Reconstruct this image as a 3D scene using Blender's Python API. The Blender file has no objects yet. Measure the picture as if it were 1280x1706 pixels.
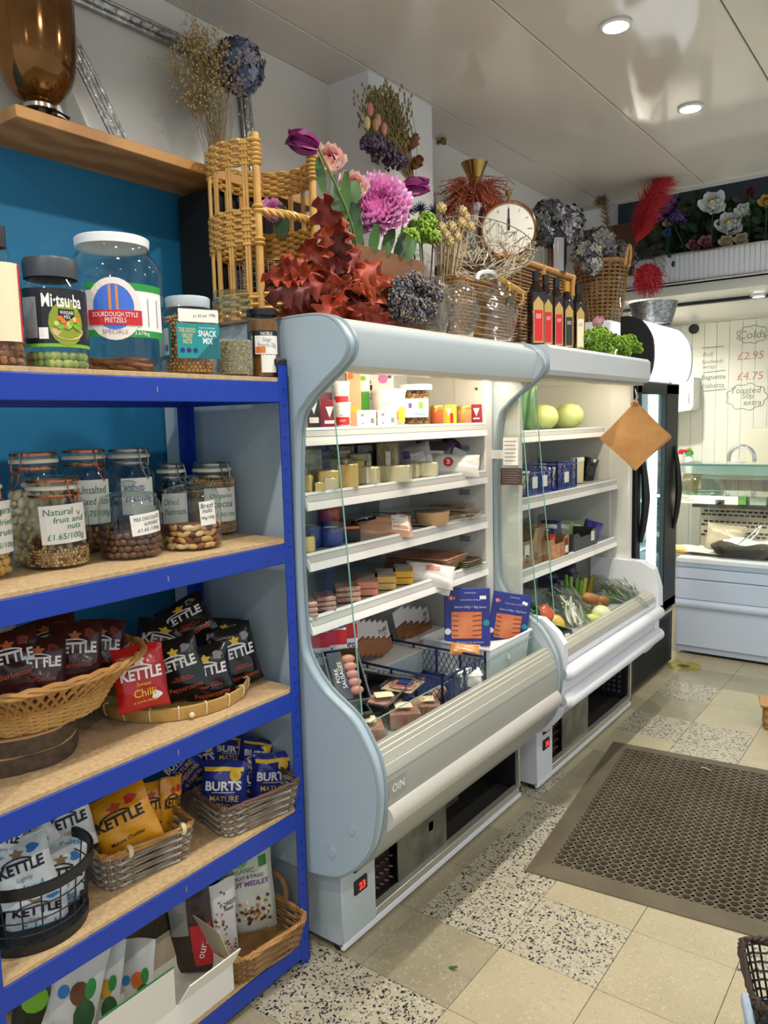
import bpy, math, random
from mathutils import Vector, Matrix, Euler
sin, cos, pi, sqrt = math.sin, math.cos, math.pi, math.sqrt
rnd = random.Random(7)
R = math.radians
scn = bpy.context.scene
col = scn.collection
# ------------------------------------------------------------------ camera
FPX, PX, PY = 1282.0, 640.0, 853.0
AX = Vector((0.80116384, 0.59792993, -0.02482546))     # camera right in world
DN = Vector((0.04923107, -0.10719366, -0.99301854))    # camera down
FW = Vector((-0.59641664, 0.79434836, -0.11531641))    # camera forward
EYE = Vector((0, 0, 1.61))
cam_d = bpy.data.cameras.new('camera'); cam = bpy.data.objects.new('camera', cam_d); col.objects.link(cam)
m = Matrix.Identity(4)
for i in range(3):
    m[i][0] = AX[i]; m[i][1] = -DN[i]; m[i][2] = -FW[i]; m[i][3] = EYE[i]
cam.matrix_world = m
cam_d.sensor_fit = 'VERTICAL'; cam_d.sensor_height = 24.0; cam_d.lens = FPX * 24.0 / 1706.0
cam_d.clip_start = 0.02; cam_d.clip_end = 60
scn.camera = cam
# ------------------------------------------------------------------ world and exposure
w = bpy.data.worlds.new('world'); scn.world = w; w.use_nodes = True
w.node_tree.nodes['Background'].inputs[0].default_value = (0.88, 0.94, 1.0, 1)
w.node_tree.nodes['Background'].inputs[1].default_value = 0.62
vs = scn.view_settings
vs.view_transform = 'Standard'; vs.look = 'None'; vs.gamma = 1.0; vs.use_curve_mapping = False
vs.exposure = 0.42
scn.cycles.transparent_max_bounces = 24

# ------------------------------------------------------------------ calibration helpers
def ray(px, py): return AX * (px - PX) + DN * (py - PY) + FW * FPX
def at(px, py, x=None, y=None, z=None):
    r = ray(px, py)
    if x is not None: t = (x - EYE.x) / r.x
    elif y is not None: t = (y - EYE.y) / r.y
    else: t = (z - EYE.z) / r.z
    return EYE + r * t
def mpp(p): return (Vector(p) - EYE).dot(FW) / FPX      # metres per photo pixel at a point

# ------------------------------------------------------------------ materials
def lin(c):
    if isinstance(c, str):
        c = c.lstrip('#'); c = tuple(int(c[i:i + 2], 16) / 255 for i in (0, 2, 4))
    return tuple((v / 12.92 if v <= 0.04045 else ((v + 0.055) / 1.055) ** 2.4) for v in c) + (1,)
MATS = {}
def mat(name, c, rough=0.5, metal=0.0, noise=None, c2=None, bump=None, emit=None, spec=None, coat=0, wave=None, sub=0):
    """noise=(scale, lo, hi): blends c to c2 by a noise ramp; bump=(scale, strength); wave=(scale, axis)"""
    if name in MATS: return MATS[name]
    mt = bpy.data.materials.new(name); mt.use_nodes = True
    nt = mt.node_tree; b = nt.nodes['Principled BSDF']
    b.inputs['Base Color'].default_value = lin(c); b.inputs['Roughness'].default_value = rough; b.inputs['Metallic'].default_value = metal
    if spec is not None: b.inputs['Specular IOR Level'].default_value = spec
    if coat: b.inputs['Coat Weight'].default_value = coat; b.inputs['Coat Roughness'].default_value = 0.08
    if sub: b.inputs['Subsurface Weight'].default_value = sub; b.inputs['Subsurface Radius'].default_value = (.02, .01, .006)
    L = nt.links.new
    tc = None
    def coord():
        nonlocal tc
        if tc is None: tc = nt.nodes.new('ShaderNodeTexCoord')
        return tc.outputs['Object']
    if noise or wave:
        if wave:
            n = nt.nodes.new('ShaderNodeTexWave'); n.inputs['Scale'].default_value = wave[0]; n.bands_direction = wave[1]
            n.inputs['Distortion'].default_value = wave[2] if len(wave) > 2 else 2; n.inputs['Detail'].default_value = 3; lo, hi = .1, .9
            n.inputs['Detail Scale'].default_value = 1.5
        else:
            n = nt.nodes.new('ShaderNodeTexNoise'); n.inputs['Scale'].default_value = noise[0]; n.inputs['Detail'].default_value = 4; lo, hi = noise[1], noise[2]
        L(coord(), n.inputs['Vector'])
        rp = nt.nodes.new('ShaderNodeValToRGB'); rp.color_ramp.elements[0].position = lo; rp.color_ramp.elements[1].position = hi
        rp.color_ramp.elements[0].color = lin(c); rp.color_ramp.elements[1].color = lin(c2)
        L(n.outputs[1 if wave else 0], rp.inputs[0]); L(rp.outputs[0], b.inputs['Base Color'])
    if bump:
        n2 = nt.nodes.new('ShaderNodeTexNoise'); n2.inputs['Scale'].default_value = bump[0]; n2.inputs['Detail'].default_value = 3
        L(coord(), n2.inputs['Vector'])
        bp = nt.nodes.new('ShaderNodeBump'); bp.inputs['Strength'].default_value = bump[1]; bp.inputs['Distance'].default_value = 0.01
        L(n2.outputs[0], bp.inputs['Height']); L(bp.outputs[0], b.inputs['Normal'])
    if emit: b.inputs['Emission Color'].default_value = lin(emit[0]); b.inputs['Emission Strength'].default_value = emit[1]
    MATS[name] = mt
    return mt
def glass(name, tint='#f4faf8', rough=0.02, ior=1.45, bump=None, gain=1.0):
    """thin clear glass: transparent with fresnel reflection, lets light through"""
    if name in MATS: return MATS[name]
    mt = bpy.data.materials.new(name); mt.use_nodes = True; nt = mt.node_tree
    for n in list(nt.nodes): nt.nodes.remove(n)
    o = nt.nodes.new('ShaderNodeOutputMaterial'); mx = nt.nodes.new('ShaderNodeMixShader')
    tr = nt.nodes.new('ShaderNodeBsdfTransparent'); tr.inputs[0].default_value = lin(tint)
    gl = nt.nodes.new('ShaderNodeBsdfGlossy'); gl.inputs[0].default_value = (1, 1, 1, 1); gl.inputs['Roughness'].default_value = rough
    fr = nt.nodes.new('ShaderNodeFresnel'); fr.inputs[0].default_value = ior
    L = nt.links.new
    ge = nt.nodes.new('ShaderNodeNewGeometry'); mr = nt.nodes.new('ShaderNodeMapRange'); mr.inputs[3].default_value = ior; mr.inputs[4].default_value = 1 / ior
    L(ge.outputs['Backfacing'], mr.inputs[0]); L(mr.outputs[0], fr.inputs[0])      # same reflection on both faces of the pane
    if gain != 1:
        mu = nt.nodes.new('ShaderNodeMath'); mu.operation = 'MULTIPLY'; mu.inputs[1].default_value = gain; mu.use_clamp = True
        L(fr.outputs[0], mu.inputs[0]); L(mu.outputs[0], mx.inputs[0])
    else: L(fr.outputs[0], mx.inputs[0])
    L(tr.outputs[0], mx.inputs[1]); L(gl.outputs[0], mx.inputs[2]); L(mx.outputs[0], o.inputs[0])
    if bump:
        tcn = nt.nodes.new('ShaderNodeTexCoord'); n2 = nt.nodes.new('ShaderNodeTexNoise'); n2.inputs['Scale'].default_value = bump[0]
        bp = nt.nodes.new('ShaderNodeBump'); bp.inputs['Strength'].default_value = bump[1]; bp.inputs['Distance'].default_value = .01
        L(tcn.outputs['Object'], n2.inputs['Vector']); L(n2.outputs[0], bp.inputs['Height']); L(bp.outputs[0], gl.inputs['Normal']); L(bp.outputs[0], fr.inputs['Normal'])
    MATS[name] = mt
    return mt
def terrazzo(name, base, chips, scale, thresh, base2):
    if name in MATS: return MATS[name]
    mt = mat(name, base, .32, noise=(3, .3, .7), c2=base2)
    nt = mt.node_tree; L = nt.links.new; b = nt.nodes['Principled BSDF']
    base_link = b.inputs['Base Color'].links[0].from_socket
    tcn = nt.nodes.new('ShaderNodeTexCoord'); prev = base_link
    for k, (cc, sc, th) in enumerate(zip(chips, scale, thresh)):
        geo = nt.nodes.new('ShaderNodeNewGeometry'); mp = nt.nodes.new('ShaderNodeMapping'); mp.inputs['Location'].default_value = (k * 3.7, k * 1.3, 0.5)
        L(geo.outputs['Position'], mp.inputs[0])
        dn = nt.nodes.new('ShaderNodeTexNoise'); dn.inputs['Scale'].default_value = sc * .8; L(mp.outputs[0], dn.inputs['Vector'])
        ad = nt.nodes.new('ShaderNodeVectorMath'); ad.operation = 'MULTIPLY_ADD'; ad.inputs[1].default_value = (.018, .018, 0); L(dn.outputs[1], ad.inputs[0]); L(mp.outputs[0], ad.inputs[2])
        v = nt.nodes.new('ShaderNodeTexVoronoi'); v.inputs['Scale'].default_value = sc; L(ad.outputs[0], v.inputs['Vector'])
        # cell colour decides whether a chip is dark; distance keeps it inside the cell
        sp = nt.nodes.new('ShaderNodeSeparateColor'); L(v.outputs['Color'], sp.inputs[0])
        m1 = nt.nodes.new('ShaderNodeMath'); m1.operation = 'LESS_THAN'; m1.inputs[1].default_value = th; L(sp.outputs[0], m1.inputs[0])
        m2 = nt.nodes.new('ShaderNodeMath'); m2.operation = 'LESS_THAN'; m2.inputs[1].default_value = .42; L(v.outputs['Distance'], m2.inputs[0])
        m3 = nt.nodes.new('ShaderNodeMath'); m3.operation = 'MULTIPLY'; L(m1.outputs[0], m3.inputs[0]); L(m2.outputs[0], m3.inputs[1])
        mx = nt.nodes.new('ShaderNodeMix'); mx.data_type = 'RGBA'; L(m3.outputs[0], mx.inputs[0]); L(prev, mx.inputs[6]); mx.inputs[7].default_value = lin(cc)
        prev = mx.outputs[2]
    L(prev, b.inputs['Base Color'])
    return mt

# ------------------------------------------------------------------ mesh builder
class MB:
    def __init__(s): s.v = []; s.f = []; s.mi = []; s.m = 0
    def add(s, vs_, fs_):
        s.mi += [s.m] * len(fs_); n = len(s.v); s.v += [tuple(v) for v in vs_]; s.f += [tuple(i + n for i in f) for f in fs_]; return s
    def join(s, o, M=None):
        return s.add([M @ Vector(v) for v in o.v] if M else o.v, o.f)
    def box(s, c, d, ch=0.0, M=None):
        hx, hy, hz = d[0] / 2, d[1] / 2, d[2] / 2
        if ch <= 0:
            vs_ = [(x, y, z) for z in (-hz, hz) for y in (-hy, hy) for x in (-hx, hx)]
            fs_ = [(0, 2, 3, 1), (4, 5, 7, 6), (0, 1, 5, 4), (2, 6, 7, 3), (0, 4, 6, 2), (1, 3, 7, 5)]
        else:
            ch = min(ch, hx * .95, hy * .95, hz * .95); vs_ = []; idx = {}
            for sx in (-1, 1):
                for sy in (-1, 1):
                    for sz in (-1, 1):
                        for a in range(3):
                            p = [sx * (hx - ch), sy * (hy - ch), sz * (hz - ch)]; p[a] += (sx, sy, sz)[a] * ch
                            idx[sx, sy, sz, a] = len(vs_); vs_.append(tuple(p))
            fs_ = []
            for a in range(3):
                b_, c_ = (a + 1) % 3, (a + 2) % 3
                for sg in (-1, 1):
                    q = []
                    for (u, v_) in ((-1, -1), (1, -1), (1, 1), (-1, 1)):
                        k = [0, 0, 0]; k[a] = sg; k[b_] = u; k[c_] = v_; q.append(idx[k[0], k[1], k[2], a])
                    fs_.append(tuple(q if sg > 0 else q[::-1]))
                for u in (-1, 1):
                    for v_ in (-1, 1):
                        k0 = [0, 0, 0]; k1 = [0, 0, 0]; k0[a] = -1; k1[a] = 1
                        for k in (k0, k1): k[b_] = u; k[c_] = v_
                        q = [idx[(*k0, b_)], idx[(*k1, b_)], idx[(*k1, c_)], idx[(*k0, c_)]]
                        fs_.append(tuple(q if u * v_ < 0 else q[::-1]))
            for sx in (-1, 1):
                for sy in (-1, 1):
                    for sz in (-1, 1):
                        q = [idx[sx, sy, sz, a] for a in range(3)]
                        fs_.append(tuple(q if sx * sy * sz > 0 else q[::-1]))
        T = Matrix.Translation(c)
        if M: T = T @ M
        return s.add([T @ Vector(v) for v in vs_], fs_)
    def prism(s, poly, a, b, ax='y'):
        """poly of (p,q): ax y -> (x,z); ax x -> (y,z); ax z -> (x,y)"""
        def P(p, q, t): return {'y': (p, t, q), 'x': (t, p, q), 'z': (p, q, t)}[ax]
        n = len(poly); vs_ = [P(p, q, a) for p, q in poly] + [P(p, q, b) for p, q in poly]
        fs_ = [tuple(range(n)), tuple(range(2 * n - 1, n - 1, -1))] + [(i, i + n, (i + 1) % n + n, (i + 1) % n) for i in range(n)]
        return s.add(vs_, fs_)
    def lathe(s, prof, n=20, c=(0, 0, 0), M=None, cap=True):
        vs_ = []; fs_ = []
        for r, z in prof:
            for i in range(n):
                a = 2 * pi * i / n; vs_.append((r * cos(a), r * sin(a), z))
        for j in range(len(prof) - 1):
            for i in range(n):
                k = (i + 1) % n; fs_.append((j * n + i, j * n + k, (j + 1) * n + k, (j + 1) * n + i))
        if cap:
            if prof[0][0] > 1e-5: fs_.append(tuple(range(n - 1, -1, -1)))
            if prof[-1][0] > 1e-5: fs_.append(tuple((len(prof) - 1) * n + i for i in range(n)))
        T = Matrix.Translation(c)
        if M: T = T @ M
        return s.add([T @ Vector(v) for v in vs_], fs_)
    def tube(s, pts, r, n=6, closed=False):
        pts = [Vector(p) for p in pts]; N = len(pts)
        rs = r if isinstance(r, (list, tuple)) else [r] * N
        vs_ = []; fs_ = []; up = None
        for i, p in enumerate(pts):
            t = (pts[(i + 1) % N] - pts[i - 1]) if closed else (pts[min(i + 1, N - 1)] - pts[max(i - 1, 0)])
            if t.length < 1e-9: t = Vector((0, 0, 1))
            t.normalize()
            if up is None: up = Vector((0, 0, 1)) if abs(t.z) < .9 else Vector((1, 0, 0))
            a = t.cross(up)
            if a.length < 1e-6: a = t.orthogonal()
            a.normalize(); b_ = a.cross(t); up = b_
            for k in range(n):
                an = 2 * pi * k / n; vs_.append(p + (a * cos(an) + b_ * sin(an)) * rs[i])
        for i in range(N if closed else N - 1):
            j = (i + 1) % N
            for k in range(n):
                l = (k + 1) % n; fs_.append((i * n + k, i * n + l, j * n + l, j * n + k))
        if not closed: fs_ += [tuple(range(n - 1, -1, -1)), tuple((N - 1) * n + k for k in range(n))]
        return s.add(vs_, fs_)
    def grid(s, fn, nu, nv, wu=False):
        vs_ = [fn(i / (nu if wu else nu - 1), j / (nv - 1)) for j in range(nv) for i in range(nu)]
        fs_ = []
        for j in range(nv - 1):
            for i in range(nu if wu else nu - 1):
                k = (i + 1) % nu; fs_.append((j * nu + i, j * nu + k, (j + 1) * nu + k, (j + 1) * nu + i))
        return s.add(vs_, fs_)
    def ball(s, c, r, nu=8, nv=5, M=None):
        if not isinstance(r, (tuple, list)): r = (r, r, r)
        vs_ = [(0, 0, -r[2])]; fs_ = []
        for j in range(1, nv):
            ph = -pi / 2 + pi * j / nv
            for i in range(nu):
                a = 2 * pi * i / nu; vs_.append((r[0] * cos(ph) * cos(a), r[1] * cos(ph) * sin(a), r[2] * sin(ph)))
        vs_.append((0, 0, r[2])); t = len(vs_) - 1
        for i in range(nu):
            k = (i + 1) % nu; fs_.append((0, 1 + k, 1 + i)); fs_.append((t, 1 + (nv - 2) * nu + i, 1 + (nv - 2) * nu + k))
            for j in range(nv - 2): fs_.append((1 + j * nu + i, 1 + j * nu + k, 1 + (j + 1) * nu + k, 1 + (j + 1) * nu + i))
        T = Matrix.Translation(c)
        if M: T = T @ M
        return s.add([T @ Vector(v) for v in vs_], fs_)
    def mesh(s, name, mt=None, smooth=40):
        me = bpy.data.meshes.new(name); me.from_pydata(s.v, [], s.f); me.update()
        for x in (mt if isinstance(mt, (list, tuple)) else [mt]): me.materials.append(x)
        if any(s.mi): me.polygons.foreach_set('material_index', s.mi)
        if smooth:
            me.shade_smooth()
            try: me.set_sharp_from_angle(angle=R(smooth))
            except Exception: pass
        return me
    def ob(s, name, mt, parent=None, smooth=40, loc=None, rot=None, kind=None):
        return mk(name, s.mesh(name, mt, smooth), parent, loc, rot, kind)
KIDS = {}
def mk(name, me, parent=None, loc=None, rot=None, kind=None):
    o = bpy.data.objects.new(name, me); col.objects.link(o)
    if parent: o.parent = parent; KIDS.setdefault(parent.name, []).append(o)
    if loc is not None: o.location = loc
    if rot is not None: o.rotation_euler = rot
    if kind: o['kind'] = kind
    return o
def tag(o, label, cat, group=None):
    o['label'] = label; o['category'] = cat
    if group: o['group'] = group
    return o
def thing(name, label, cat, loc=(0, 0, 0), rot=(0, 0, 0), group=None):
    o = bpy.data.objects.new(name, None); col.objects.link(o); o.location = loc; o.rotation_euler = rot; o.empty_display_size = .05
    return tag(o, label, cat, group)
def struct(o): o['kind'] = 'structure'; return o
def dup(root, loc=None, rot=None, label=None, group=None, scale=None):
    def cp(o, par):
        c = o.copy(); col.objects.link(c); c.parent = par
        if par: KIDS.setdefault(par.name, []).append(c)
        for ch in list(KIDS.get(o.name, [])): cp(ch, c)
        return c
    r = cp(root, None)
    if loc is not None: r.location = loc
    if rot is not None: r.rotation_euler = rot
    if scale: r.scale = (scale,) * 3 if not isinstance(scale, tuple) else scale
    if label: r['label'] = label
    if group: r['group'] = group
    return r
def crom(pts, k=4, closed=False):
    """Catmull-Rom smoothing of a point list"""
    P = [Vector(p) for p in pts]; n = len(P); out = []
    for i in range(n if closed else n - 1):
        p0, p1, p2, p3 = (P[(i - 1) % n], P[i], P[(i + 1) % n], P[(i + 2) % n]) if closed else (P[max(i - 1, 0)], P[i], P[i + 1], P[min(i + 2, n - 1)])
        for j in range(k):
            t = j / k
            out.append(0.5 * ((2 * p1) + (p2 - p0) * t + (2 * p0 - 5 * p1 + 4 * p2 - p3) * t * t + (3 * p1 - p0 - 3 * p2 + p3) * t ** 3))
    if not closed: out.append(P[-1].copy())
    return [tuple(p) for p in out]

# ------------------------------------------------------------------ lettering
_TX = {}
def text2d(s, size=1.0, bold=0.0, shear=0.0, cw=1.0):
    k = (s, bold, shear, cw)
    if k not in _TX:
        cu = bpy.data.curves.new('lettering', 'FONT'); cu.body = s; cu.size = 1; cu.align_x = 'CENTER'; cu.align_y = 'CENTER'
        cu.offset = bold; cu.shear = shear; cu.resolution_u = 2; cu.space_line = .85
        o = bpy.data.objects.new('lettering', cu); me = o.to_mesh()
        vs_ = [(v.co.x * cw, v.co.y) for v in me.vertices]; fs_ = [tuple(p.vertices) for p in me.polygons]
        o.to_mesh_clear(); bpy.data.objects.remove(o); bpy.data.curves.remove(cu)
        xs = [v[0] for v in vs_] or [0]; ys = [v[1] for v in vs_] or [0]; cx, cy = (min(xs) + max(xs)) / 2, (min(ys) + max(ys)) / 2
        _TX[k] = ([(x - cx, y - cy) for x, y in vs_], fs_, max(xs) - min(xs), max(ys) - min(ys))
    v, f, w_, h_ = _TX[k]
    return [(x * size, y * size) for x, y in v], f, w_ * size, h_ * size
def fitted(s, width=None, height=None, **k):
    v, f, w_, h_ = text2d(s, 1.0, **k)
    a = width / w_ if width else height / h_
    b_ = height / h_ if height else a
    return [(x * a, y * b_) for x, y in v], f
def decal(parent, name, mt, shape, fn, off=(0, 0), rot=0.0):
    """put a flat 2-D shape (verts, faces) on a surface map fn(u, v) -> 3-D"""
    v, f = shape; c_, s_ = cos(rot), sin(rot)
    pts = [fn(x * c_ - y * s_ + off[0], x * s_ + y * c_ + off[1]) for x, y in v]
    return MB().add(pts, f).ob(name, mt, parent, smooth=0)
def rect2(w_, h_, nx=6, ny=2):
    vs_ = [(w_ * (i / nx - .5), h_ * (j / ny - .5)) for j in range(ny + 1) for i in range(nx + 1)]
    fs_ = [(j * (nx + 1) + i, j * (nx + 1) + i + 1, (j + 1) * (nx + 1) + i + 1, (j + 1) * (nx + 1) + i) for j in range(ny) for i in range(nx)]
    return vs_, fs_
def disc2(rx, ry=None, n=16):
    ry = ry or rx
    vs_ = [(0, 0)] + [(rx * k * cos(2 * pi * i / n), ry * k * sin(2 * pi * i / n)) for k in (.5, 1) for i in range(n)]
    fs_ = [(0, 1 + i, 1 + (i + 1) % n) for i in range(n)] + [(1 + i, 1 + n + i, 1 + n + (i + 1) % n, 1 + (i + 1) % n) for i in range(n)]
    return vs_, fs_
def poly2(pts): return list(pts), [tuple(range(len(pts)))]
def flat(y=0.0, z0=0.0, x0=0.0): return lambda u, v: (u + x0, y, v + z0)            # facing local -Y
def cyl(r, z0=0.0, a0=0.0): return lambda u, v: (r * sin(u / r + a0), -r * cos(u / r + a0), v + z0)

INK = mat('ink_black', '#16161a', .6); INKG = mat('ink_green', '#1c7a57', .6); INKR = mat('ink_red', '#b8352c', .6); INKB = mat('ink_blue', '#2a3f9a', .6)
WHITE = mat('print_white', '#f2f1ee', .5); PAPER = mat('paper_white', '#eceae2', .7); YEL = mat('print_yellow', '#f0c53a', .5)
RED = mat('print_red', '#c8232c', .5); ORANGE = mat('print_orange', '#e0742a', .5); GREEN = mat('print_green', '#2f8f3c', .5); TEAL = mat('print_teal', '#1c8d92', .5)
PINK = mat('print_pink', '#d978b6', .5); PURPLE = mat('print_purple', '#7a3f9a', .5); SKY = mat('print_sky', '#2f7fc8', .5); NAVY = mat('print_navy', '#22306e', .45)
LIME = mat('print_lime', '#79b829', .5); CREAM = mat('print_cream', '#efe2bd', .6); BROWN = mat('print_brown', '#6b4425', .6); GREY = mat('print_grey', '#8b8d90', .5); BLACK = mat('print_black', '#141416', .45)
# ================================================================== lights of the room
DOWN = [(-1.03, y) for y in (-1.0, 0.0, .94, 1.86, 2.78, 3.70)] + [(0.6, y) for y in (-1.0, .4, 1.9, 3.4)]
CEIL = 2.96
# ================================================================== the setting
WX = -2.10
M_white = mat('wall_white_paint', '#e4e0d6', .7, noise=(2.5, .35, .75), c2='#dad6cc')
M_blue = mat('wall_blue_paint', '#12719c', .62, noise=(6, .3, .8), c2='#0f6a94', bump=(180, .08))
M_ceil = mat('ceiling_gloss_panel', '#dcd6ce', .08, noise=(1.2, .3, .7), c2='#d4cfc8')
M_navy = mat('wall_dark_navy', '#1a242d', .6)
def wallbox(name, x0, x1, y0, y1, z0, z1, m, parent=None):
    o = MB().box(((x0 + x1) / 2, (y0 + y1) / 2, (z0 + z1) / 2), (x1 - x0, y1 - y0, z1 - z0)).ob(name, m, parent, 0)
    return struct(o) if parent is None else o
wl = wallbox('wall_left', WX - .12, WX, -1.2, 7.1, 0, 3.7, M_white)
wallbox('blue_paint', WX, WX + .004, -1.2, 2.06, 0, 2.37, M_blue, wl)
wallbox('pillar', WX, -1.90, 2.50, 2.946, 0, CEIL, mat('pillar_white', '#e6e6e4', .55), wl)
wallbox('wall_far_header', WX, 2.4, 5.75, 5.80, 2.38, 3.7, M_navy)
wallbox('wall_kitchen', WX, 2.4, 7.0, 7.08, 0, 2.5, mat('kitchen_board_white', '#dfe0d2', .25))
# grooved kitchen panels
kw = bpy.data.objects['wall_kitchen']
gm = mat('kitchen_panel', '#dfe0d2', .22)
pm = MB().box((0, 0, 0), (.0985, .012, 2.36), .0015).mesh('wall_panel', gm)
for i in range(44): mk('wall_panel', pm, kw, (-2.04 + .1 * i, 6.992, 1.2))
wallbox('ceiling_kitchen', WX, 2.4, 5.36, 7.0, 2.40, 2.46, mat('kitchen_ceiling', '#e4e2da', .2))
# ceiling of wide glossy panels
ce = wallbox('ceiling', WX, 2.4, -1.2, 4.97, CEIL + .03, CEIL + .1, M_white)
xs = [WX, -1.889, -1.289, -.705, -.105, .495, 1.095, 1.695, 2.4]
for i in range(8):
    MB().box(((xs[i] + xs[i + 1]) / 2, 1.885, CEIL + .015), (xs[i + 1] - xs[i] - .004, 6.17, .03), .003).ob('ceiling_panel', M_ceil, ce, 30)
wallbox('trim_1', WX, 2.4, 4.955, 4.985, CEIL - .012, CEIL + .03, mat('ceiling_edge_trim', '#c9cbca', .3))
wallbox('ceiling_void', WX, 2.4, 4.97, 5.8, 3.66, 3.7, M_navy)
wallbox('wall_wood_panel', WX, -1.73, 5.00, 5.04, 2.5, 2.83, mat('dark_wood_board', '#6b4630', .5, noise=(5, .3, .7), c2='#573724'))
# floor of square terrazzo tiles
fl = struct(MB().box((.1, 2.5, -.03), (4.6, 9.2, .03)).ob('floor', mat('floor_grout', '#a0967c', .8), None, 0))
T_lt = terrazzo('terrazzo_light', '#bdb191', ['#b3aa90', '#9b9480', '#c4b99b'], [150, 210, 120], [.20, .14, .2], '#b0a483')
T_md = terrazzo('terrazzo_grey', '#a59b7f', ['#9a947f', '#82807a', '#b0a68a'], [130, 180, 110], [.26, .2, .25], '#978d72')
T_dk = terrazzo('terrazzo_dark', '#b9b096', ['#6e6b62', '#24252a', '#35363a', '#cdc4ac'], [120, 88, 130, 100], [.32, .28, .24, .15], '#b5ad98')
TS = .305; tb = MB().box((0, 0, 0), (TS - .0016, TS - .0016, .015), .0012)
tms = {k: tb.mesh('floor_tile', m_, 0) for k, m_ in (('l', T_lt), ('m', T_md), ('d', T_dk))}
darkset = {(0, 1), (1, 1), (0, 2), (0, 3), (0, -1), (-1, 4), (0, 7), (1, 7), (1, 6), (0, 9), (-1, -1), (2, 4), (3, 2), (3, -1), (4, 5), (2, 9)}
greyset = {(0, 0), (-1, 0), (-1, 1), (0, 4), (-1, 2), (0, 5), (0, 10), (1, 10), (0, 8), (-1, -2), (0, -2), (2, 10)}
for i in range(-2, 12):
    for j in range(-3, 12):
        k = 'd' if (i, j) in darkset else 'm' if (i, j) in greyset else 'l'
        mk('floor_tile', tms[k], fl, (-1.365 + TS * (i + .5), 1.645 + TS * (j + .5), -.0075 + rnd.uniform(-.0003, .0003)))
# ------------------------------------------------------------------ recessed downlights
gl_on = mat('lamp_glow', '#fff6e8', .5, emit=('#fff3e2', 30))
M_chrome = mat('chrome', '#d6d8da', .12, 1)
def downlight(x, y, z, label, power, colr=(1, .95, .88)):
    t = thing('ceiling_downlight', label, 'light', (x, y, z), group='recessed ceiling downlights')
    MB().lathe([(.052, 0), (.056, -.006), (.044, -.010), (.040, -.002), (.040, .0)], 24, cap=False).ob('trim_ring', mat('lamp_ring', '#e9e9e6', .3), t)
    MB().lathe([(.0001, -.004), (.036, -.004), (.040, -.001)], 24, cap=False).ob('lens', gl_on, t)
    ld = bpy.data.lights.new('downlight', 'AREA'); ld.shape = 'DISK'; ld.size = .075; ld.energy = power; ld.color = colr
    ld.spread = R(150)
    lo = bpy.data.objects.new('downlight_lamp', ld); col.objects.link(lo); lo.parent = t; lo.location = (0, 0, -.015)
DP = 7.0
for i, (x, y) in enumerate(DOWN):
    lb = {2.78: 'bright round downlight in the glossy ceiling, the nearer of the two in view', 3.70: 'round downlight in the glossy ceiling, the one nearer the serving counter'}.get(y, 'round downlight in the ceiling out of view') if x < 0 else 'round downlight in the ceiling out of view'
    downlight(x, y, CEIL, lb, DP)
kp = at(1265, 491, z=2.40)
downlight(kp.x, kp.y, 2.40, 'round downlight in the kitchen ceiling behind the serving counter', 16)
downlight(-1.9, 6.2, 2.40, 'round downlight in the kitchen ceiling out of view', 14)
# ================================================================== blue storage rack
M_rb = mat('rack_blue_enamel', '#0d3aa8', .38, noise=(40, .3, .8), c2='#0c36a0')
M_rb2 = mat('rack_blue_dark', '#0a2c86', .4)
M_chip = mat('chipboard', '#c9ad82', .75, noise=(90, .35, .7), c2='#b3946a', bump=(160, .12))
RX1, RX0, RY0, RY1 = -1.505, -1.945, .640, 1.575
RZ = [1.740, 1.292, .857, .497, .088]
rack = thing('storage_rack', 'tall blue boltless steel rack with five chipboard shelves along the blue wall', 'shelving', ((RX0 + RX1) / 2, (RY0 + RY1) / 2, 0))
rc = rack.location.copy()
def loc_(mb): mb.v = [tuple(Vector(v) - rc) for v in mb.v]; return mb
for (x, sx) in ((RX1, -1), (RX0, 1)):
    for (y, sy) in ((RY0, 1), (RY1, -1)):
        p = MB().box((x + sx * .018, y + sy * .001, .89), (.036, .002, 1.78)).box((x + sx * .001, y + sy * .018, .89), (.002, .036, 1.78))
        po = loc_(p).ob('post', M_rb, rack, 0)
        loc_(MB().box((x + sx * .018, y + sy * .018, 1.782), (.04, .04, .02), .004)).ob('end_cap', mat('rack_cap_black', '#1b1d22', .5), po)
        if sx < 0 and sy < 0:
            q = MB()
            for k in range(38): q.box((RX1 + .0005, y - .018, .08 + k * .044), (.002, .010, .0035)); q.box((x - .018, y + .0005, .08 + k * .044), (.010, .002, .0035))
            loc_(q).ob('slot_row', M_rb2, po, 0, kind='stuff')
for z in RZ:
    for x in (RX1 - .003, RX0 + .003):
        b = loc_(MB().box((x, (RY0 + RY1) / 2, z - .040), (.005, RY1 - RY0 - .03, .056), .002)).ob('beam', M_rb, rack)
        if x > -1.7: loc_(MB().box((x + .003, (RY0 + RY1) / 2 + .03, z - .040), (.001, .004, .014))).ob('rivet', mat('rivet_steel', '#8796b8', .3, .8), b)
    for y in (RY0 + .012, RY1 - .012):
        loc_(MB().box(((RX0 + RX1) / 2, y, z - .040), (RX1 - RX0 - .04, .005, .056), .002)).ob('side_beam', M_rb, rack)
    loc_(MB().box(((RX0 + RX1) / 2, (RY0 + RY1) / 2, z - .006), (RX1 - RX0 - .008, RY1 - RY0 - .03, .012), .001)).ob('shelf_board', M_chip, rack)
# ================================================================== oak wall shelf
M_oak = mat('oak_plank', '#c08d4e', .45, wave=(3, 'X', 6), c2='#a87338')
ws = MB().box((-1.985, 1.60, 2.384), (.226, 1.10, .030), .002).ob('wall_shelf', M_oak)
tag(ws, 'oak plank wall shelf above the blue wall holding vases', 'shelf')
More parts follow.
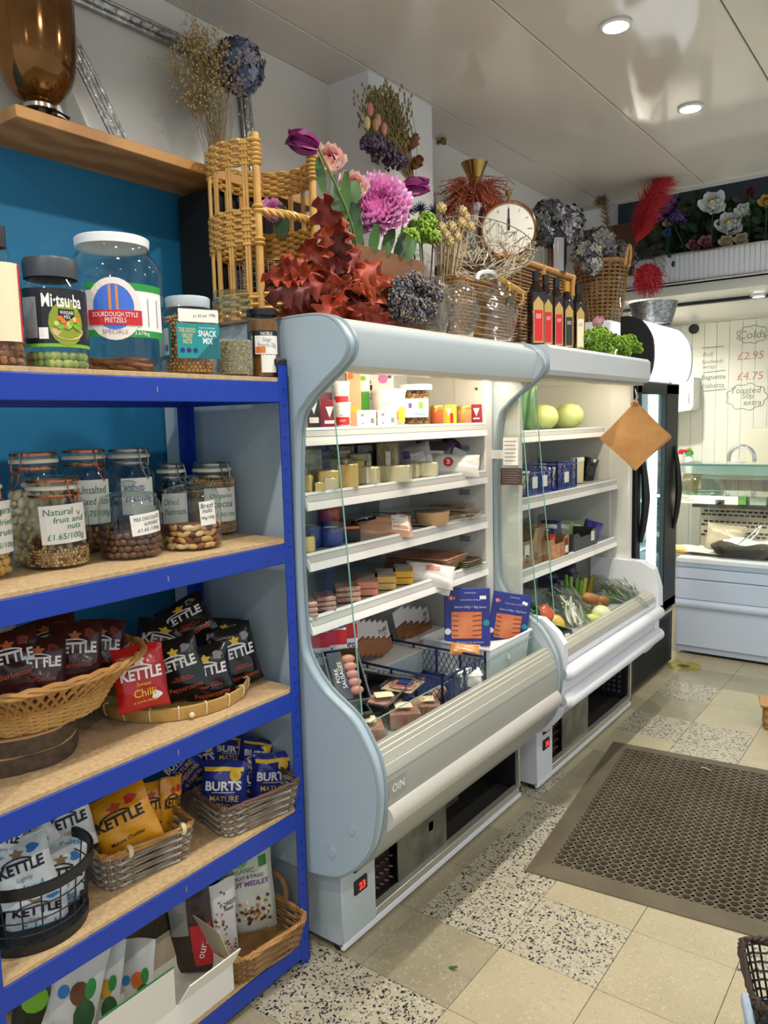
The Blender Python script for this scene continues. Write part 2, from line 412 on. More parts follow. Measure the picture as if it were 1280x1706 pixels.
# ================================================================== open chilled cabinets
M_fg = mat('fridge_grey_panel', '#b4c0c3', .35)
M_fgd = mat('fridge_trim_grey', '#8f9ea5', .35)
M_fg_daylit = mat('fridge_grey_daylit', '#a9bcc8', .35)  # grey side panel with bluish daylight put into its colour
M_fin = mat('fridge_inner_white', '#e2ddd2', .4)
M_fin2 = mat('fridge_inner_grey', '#a7b3b4', .4)
M_lip = mat('shelf_lip_white', '#efece6', .3)
M_alu = mat('brushed_aluminium', '#cbc8ba', .3, .55)
M_wht = mat('fridge_white', '#e9ebef', .3)
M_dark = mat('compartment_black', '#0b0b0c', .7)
M_stl = mat('galvanised_steel', '#8a8a80', .4, .7, noise=(14, .35, .7), c2='#6a6a60')
G_pane = glass('cabinet_glass', '#f9fcfb', .01, 1.5)
G_edge = mat('glass_edge_green', '#7fae9f', .15)
front = [(-1.538, .262), (-1.43, .28), (-1.37, .31), (-1.30, .38), (-1.266, .455), (-1.25, .567), (-1.26, .652), (-1.289, .715), (-1.341, .782), (-1.439, .843), (-1.506, .921), (-1.526, 1.009), (-1.53, 1.3), (-1.512, 1.598), (-1.47, 1.672), (-1.412, 1.719), (-1.334, 1.775), (-1.312, 1.81), (-1.318, 1.845), (-1.361, 1.889), (-1.425, 1.906), (-1.55, 1.906)]
fs = [(p[0], p[1]) for p in crom([(a, b, 0) for a, b in front], 4)]
def end_panel(parent, y0, y1, m_, far=False):
    poly = [(-2.085, .27)] + fs + [(-2.085, 1.906)]
    o = MB().prism(poly, y0, y1).ob('end_panel', m_, parent, 30)
    for yy, nm in ((y0 + .004, 'edge_bead'), (y1 - .004, 'edge_bead')):
        MB().tube([(x + .002, yy, z) for x, z in fs], .0055, 6).ob(nm, M_fgd if nm else m_, o)
    return o
def cabinet_glass(parent, y, xt, zt, xb, zb):
    pts = [(x, z) for x, z in fs if zb + .0 <= z <= zt and x < max(xt, xb) - .0]
    pts = [(x - .004, z) for x, z in fs if zb < z < zt]
    poly = pts + [(xt, zt), (xb, zb)]
    g = MB().prism(poly, y - .002, y + .002).ob('side_glass', G_pane, parent, 0)
    MB().tube([(xt, y, zt), ((xt + xb) / 2, y, (zt + zb) / 2), (xb, y, zb)], .0022, 6).ob('glass_edge', G_edge, g)
def cab_shelf(parent, y0, y1, z, xf=-1.52, lip=M_lip, d=.46):
    s_ = MB().box((xf - d / 2, (y0 + y1) / 2, z - .006), (d, y1 - y0, .006)).ob('wire_shelf', M_fin2, parent, 0)
    MB().prism([(xf - .012, z + .004), (xf - .004, z + .004), (xf - .001, z - .012), (xf + .006, z - .026), (xf + .010, z - .048), (xf + .004, z - .050), (xf - .012, z - .02)], y0, y1).ob('price_strip', lip, s_, 30)
    MB().prism([(xf - .0005, z - .005), (xf + .0022, z - .013), (xf + .0062, z - .022), (xf + .004, z - .024), (xf - .002, z - .012)], y0 + .005, y1 - .005).ob('strip_groove', mat('strip_groove_grey', '#b9b7b0', .4), s_, 30)
    for yy in (y0 + .28, y1 - .28): MB().box((xf - d + .1, yy, z - .03), (.2, .006, .04)).ob('bracket', M_fin2, s_, 0)
    return s_
SHZ = [1.597, 1.408, 1.228, 1.036]
def digits(parent, s, p, w_, m_):
    v, f = fitted(s, width=w_, bold=.02)
    MB().add([(p[0], p[1] + x, p[2] + y) for x, y in v], f).ob('digits', m_, parent, 0)
M_led = mat('display_red', '#ff2a20', .4, emit=('#ff2015', 4))
def tube_lamp(parent, y0, y1, x, z, power):
    o = MB().tube([(x, y0, z), (x, y1, z)], .010, 10).ob('strip_lamp', mat('strip_lamp_glow', '#fff3dc', .5, emit=('#ffeccb', 10)), parent)
    ld = bpy.data.lights.new('cabinet_strip', 'AREA'); ld.shape = 'RECTANGLE'; ld.size = .02; ld.size_y = y1 - y0; ld.energy = power; ld.color = (1, .90, .74)
    lo = bpy.data.objects.new('cabinet_strip_lamp', ld); col.objects.link(lo); lo.parent = parent; lo.location = (x - .02, (y0 + y1) / 2, z - .02); lo.rotation_euler = (0, R(30), 0)
    return o
# ---------------------------------------------------------------- cabinet nearest the rack
f1 = thing('display_fridge', 'open grey chilled cabinet of cheese, meat and salmon standing beside the blue rack', 'fridge')
end_panel(f1, 1.600, 1.645, M_fg_daylit)
end_panel(f1, 2.790, 2.838, M_fg)
Y0, Y1 = 1.645, 2.79
MB().box((-2.04, (Y0 + Y1) / 2, 1.07), (.08, Y1 - Y0, 1.6)).ob('back_wall', M_fin, f1, 0)
MB().box((-1.99, (Y0 + Y1) / 2, 1.21), (.012, Y1 - Y0 - .02, .70), .002).ob('back_duct_panel', M_fin2, f1)
sl = MB()
for zz in (1.33, 1.15, .97):
    for k in range(26): sl.box((-1.983, Y0 + .06 + k * .041, zz + .02), (.004, .026, .005))
sl.ob('air_slots', M_dark, f1, 0, kind='stuff')
MB().box((-1.74, (Y0 + Y1) / 2, 1.885), (.70, Y1 - Y0, .03)).ob('roof', M_fin, f1, 0)
MB().box((-1.74, (Y0 + Y1) / 2, 1.815), (.58, Y1 - Y0, .012)).ob('inner_ceiling', M_fin, f1, 0)
cp = [(-1.372, 1.762), (-1.352, 1.762), (-1.333, 1.855), (-1.338, 1.870), (-1.40, 1.896), (-1.46, 1.90), (-1.46, 1.88), (-1.37, 1.87)]
MB().prism(cp, Y0, Y1).ob('canopy', M_fg, f1, 30)
MB().prism([(-1.405, 1.752), (-1.352, 1.752), (-1.350, 1.768), (-1.40, 1.770)], Y0, Y1).ob('canopy_rail', mat('canopy_rail_beige', '#a79f8c', .35), f1, 30)
MB().box((-1.370, 2.22, 1.756), (.02, .08, .012), .002).ob('blind_catch', M_wht, f1)
tube_lamp(f1, Y0 + .04, Y1 - .04, -1.43, 1.785, 1.7)
MB().box((-1.775, 2.748, 1.19), (.50, .06, 1.25), .004).ob('inner_cheek', M_fin, f1)
MB().box((-1.60, 2.7165, 1.70), (.13, .004, .17), .002).ob('cheek_plate', M_fin, f1)
MB().ball((-1.56, 2.713, 1.735), .006).ob('screw', mat('screw_steel', '#55504a', .3, .8), f1)
for z in SHZ: cab_shelf(f1, Y0 + .002, 2.712, z)
for z in SHZ[1:]:
    for xx in (-1.62, -1.80): MB().box((xx, 2.714, z + .09), (.05, .006, .022), .002).ob('cheek_hook', mat('hook_plastic', '#8e9a9c', .3), f1)
# lower well and front
MB().box((-1.65, (Y0 + Y1) / 2, .636), (.70, Y1 - Y0, .02)).ob('well_floor', M_fin2, f1, 0)
lipp = [(-1.312, .694), (-1.300, .696), (-1.258, .650), (-1.250, .618), (-1.27, .618), (-1.28, .64)]
MB().prism(lipp, Y0, Y1).ob('air_lip', M_alu, f1, 30)
rb = MB()
for k in range(5):
    t_ = .10 + k * .2; x, z = -1.301 + .046 * t_, .696 - .058 * t_
    rb.box((x + .001, (Y0 + Y1) / 2, z + .001), (.005, Y1 - Y0, .005), .001)
rb.ob('lip_ribs', mat('lip_rib_light', '#ece8d8', .3, .3), f1)
bodyp = [(-1.252, .620), (-1.248, .59), (-1.250, .52), (-1.256, .47), (-1.27, .43), (-1.31, .36), (-1.36, .30), (-1.435, .262), (-1.47, .262), (-1.47, .58), (-1.36, .61)]
MB().prism(bodyp, Y0, Y1).ob('front_panel', mat('front_panel_grey', '#a6a79f', .35), f1, 30)
MB().prism([(-1.258 + .030 * cos(a) * (1 if cos(a) > 0 else .3), .492 + .036 * sin(a)) for a in [2 * pi * k / 20 for k in range(20)]], Y0, Y1).ob('bumper', mat('bumper_cream', '#c3bfb6', .3), f1, 40)
decal(f1, 'badge', mat('badge_grey', '#9fa09a', .4), rect2(.085, .045, 1, 1), lambda u, v: (-1.2475, 1.695 + u, .575 + v))
decal(f1, 'badge_lettering', WHITE, fitted('OIN', width=.06, bold=.01), lambda u, v: (-1.2465, 1.697 + u, .575 + v))
for (yy, zz) in ((1.598, .455), (1.598, .36)):
    MB().lathe([(.0001, 0), (.013, 0), (.015, .003), (.015, .006)], 20, M=Matrix.Rotation(pi / 2, 4, 'X'), c=(-1.345 if zz > .4 else -1.425, 1.602, zz)).ob('screw_cap', M_fg_daylit, f1)
# plinth with open machine compartment
def plinth(f, y0, yp, y1, xf, m_post, d1, d2):
    MB().box((xf - .29, (y0 + yp) / 2, .143), (.58, yp - y0, .245), .003).ob('plinth_post', m_post, f)
    MB().box((xf - .006, (y0 + y1) / 2, .020), (.014, y1 - y0, .022), .002).ob('bottom_rail', M_wht, f)
    MB().box((xf - .015, (yp + y1) / 2, .045), (.03, y1 - yp, .028), .002).ob('door_track', M_alu, f)
    MB().box((xf - .008, y1 - .008, .145), (.016, .016, .24), .002).ob('frame_upright', M_alu, f)
    MB().box((xf - .30, (yp + y1) / 2, .035), (.56, y1 - yp, .01)).ob('machine_floor', mat('machine_floor_dark', '#2b2823', .8), f, 0)  # dark brown floor of the machine compartment
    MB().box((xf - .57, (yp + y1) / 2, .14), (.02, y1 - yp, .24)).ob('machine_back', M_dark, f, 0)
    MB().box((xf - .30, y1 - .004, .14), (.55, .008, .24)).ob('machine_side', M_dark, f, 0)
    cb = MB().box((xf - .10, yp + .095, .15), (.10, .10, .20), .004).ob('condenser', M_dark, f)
    q = MB()
    for a in range(5):
        for b_ in range(4):
            q.tube([(xf - .048 + .012 * sin(t), yp + .06 + b_ * .026 + .009 * cos(t), .075 + a * .038 + .012 * sin(t * .5)) for t in [k * pi / 5 for k in range(6)]], .004, 5)
    q.ob('copper_bend', mat('old_copper', '#6d4436', .4, .8), cb)
    L = y1 - yp
    MB().box((xf - .024, yp + L * .30, .150), (.006, L * .30, .19), .001).ob('sheet_door', M_stl, f)
    MB().box((xf - .035, yp + L * .46, .15), (.004, .008, .19)).ob('door_edge', M_alu, f)
    for k, (yy, zz) in enumerate(((y0 + .03, .012), (y1 - .1, .012))):
        MB().lathe([(.026, -.012), (.028, 0), (.02, .012), (.02, .02)], 14, c=(xf - .03, yy, .0135)).ob('foot', mat('foot_black', '#17181a', .6), f)
    for (zz, s_) in ((d1, None), (d2, '23')):
        dd = MB().box((xf + .002, (y0 + yp) / 2 + .005, zz), (.008, .062, .045 if s_ else .022), .002).ob('control_display', BLACK, f)
        if s_: digits(dd, '23' if y0 < 2 else '38', (xf + .0068, (y0 + yp) / 2 + .008, zz), .03, M_led)
        elif y0 > 2: digits(dd, '8', (xf + .0068, (y0 + yp) / 2 + .012, zz), .008, M_led)
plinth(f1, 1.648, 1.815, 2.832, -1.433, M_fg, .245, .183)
bx = MB().box((-1.68, 2.50, .11), (.16, .20, .13), .002).ob('cardboard_scrap', mat('cardboard_dark', '#5b4a36', .8), f1)
MB().box((-1.455, 2.17, .17), (.002, .03, .035), .001).ob('price_sticker', mat('sticker_tan', '#b8a988', .7), f1)
cabinet_glass(f1, 1.640, -1.40, 1.716, -1.327, .785)
cabinet_glass(f1, 2.800, -1.41, 1.716, -1.338, .79)
MB().prism([(-1.306, .692), (-1.310, .692), (-1.352, .735), (-1.348, .735)], 1.70, 2.785).ob('front_glass', G_pane, f1, 0)
MB().tube([(-1.351, 1.70, .736), (-1.351, 2.785, .736)], .002, 5).ob('glass_edge', G_edge, f1)
# ---------------------------------------------------------------- second cabinet with vegetables
f2 = thing('display_fridge', 'open white-fronted chilled cabinet of vegetables and cabbages between the grey cabinet and the upright fridge', 'fridge')
Y0, Y1 = 2.86, 4.10
MB().box((-2.04, (Y0 + Y1) / 2, 1.07), (.08, Y1 - Y0, 1.6)).ob('back_wall', M_fin, f2, 0)
MB().box((-1.99, (Y0 + Y1) / 2, 1.11), (.012, Y1 - Y0 - .02, .90), .002).ob('back_duct_panel', M_fin2, f2)
MB().box((-1.74, (Y0 + Y1) / 2, 1.885), (.70, Y1 - Y0, .03)).ob('roof', M_fin, f2, 0)
MB().box((-1.74, (Y0 + Y1) / 2, 1.825), (.58, Y1 - Y0, .012)).ob('inner_ceiling', M_fin, f2, 0)
cp2 = [(-1.36, 1.782), (-1.318, 1.782), (-1.304, 1.80), (-1.304, 1.885), (-1.318, 1.900), (-1.46, 1.904), (-1.46, 1.88), (-1.36, 1.87)]
MB().prism(cp2, 2.845, 4.06).ob('canopy', mat('canopy_pale_grey', '#c9ced2', .35), f2, 30)
MB().prism([(-1.40, 1.768), (-1.335, 1.768), (-1.332, 1.784), (-1.39, 1.786)], Y0, 4.05).ob('canopy_rail', MATS['canopy_rail_beige'], f2, 30)
MB().box((-1.360, 3.45, 1.766), (.02, .08, .010), .002).ob('blind_catch', M_wht, f2)
tube_lamp(f2, Y0 + .04, Y1 - .1, -1.43, 1.80, 1.7)
MB().box((-1.74, 4.125, 1.19), (.64, .05, 1.40), .006).ob('end_panel', mat('far_cheek_white', '#e4e3da', .4), f2)
MB().box((-1.745, 4.097, 1.20), (.44, .004, 1.18), .002).ob('cheek_plate', mat('far_cheek_plate', '#dedcd0', .4), f2)
MB().box((-1.74, 2.862, 1.19), (.60, .03, 1.25), .004).ob('inner_cheek', M_fin, f2)
for z, xf in ((1.555, -1.56), (1.271, -1.49), (.956, -1.49)): cab_shelf(f2, Y0 + .02, 4.09, z, xf, M_lip, .44)
MB().box((-1.65, (Y0 + Y1) / 2, .645), (.70, Y1 - Y0, .02)).ob('well_floor', M_fin2, f2, 0)
MB().prism([(-1.312, .686), (-1.300, .688), (-1.260, .660), (-1.252, .634), (-1.27, .634), (-1.28, .65)], Y0 + .04, 4.05).ob('air_lip', M_alu, f2, 30)
rb = MB()
for k in range(4):
    t_ = .12 + k * .25; rb.box((-1.300 + .044 * t_, (Y0 + 4.09) / 2, .689 - .042 * t_), (.006, 4.05 - Y0 - .04, .005), .001)
rb.ob('lip_ribs', MATS['lip_rib_light'], f2)
fp2 = [(-1.254, .636), (-1.262, .60), (-1.270, .55), (-1.272, .46), (-1.285, .40), (-1.40, .262), (-1.45, .262), (-1.45, .60), (-1.36, .62)]
MB().prism(fp2, Y0, 4.13).ob('front_panel', M_wht, f2, 30)
for zc in (.568, .450):
    pts = [(-1.258, Y0 + .015, zc), (-1.250, Y0 + .03, zc), (-1.250, 4.09, zc), (-1.262, 4.115, zc)]
    MB().tube(pts, [.022, .032, .032, .026], 14).ob('bumper', M_wht, f2, 60)
for (ya, yb) in ((2.846, 2.885), (4.062, 4.135)):
    cs = [(-1.42, .800), (-1.34, .795), (-1.275, .745), (-1.245, .70), (-1.243, .62), (-1.262, .61), (-1.40, .61)] if ya < 3 else [(-1.62, .845), (-1.34, .835), (-1.275, .800), (-1.245, .70), (-1.243, .60), (-1.262, .59), (-1.262, .40), (-1.31, .34), (-1.40, .33), (-1.62, .40)]
    MB().prism(cs, ya, yb).ob('corner_block', M_wht, f2, 30)
MB().prism([(-1.252, .43), (-1.27, .38), (-1.32, .32), (-1.37, .30), (-1.37, .40)], 2.846, 2.885).ob('corner_block', M_wht, f2, 30)
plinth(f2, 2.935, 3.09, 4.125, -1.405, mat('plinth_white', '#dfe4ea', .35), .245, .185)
vg = MB()
for a in range(8):
    for b_ in range(6): vg.box((-1.42 - .0, 4.112, .08), (.001, .001, .001)) if False else vg.box((-1.47 - a * .03, 4.115, .08 + b_ * .028), (.018, .002, .016))
vg.ob('vent_holes', mat('vent_grey', '#53575a', .5), f2, 0, kind='stuff')
poly = [(-1.60, .84), (-1.60, 1.74), (-1.41, 1.74), (-1.325, .80)]
g = MB().prism(poly, 2.930, 2.934).ob('side_glass', G_pane, f2, 0)
MB().tube([(-1.41, 2.932, 1.74), (-1.37, 2.932, 1.27), (-1.325, 2.932, .80)], .0022, 6).ob('glass_edge', G_edge, g)
# ================================================================== upright glass-door fridge
uf = thing('upright_fridge', 'tall black-framed glass-door drinks fridge with a white lit canopy beside the counter', 'fridge')
M_ub = mat('upright_black', '#0e0f11', .5)
ya, yb = 4.25, 5.03
MB().box((-1.80, 5.005, 1.05), (.64, .05, 1.60), .004).ob('side_wall', M_wht, uf)
MB().box((-1.80, 4.275, 1.05), (.64, .05, 1.60), .004).ob('side_wall', M_wht, uf)
MB().box((-2.06, 4.64, 1.05), (.03, .70, 1.60)).ob('back_wall', M_wht, uf, 0)
MB().box((-1.80, 4.64, 1.83), (.64, .78, .05), .004).ob('top_panel', M_wht, uf)
for z in (.45, .80, 1.10, 1.42): MB().box((-1.76, 4.64, z), (.46, .68, .012), .002).ob('shelf', M_wht, uf)
MB().box((-1.78, 4.64, .20), (.66, .78, .36), .006).ob('base', M_ub, uf)
MB().box((-1.452, 4.64, .375), (.03, .78, .02), .002).ob('base_strip', M_alu, uf)
sl = MB()
for a in range(20):
    for b_ in range(20): sl.box((-1.449, ya + .05 + b_ * .034, .05 + a * .0145), (.003, .022, .0045))
sl.ob('grille_slots', mat('grille_dark', '#050506', .8), uf, 0, kind='stuff')
for (yy, c_) in ((4.66, 'r'), (4.60, 'g')):
    MB().box((-1.444, yy, .33), (.012, .022, .022), .004).ob('switch', RED if c_ == 'r' else mat('switch_grey', '#9a9fa3', .4), uf)
d = MB()
for (y_, w_) in ((ya + .04, .075), (yb - .135, .25)): d.box((-1.455, y_, 1.10), (.045, w_, 1.40), .006)
for z_ in (.43, 1.77): d.box((-1.455, 4.64, z_), (.045, .78, .07), .006)
dr = d.ob('door', M_ub, uf)
MB().box((-1.452, 4.55, 1.10), (.006, .46, 1.28)).ob('door_glass', glass('door_glass', '#dcebe8', .01, 1.5), dr, 0)
MB().box((-1.480, 4.67, 1.12), (.02, .13, 1.30), .004).ob('led_strip', mat('led_strip_white', '#eefcff', .4, emit=('#dff6ff', 5)), uf)
hp = crom([(-1.43, 4.315, 1.42), (-1.412, 4.315, 1.30), (-1.402, 4.315, 1.18), (-1.402, 4.315, 1.12), (-1.412, 4.315, 1.0), (-1.43, 4.315, .90)], 3)
MB().tube(hp, [.012 + .012 * sin(pi * i / (len(hp) - 1)) for i in range(len(hp))], 8).ob('handle', BLACK, dr)
hp2 = [(x, 4.945, z) for x, y, z in hp]
MB().tube(hp2, [.010 + .010 * sin(pi * i / (len(hp2) - 1)) for i in range(len(hp2))], 8).ob('handle', BLACK, dr)
MB().box((-1.466, 4.71, 1.13), (.004, .03, .03)).ob('sticker', PINK, uf, 0)
cpr = [(p[0], p[1]) for p in crom([(-1.47, 1.815, 0), (-1.40, 1.815, 0), (-1.372, 1.86, 0), (-1.362, 1.95, 0), (-1.375, 2.04, 0), (-1.43, 2.125, 0), (-1.50, 2.155, 0)], 4)] + [(-1.54, 2.155), (-1.54, 1.86)]
MB().prism(cpr, 4.30, 5.02).ob('canopy_light', mat('canopy_lightbox', '#fbfdfd', .3, emit=('#f6fbff', 1.1)), uf, 40)
for (a, b_) in ((4.27, 4.30), (5.02, 5.036)):
    MB().prism([(x + (.004 if x > -1.5 else 0), z + (.004 if z > 2 else 0)) for x, z in cpr], a, b_).ob('canopy_cap', M_ub if a < 5 else M_fgd, uf, 40)
MB().box((-1.80, 4.64, 2.00), (.42, .76, .29), .006).ob('canopy_box', M_wht, uf)
# ================================================================== serving counter with header
ct = thing('serving_counter', 'pale blue-white deli serving counter with glass screen at the far end of the shop', 'counter', (0, 5.26, 0))
M_cb = mat('counter_pale_blue', '#cdd8ea', .3)
def cbx(name, x0, x1, y0, y1, z0, z1, m_, ch=.003, par=None):
    return MB().box(((x0 + x1) / 2, (y0 + y1) / 2 - 5.26, (z0 + z1) / 2), (x1 - x0, y1 - y0, z1 - z0), ch).ob(name, m_, par or ct)
XA, XB = -1.50, 2.2
cbx('kick_plate', XA, XB, 5.275, 5.33, .02, .06, mat('counter_kick', '#b9c4d6', .35))
cbx('lower_panel', XA, XB, 5.262, 5.32, .06, .335, M_cb, .006)
MB().tube([(XA, 0.004, .355), (XB, .004, .355)], .03, 14).ob('bumper', M_cb, ct, 60)
cbx('upper_panel', XA, XB, 5.25, 5.32, .385, .520, M_cb, .006)
cbx('band', XA, XB, 5.256, 5.32, .524, .600, M_cb, .004)
cbx('rim_strip', XA, XB, 5.252, 5.33, .602, .628, mat('counter_rim', '#aebfd0', .3))
cbx('rim_top', XA, XB, 5.256, 5.36, .628, .662, M_wht, .006)
cbx('deck', XA, XB, 5.30, 6.02, .645, .660, mat('deck_white', '#e9e8e0', .35))
cbx('inner_body', XA, XB, 5.33, 6.05, .02, .64, M_wht)
cbx('rear_board', XA, XB, 5.86, 5.88, .66, .975, mat('rear_board_cream', '#cfc4a8', .4))
vh = MB()
for rrow in range(6):
    for k in range(98):
        vh.box((XA + .02 + k * .037 + (.018 if rrow % 2 else 0), 5.855 - 5.26, .74 + (rrow // 2) * .075 + (rrow % 2) * .026), (.026, .003, .013))
vh.ob('vent_holes', mat('vent_dark', '#2a2622', .7), ct, 0, kind='stuff')
cbx('mid_shelf', XA, XB, 5.62, 5.98, .965, .985, mat('shelf_black', '#1e1e22', .35))
cbx('top_shelf', XA, XB, 5.70, 6.0, 1.165, 1.195, mat('shelf_steel', '#c3c2b6', .35))
cbx('glass_shelf', XA, XB, 5.36, 5.74, 1.072, 1.080, glass('shelf_glass', '#e3f2ea', .01), 0)
gs = cbx('front_screen', XA, XB, 5.285, 5.289, .662, 1.285, G_pane, 0)
cbx('glass_top', XA, XB, 5.285, 5.62, 1.280, 1.288, glass('top_glass', '#d3ebe2', .02), 0)
cbx('glass_edge', XA, XB, 5.281, 5.286, 1.276, 1.290, G_edge, 0)
cbx('top_frame', XA, XB, 5.60, 5.68, 1.20, 1.27, mat('top_frame_white', '#e8efee', .3))
cbx('rear_worktop', XA - .3, XB, 6.45, 7.0, 1.10, 1.14, mat('worktop_steel', '#c7cac6', .3, .4))
hd = thing('serving_header', 'white grooved panel header with chrome edge strips above the serving counter', 'panel', (0, 5.26, 2.46))
for i in range(136):
    x = -1.86 + .03 * i
    if i == 0: hm = MB().box((0, 0, 0), (.029, .02, .168), .003).mesh('header_slat', mat('header_white', '#e6eaee', .3))
    mk('header_slat', hm, hd, (x, .01, .092))
MB().box((.17, .035, .092), (4.1, .03, .18)).ob('backing', M_wht, hd, 0)
MB().box((.17, .005, .004), (4.1, .035, .014), .003).ob('chrome_strip', M_chrome, hd)
MB().box((.17, .005, .182), (4.1, .035, .014), .003).ob('chrome_strip', M_chrome, hd)
MB().box((.17, .25, .165), (4.1, .44, .02)).ob('ledge', mat('header_ledge', '#4a4b48', .6), hd, 0)
# ================================================================== placing helpers
def face(p): return math.atan2(EYE.x - p[0], -(EYE.y - p[1]))            # turn local -Y towards the aisle viewer
def spot(px, top, wpx, z, base=None, x=None, y=None):
    """centre on a shelf plane, radius, height and facing of something seen at photo pixel px"""
    if base is not None:
        p = at(px, base, z=z); r = wpx * mpp(p) / 2
        d = Vector((p.x - EYE.x, p.y - EYE.y, 0)).normalized(); p = p + d * r
    else:
        p = at(px, top, x=x, y=y); r = wpx * mpp(p) / 2
    h = at(px, top, x=p.x).z - z if y is None else at(px, top, y=p.y).z - z
    return Vector((p.x, p.y, z)), r, h, face(p)
G_jar = glass('jar_glass', '#f8fbfa', .02, 1.45)
G_pet = glass('clear_plastic', '#eef4f4', .05, 1.45)
G_green = glass('green_glass', '#e8f3ee', .03, 1.5, gain=1.3)
M_rub = mat('rubber_seal', '#e6e0c8', .6)
M_cop = mat('copper_wire', '#b8704f', .25, 1)
M_swire = mat('steel_wire', '#9a958c', .3, 1)
def nutmats(*cs): return [mat('nut_' + c.lstrip('#'), c, .45, noise=(60, .3, .7), c2=c) for c in cs]
def nut_fill(r, h, size, mats, n_wall=None, asp=(1, .75, .7), top=True, seed=1, z0=.006):
    g = random.Random(seed); q = MB()
    q.lathe([(r - size * .9, z0), (r - size * .9, z0 + h - size)], 12)
    rows = max(2, int(h / (size * .8)))
    for k in range(rows):
        n = int(2 * pi * (r - size * .5) / (size * .95))
        for i in range(n):
            a = 2 * pi * (i + .5 * (k % 2) + g.uniform(-.25, .25)) / n; s = size * g.uniform(.42, .58); rr = r - s * 1.05 - .001
            M = Euler((g.uniform(-.5, .5), g.uniform(-3, 3), a + g.uniform(-.4, .4))).to_matrix().to_4x4()
            q.m = g.randrange(len(mats)); q.ball((rr * cos(a), rr * sin(a), z0 + s * .8 + k * size * .8), (s * asp[0], s * asp[1], s * asp[2]), 6, 4, M)
    if top:
        for i in range(int(.6 * (r / size) ** 2 * 3)):
            a = g.uniform(0, 2 * pi); rr = (r - size) * sqrt(g.random()); s = size * .5
            q.m = g.randrange(len(mats)); q.ball((rr * cos(a), rr * sin(a), z0 + h - size * .4 + g.uniform(0, size * .3)), (s * asp[0], s * asp[1], s * asp[2]), 6, 4, Euler((g.uniform(-.5, .5), g.uniform(-.5, .5), a)).to_matrix().to_4x4())
    return q
def paper_label(t, r, zc, w_, h_, lines, ink, a0=0.0, tilt=0.0, off=.0022, mt=PAPER):
    lb = decal(t, 'paper_label', mt, rect2(w_, h_, 8, 2), cyl(r + off, zc, a0), rot=tilt)
    for (s, u, v, wd, hh) in lines:
        decal(lb, 'handwriting', ink, fitted(s, width=wd * w_, height=hh * h_ if hh else None, shear=.12), cyl(r + off + .0008, zc, a0), (u * w_, v * h_), tilt)
    return lb
def clip_jar(t, r, h, wire=M_cop, side=1):
    hn = h * .83; rn = r * .74
    pr = [(r * .86, 0), (r * .97, .008), (r, .025), (r, hn * .70), (r * .96, hn * .82), (rn * 1.03, hn * .93), (rn, hn * .97), (rn * 1.04, hn), (rn * 1.04, hn + .006)]
    MB().lathe(pr, 28, cap=False).ob('glass_body', G_jar, t, 50)
    MB().lathe([(.0001, .004), (r * .86, .004)], 24, cap=False).ob('glass_base', G_jar, t)
    MB().lathe([(rn * .9, hn + .007), (rn * 1.10, hn + .007), (rn * 1.12, hn + .012), (rn * 1.06, hn + .016), (rn * .9, hn + .016)], 24, cap=False).ob('rubber_ring', M_rub, t)
    ld = MB().lathe([(rn * 1.06, hn + .017), (rn * 1.06, hn + .030), (rn * .95, hn + .037), (.0001, hn + .036)], 24, cap=False).ob('lid', G_green, t)
    MB().lathe([(rn * 1.075, hn + .024), (rn * 1.085, hn + .027), (rn * 1.075, hn + .030)], 24, cap=False).ob('lid_wire', wire, ld)
    MB().lathe([(rn * 1.05, hn - .010), (rn * 1.07, hn - .007), (rn * 1.05, hn - .004)], 24, cap=False).ob('neck_wire', wire, t)
    a = R(-38) * side - pi / 2 if False else -pi / 2 + R(40) * side
    c_, s_ = cos(a), sin(a); k = Vector((-s_, c_, 0)); o = Vector((c_, s_, 0))
    P = lambda rad, lat, z: tuple(o * (rn * 1.08 + rad) + k * lat + Vector((0, 0, z)))
    q = MB().tube([P(0, -.012, hn + .030), P(.006, -.014, hn + .010), P(.008, -.012, hn - .012), P(.010, 0, hn - .022), P(.008, .012, hn - .012), P(.006, .014, hn + .010), P(0, .012, hn + .030)], .0016, 5)
    q.tube([P(.004, -.010, hn - .008), P(.014, -.008, hn - .035), P(.018, 0, hn - .050), P(.014, .008, hn - .035), P(.004, .010, hn - .008)], .0016, 5)
    q.ob('bail_clip', wire, t)
def knob_jar(t, r, h):
    hn = h * .78; rn = r * .86
    MB().lathe([(r * .95, 0), (r, .012), (r, hn * .80), (r * .95, hn * .93), (rn, hn), (rn, hn + .004)], 28, cap=False).ob('glass_body', G_jar, t, 50)
    MB().lathe([(.0001, .004), (r * .95, .004)], 24, cap=False).ob('glass_base', G_jar, t)
    k = h - hn
    ld = MB().lathe([(rn * 1.02, hn), (rn * 1.03, hn + .006), (rn * .8, hn + k * .28), (rn * .35, hn + k * .42), (.0001, hn + k * .45)], 28, cap=False).ob('lid', G_green, t, 60)
    MB().lathe([(r * .13, hn + k * .42), (r * .12, hn + k * .6), (r * .26, hn + k * .75), (r * .27, hn + k * .9), (r * .15, h), (.0001, h)], 16, cap=False).ob('knob', G_green, ld, 60)
def screw_jar(t, r, h, lidm, lid_r=.82, lid_h=.10, glassm=None, body=None):
    hl = h * lid_h; hn = h - hl
    MB().lathe(body(r, hn) if body else [(r * .9, 0), (r, .01), (r, hn * .78), (r * .95, hn * .88), (r * lid_r * .96, hn * .96), (r * lid_r * .94, hn)], 28, cap=False).ob('body', glassm or G_pet, t, 50)
    MB().lathe([(r * lid_r, hn - .004), (r * lid_r * 1.02, hn + hl * .85), (r * lid_r * .97, h), (.0001, h)], 28, cap=False).ob('lid', lidm, t, 50)
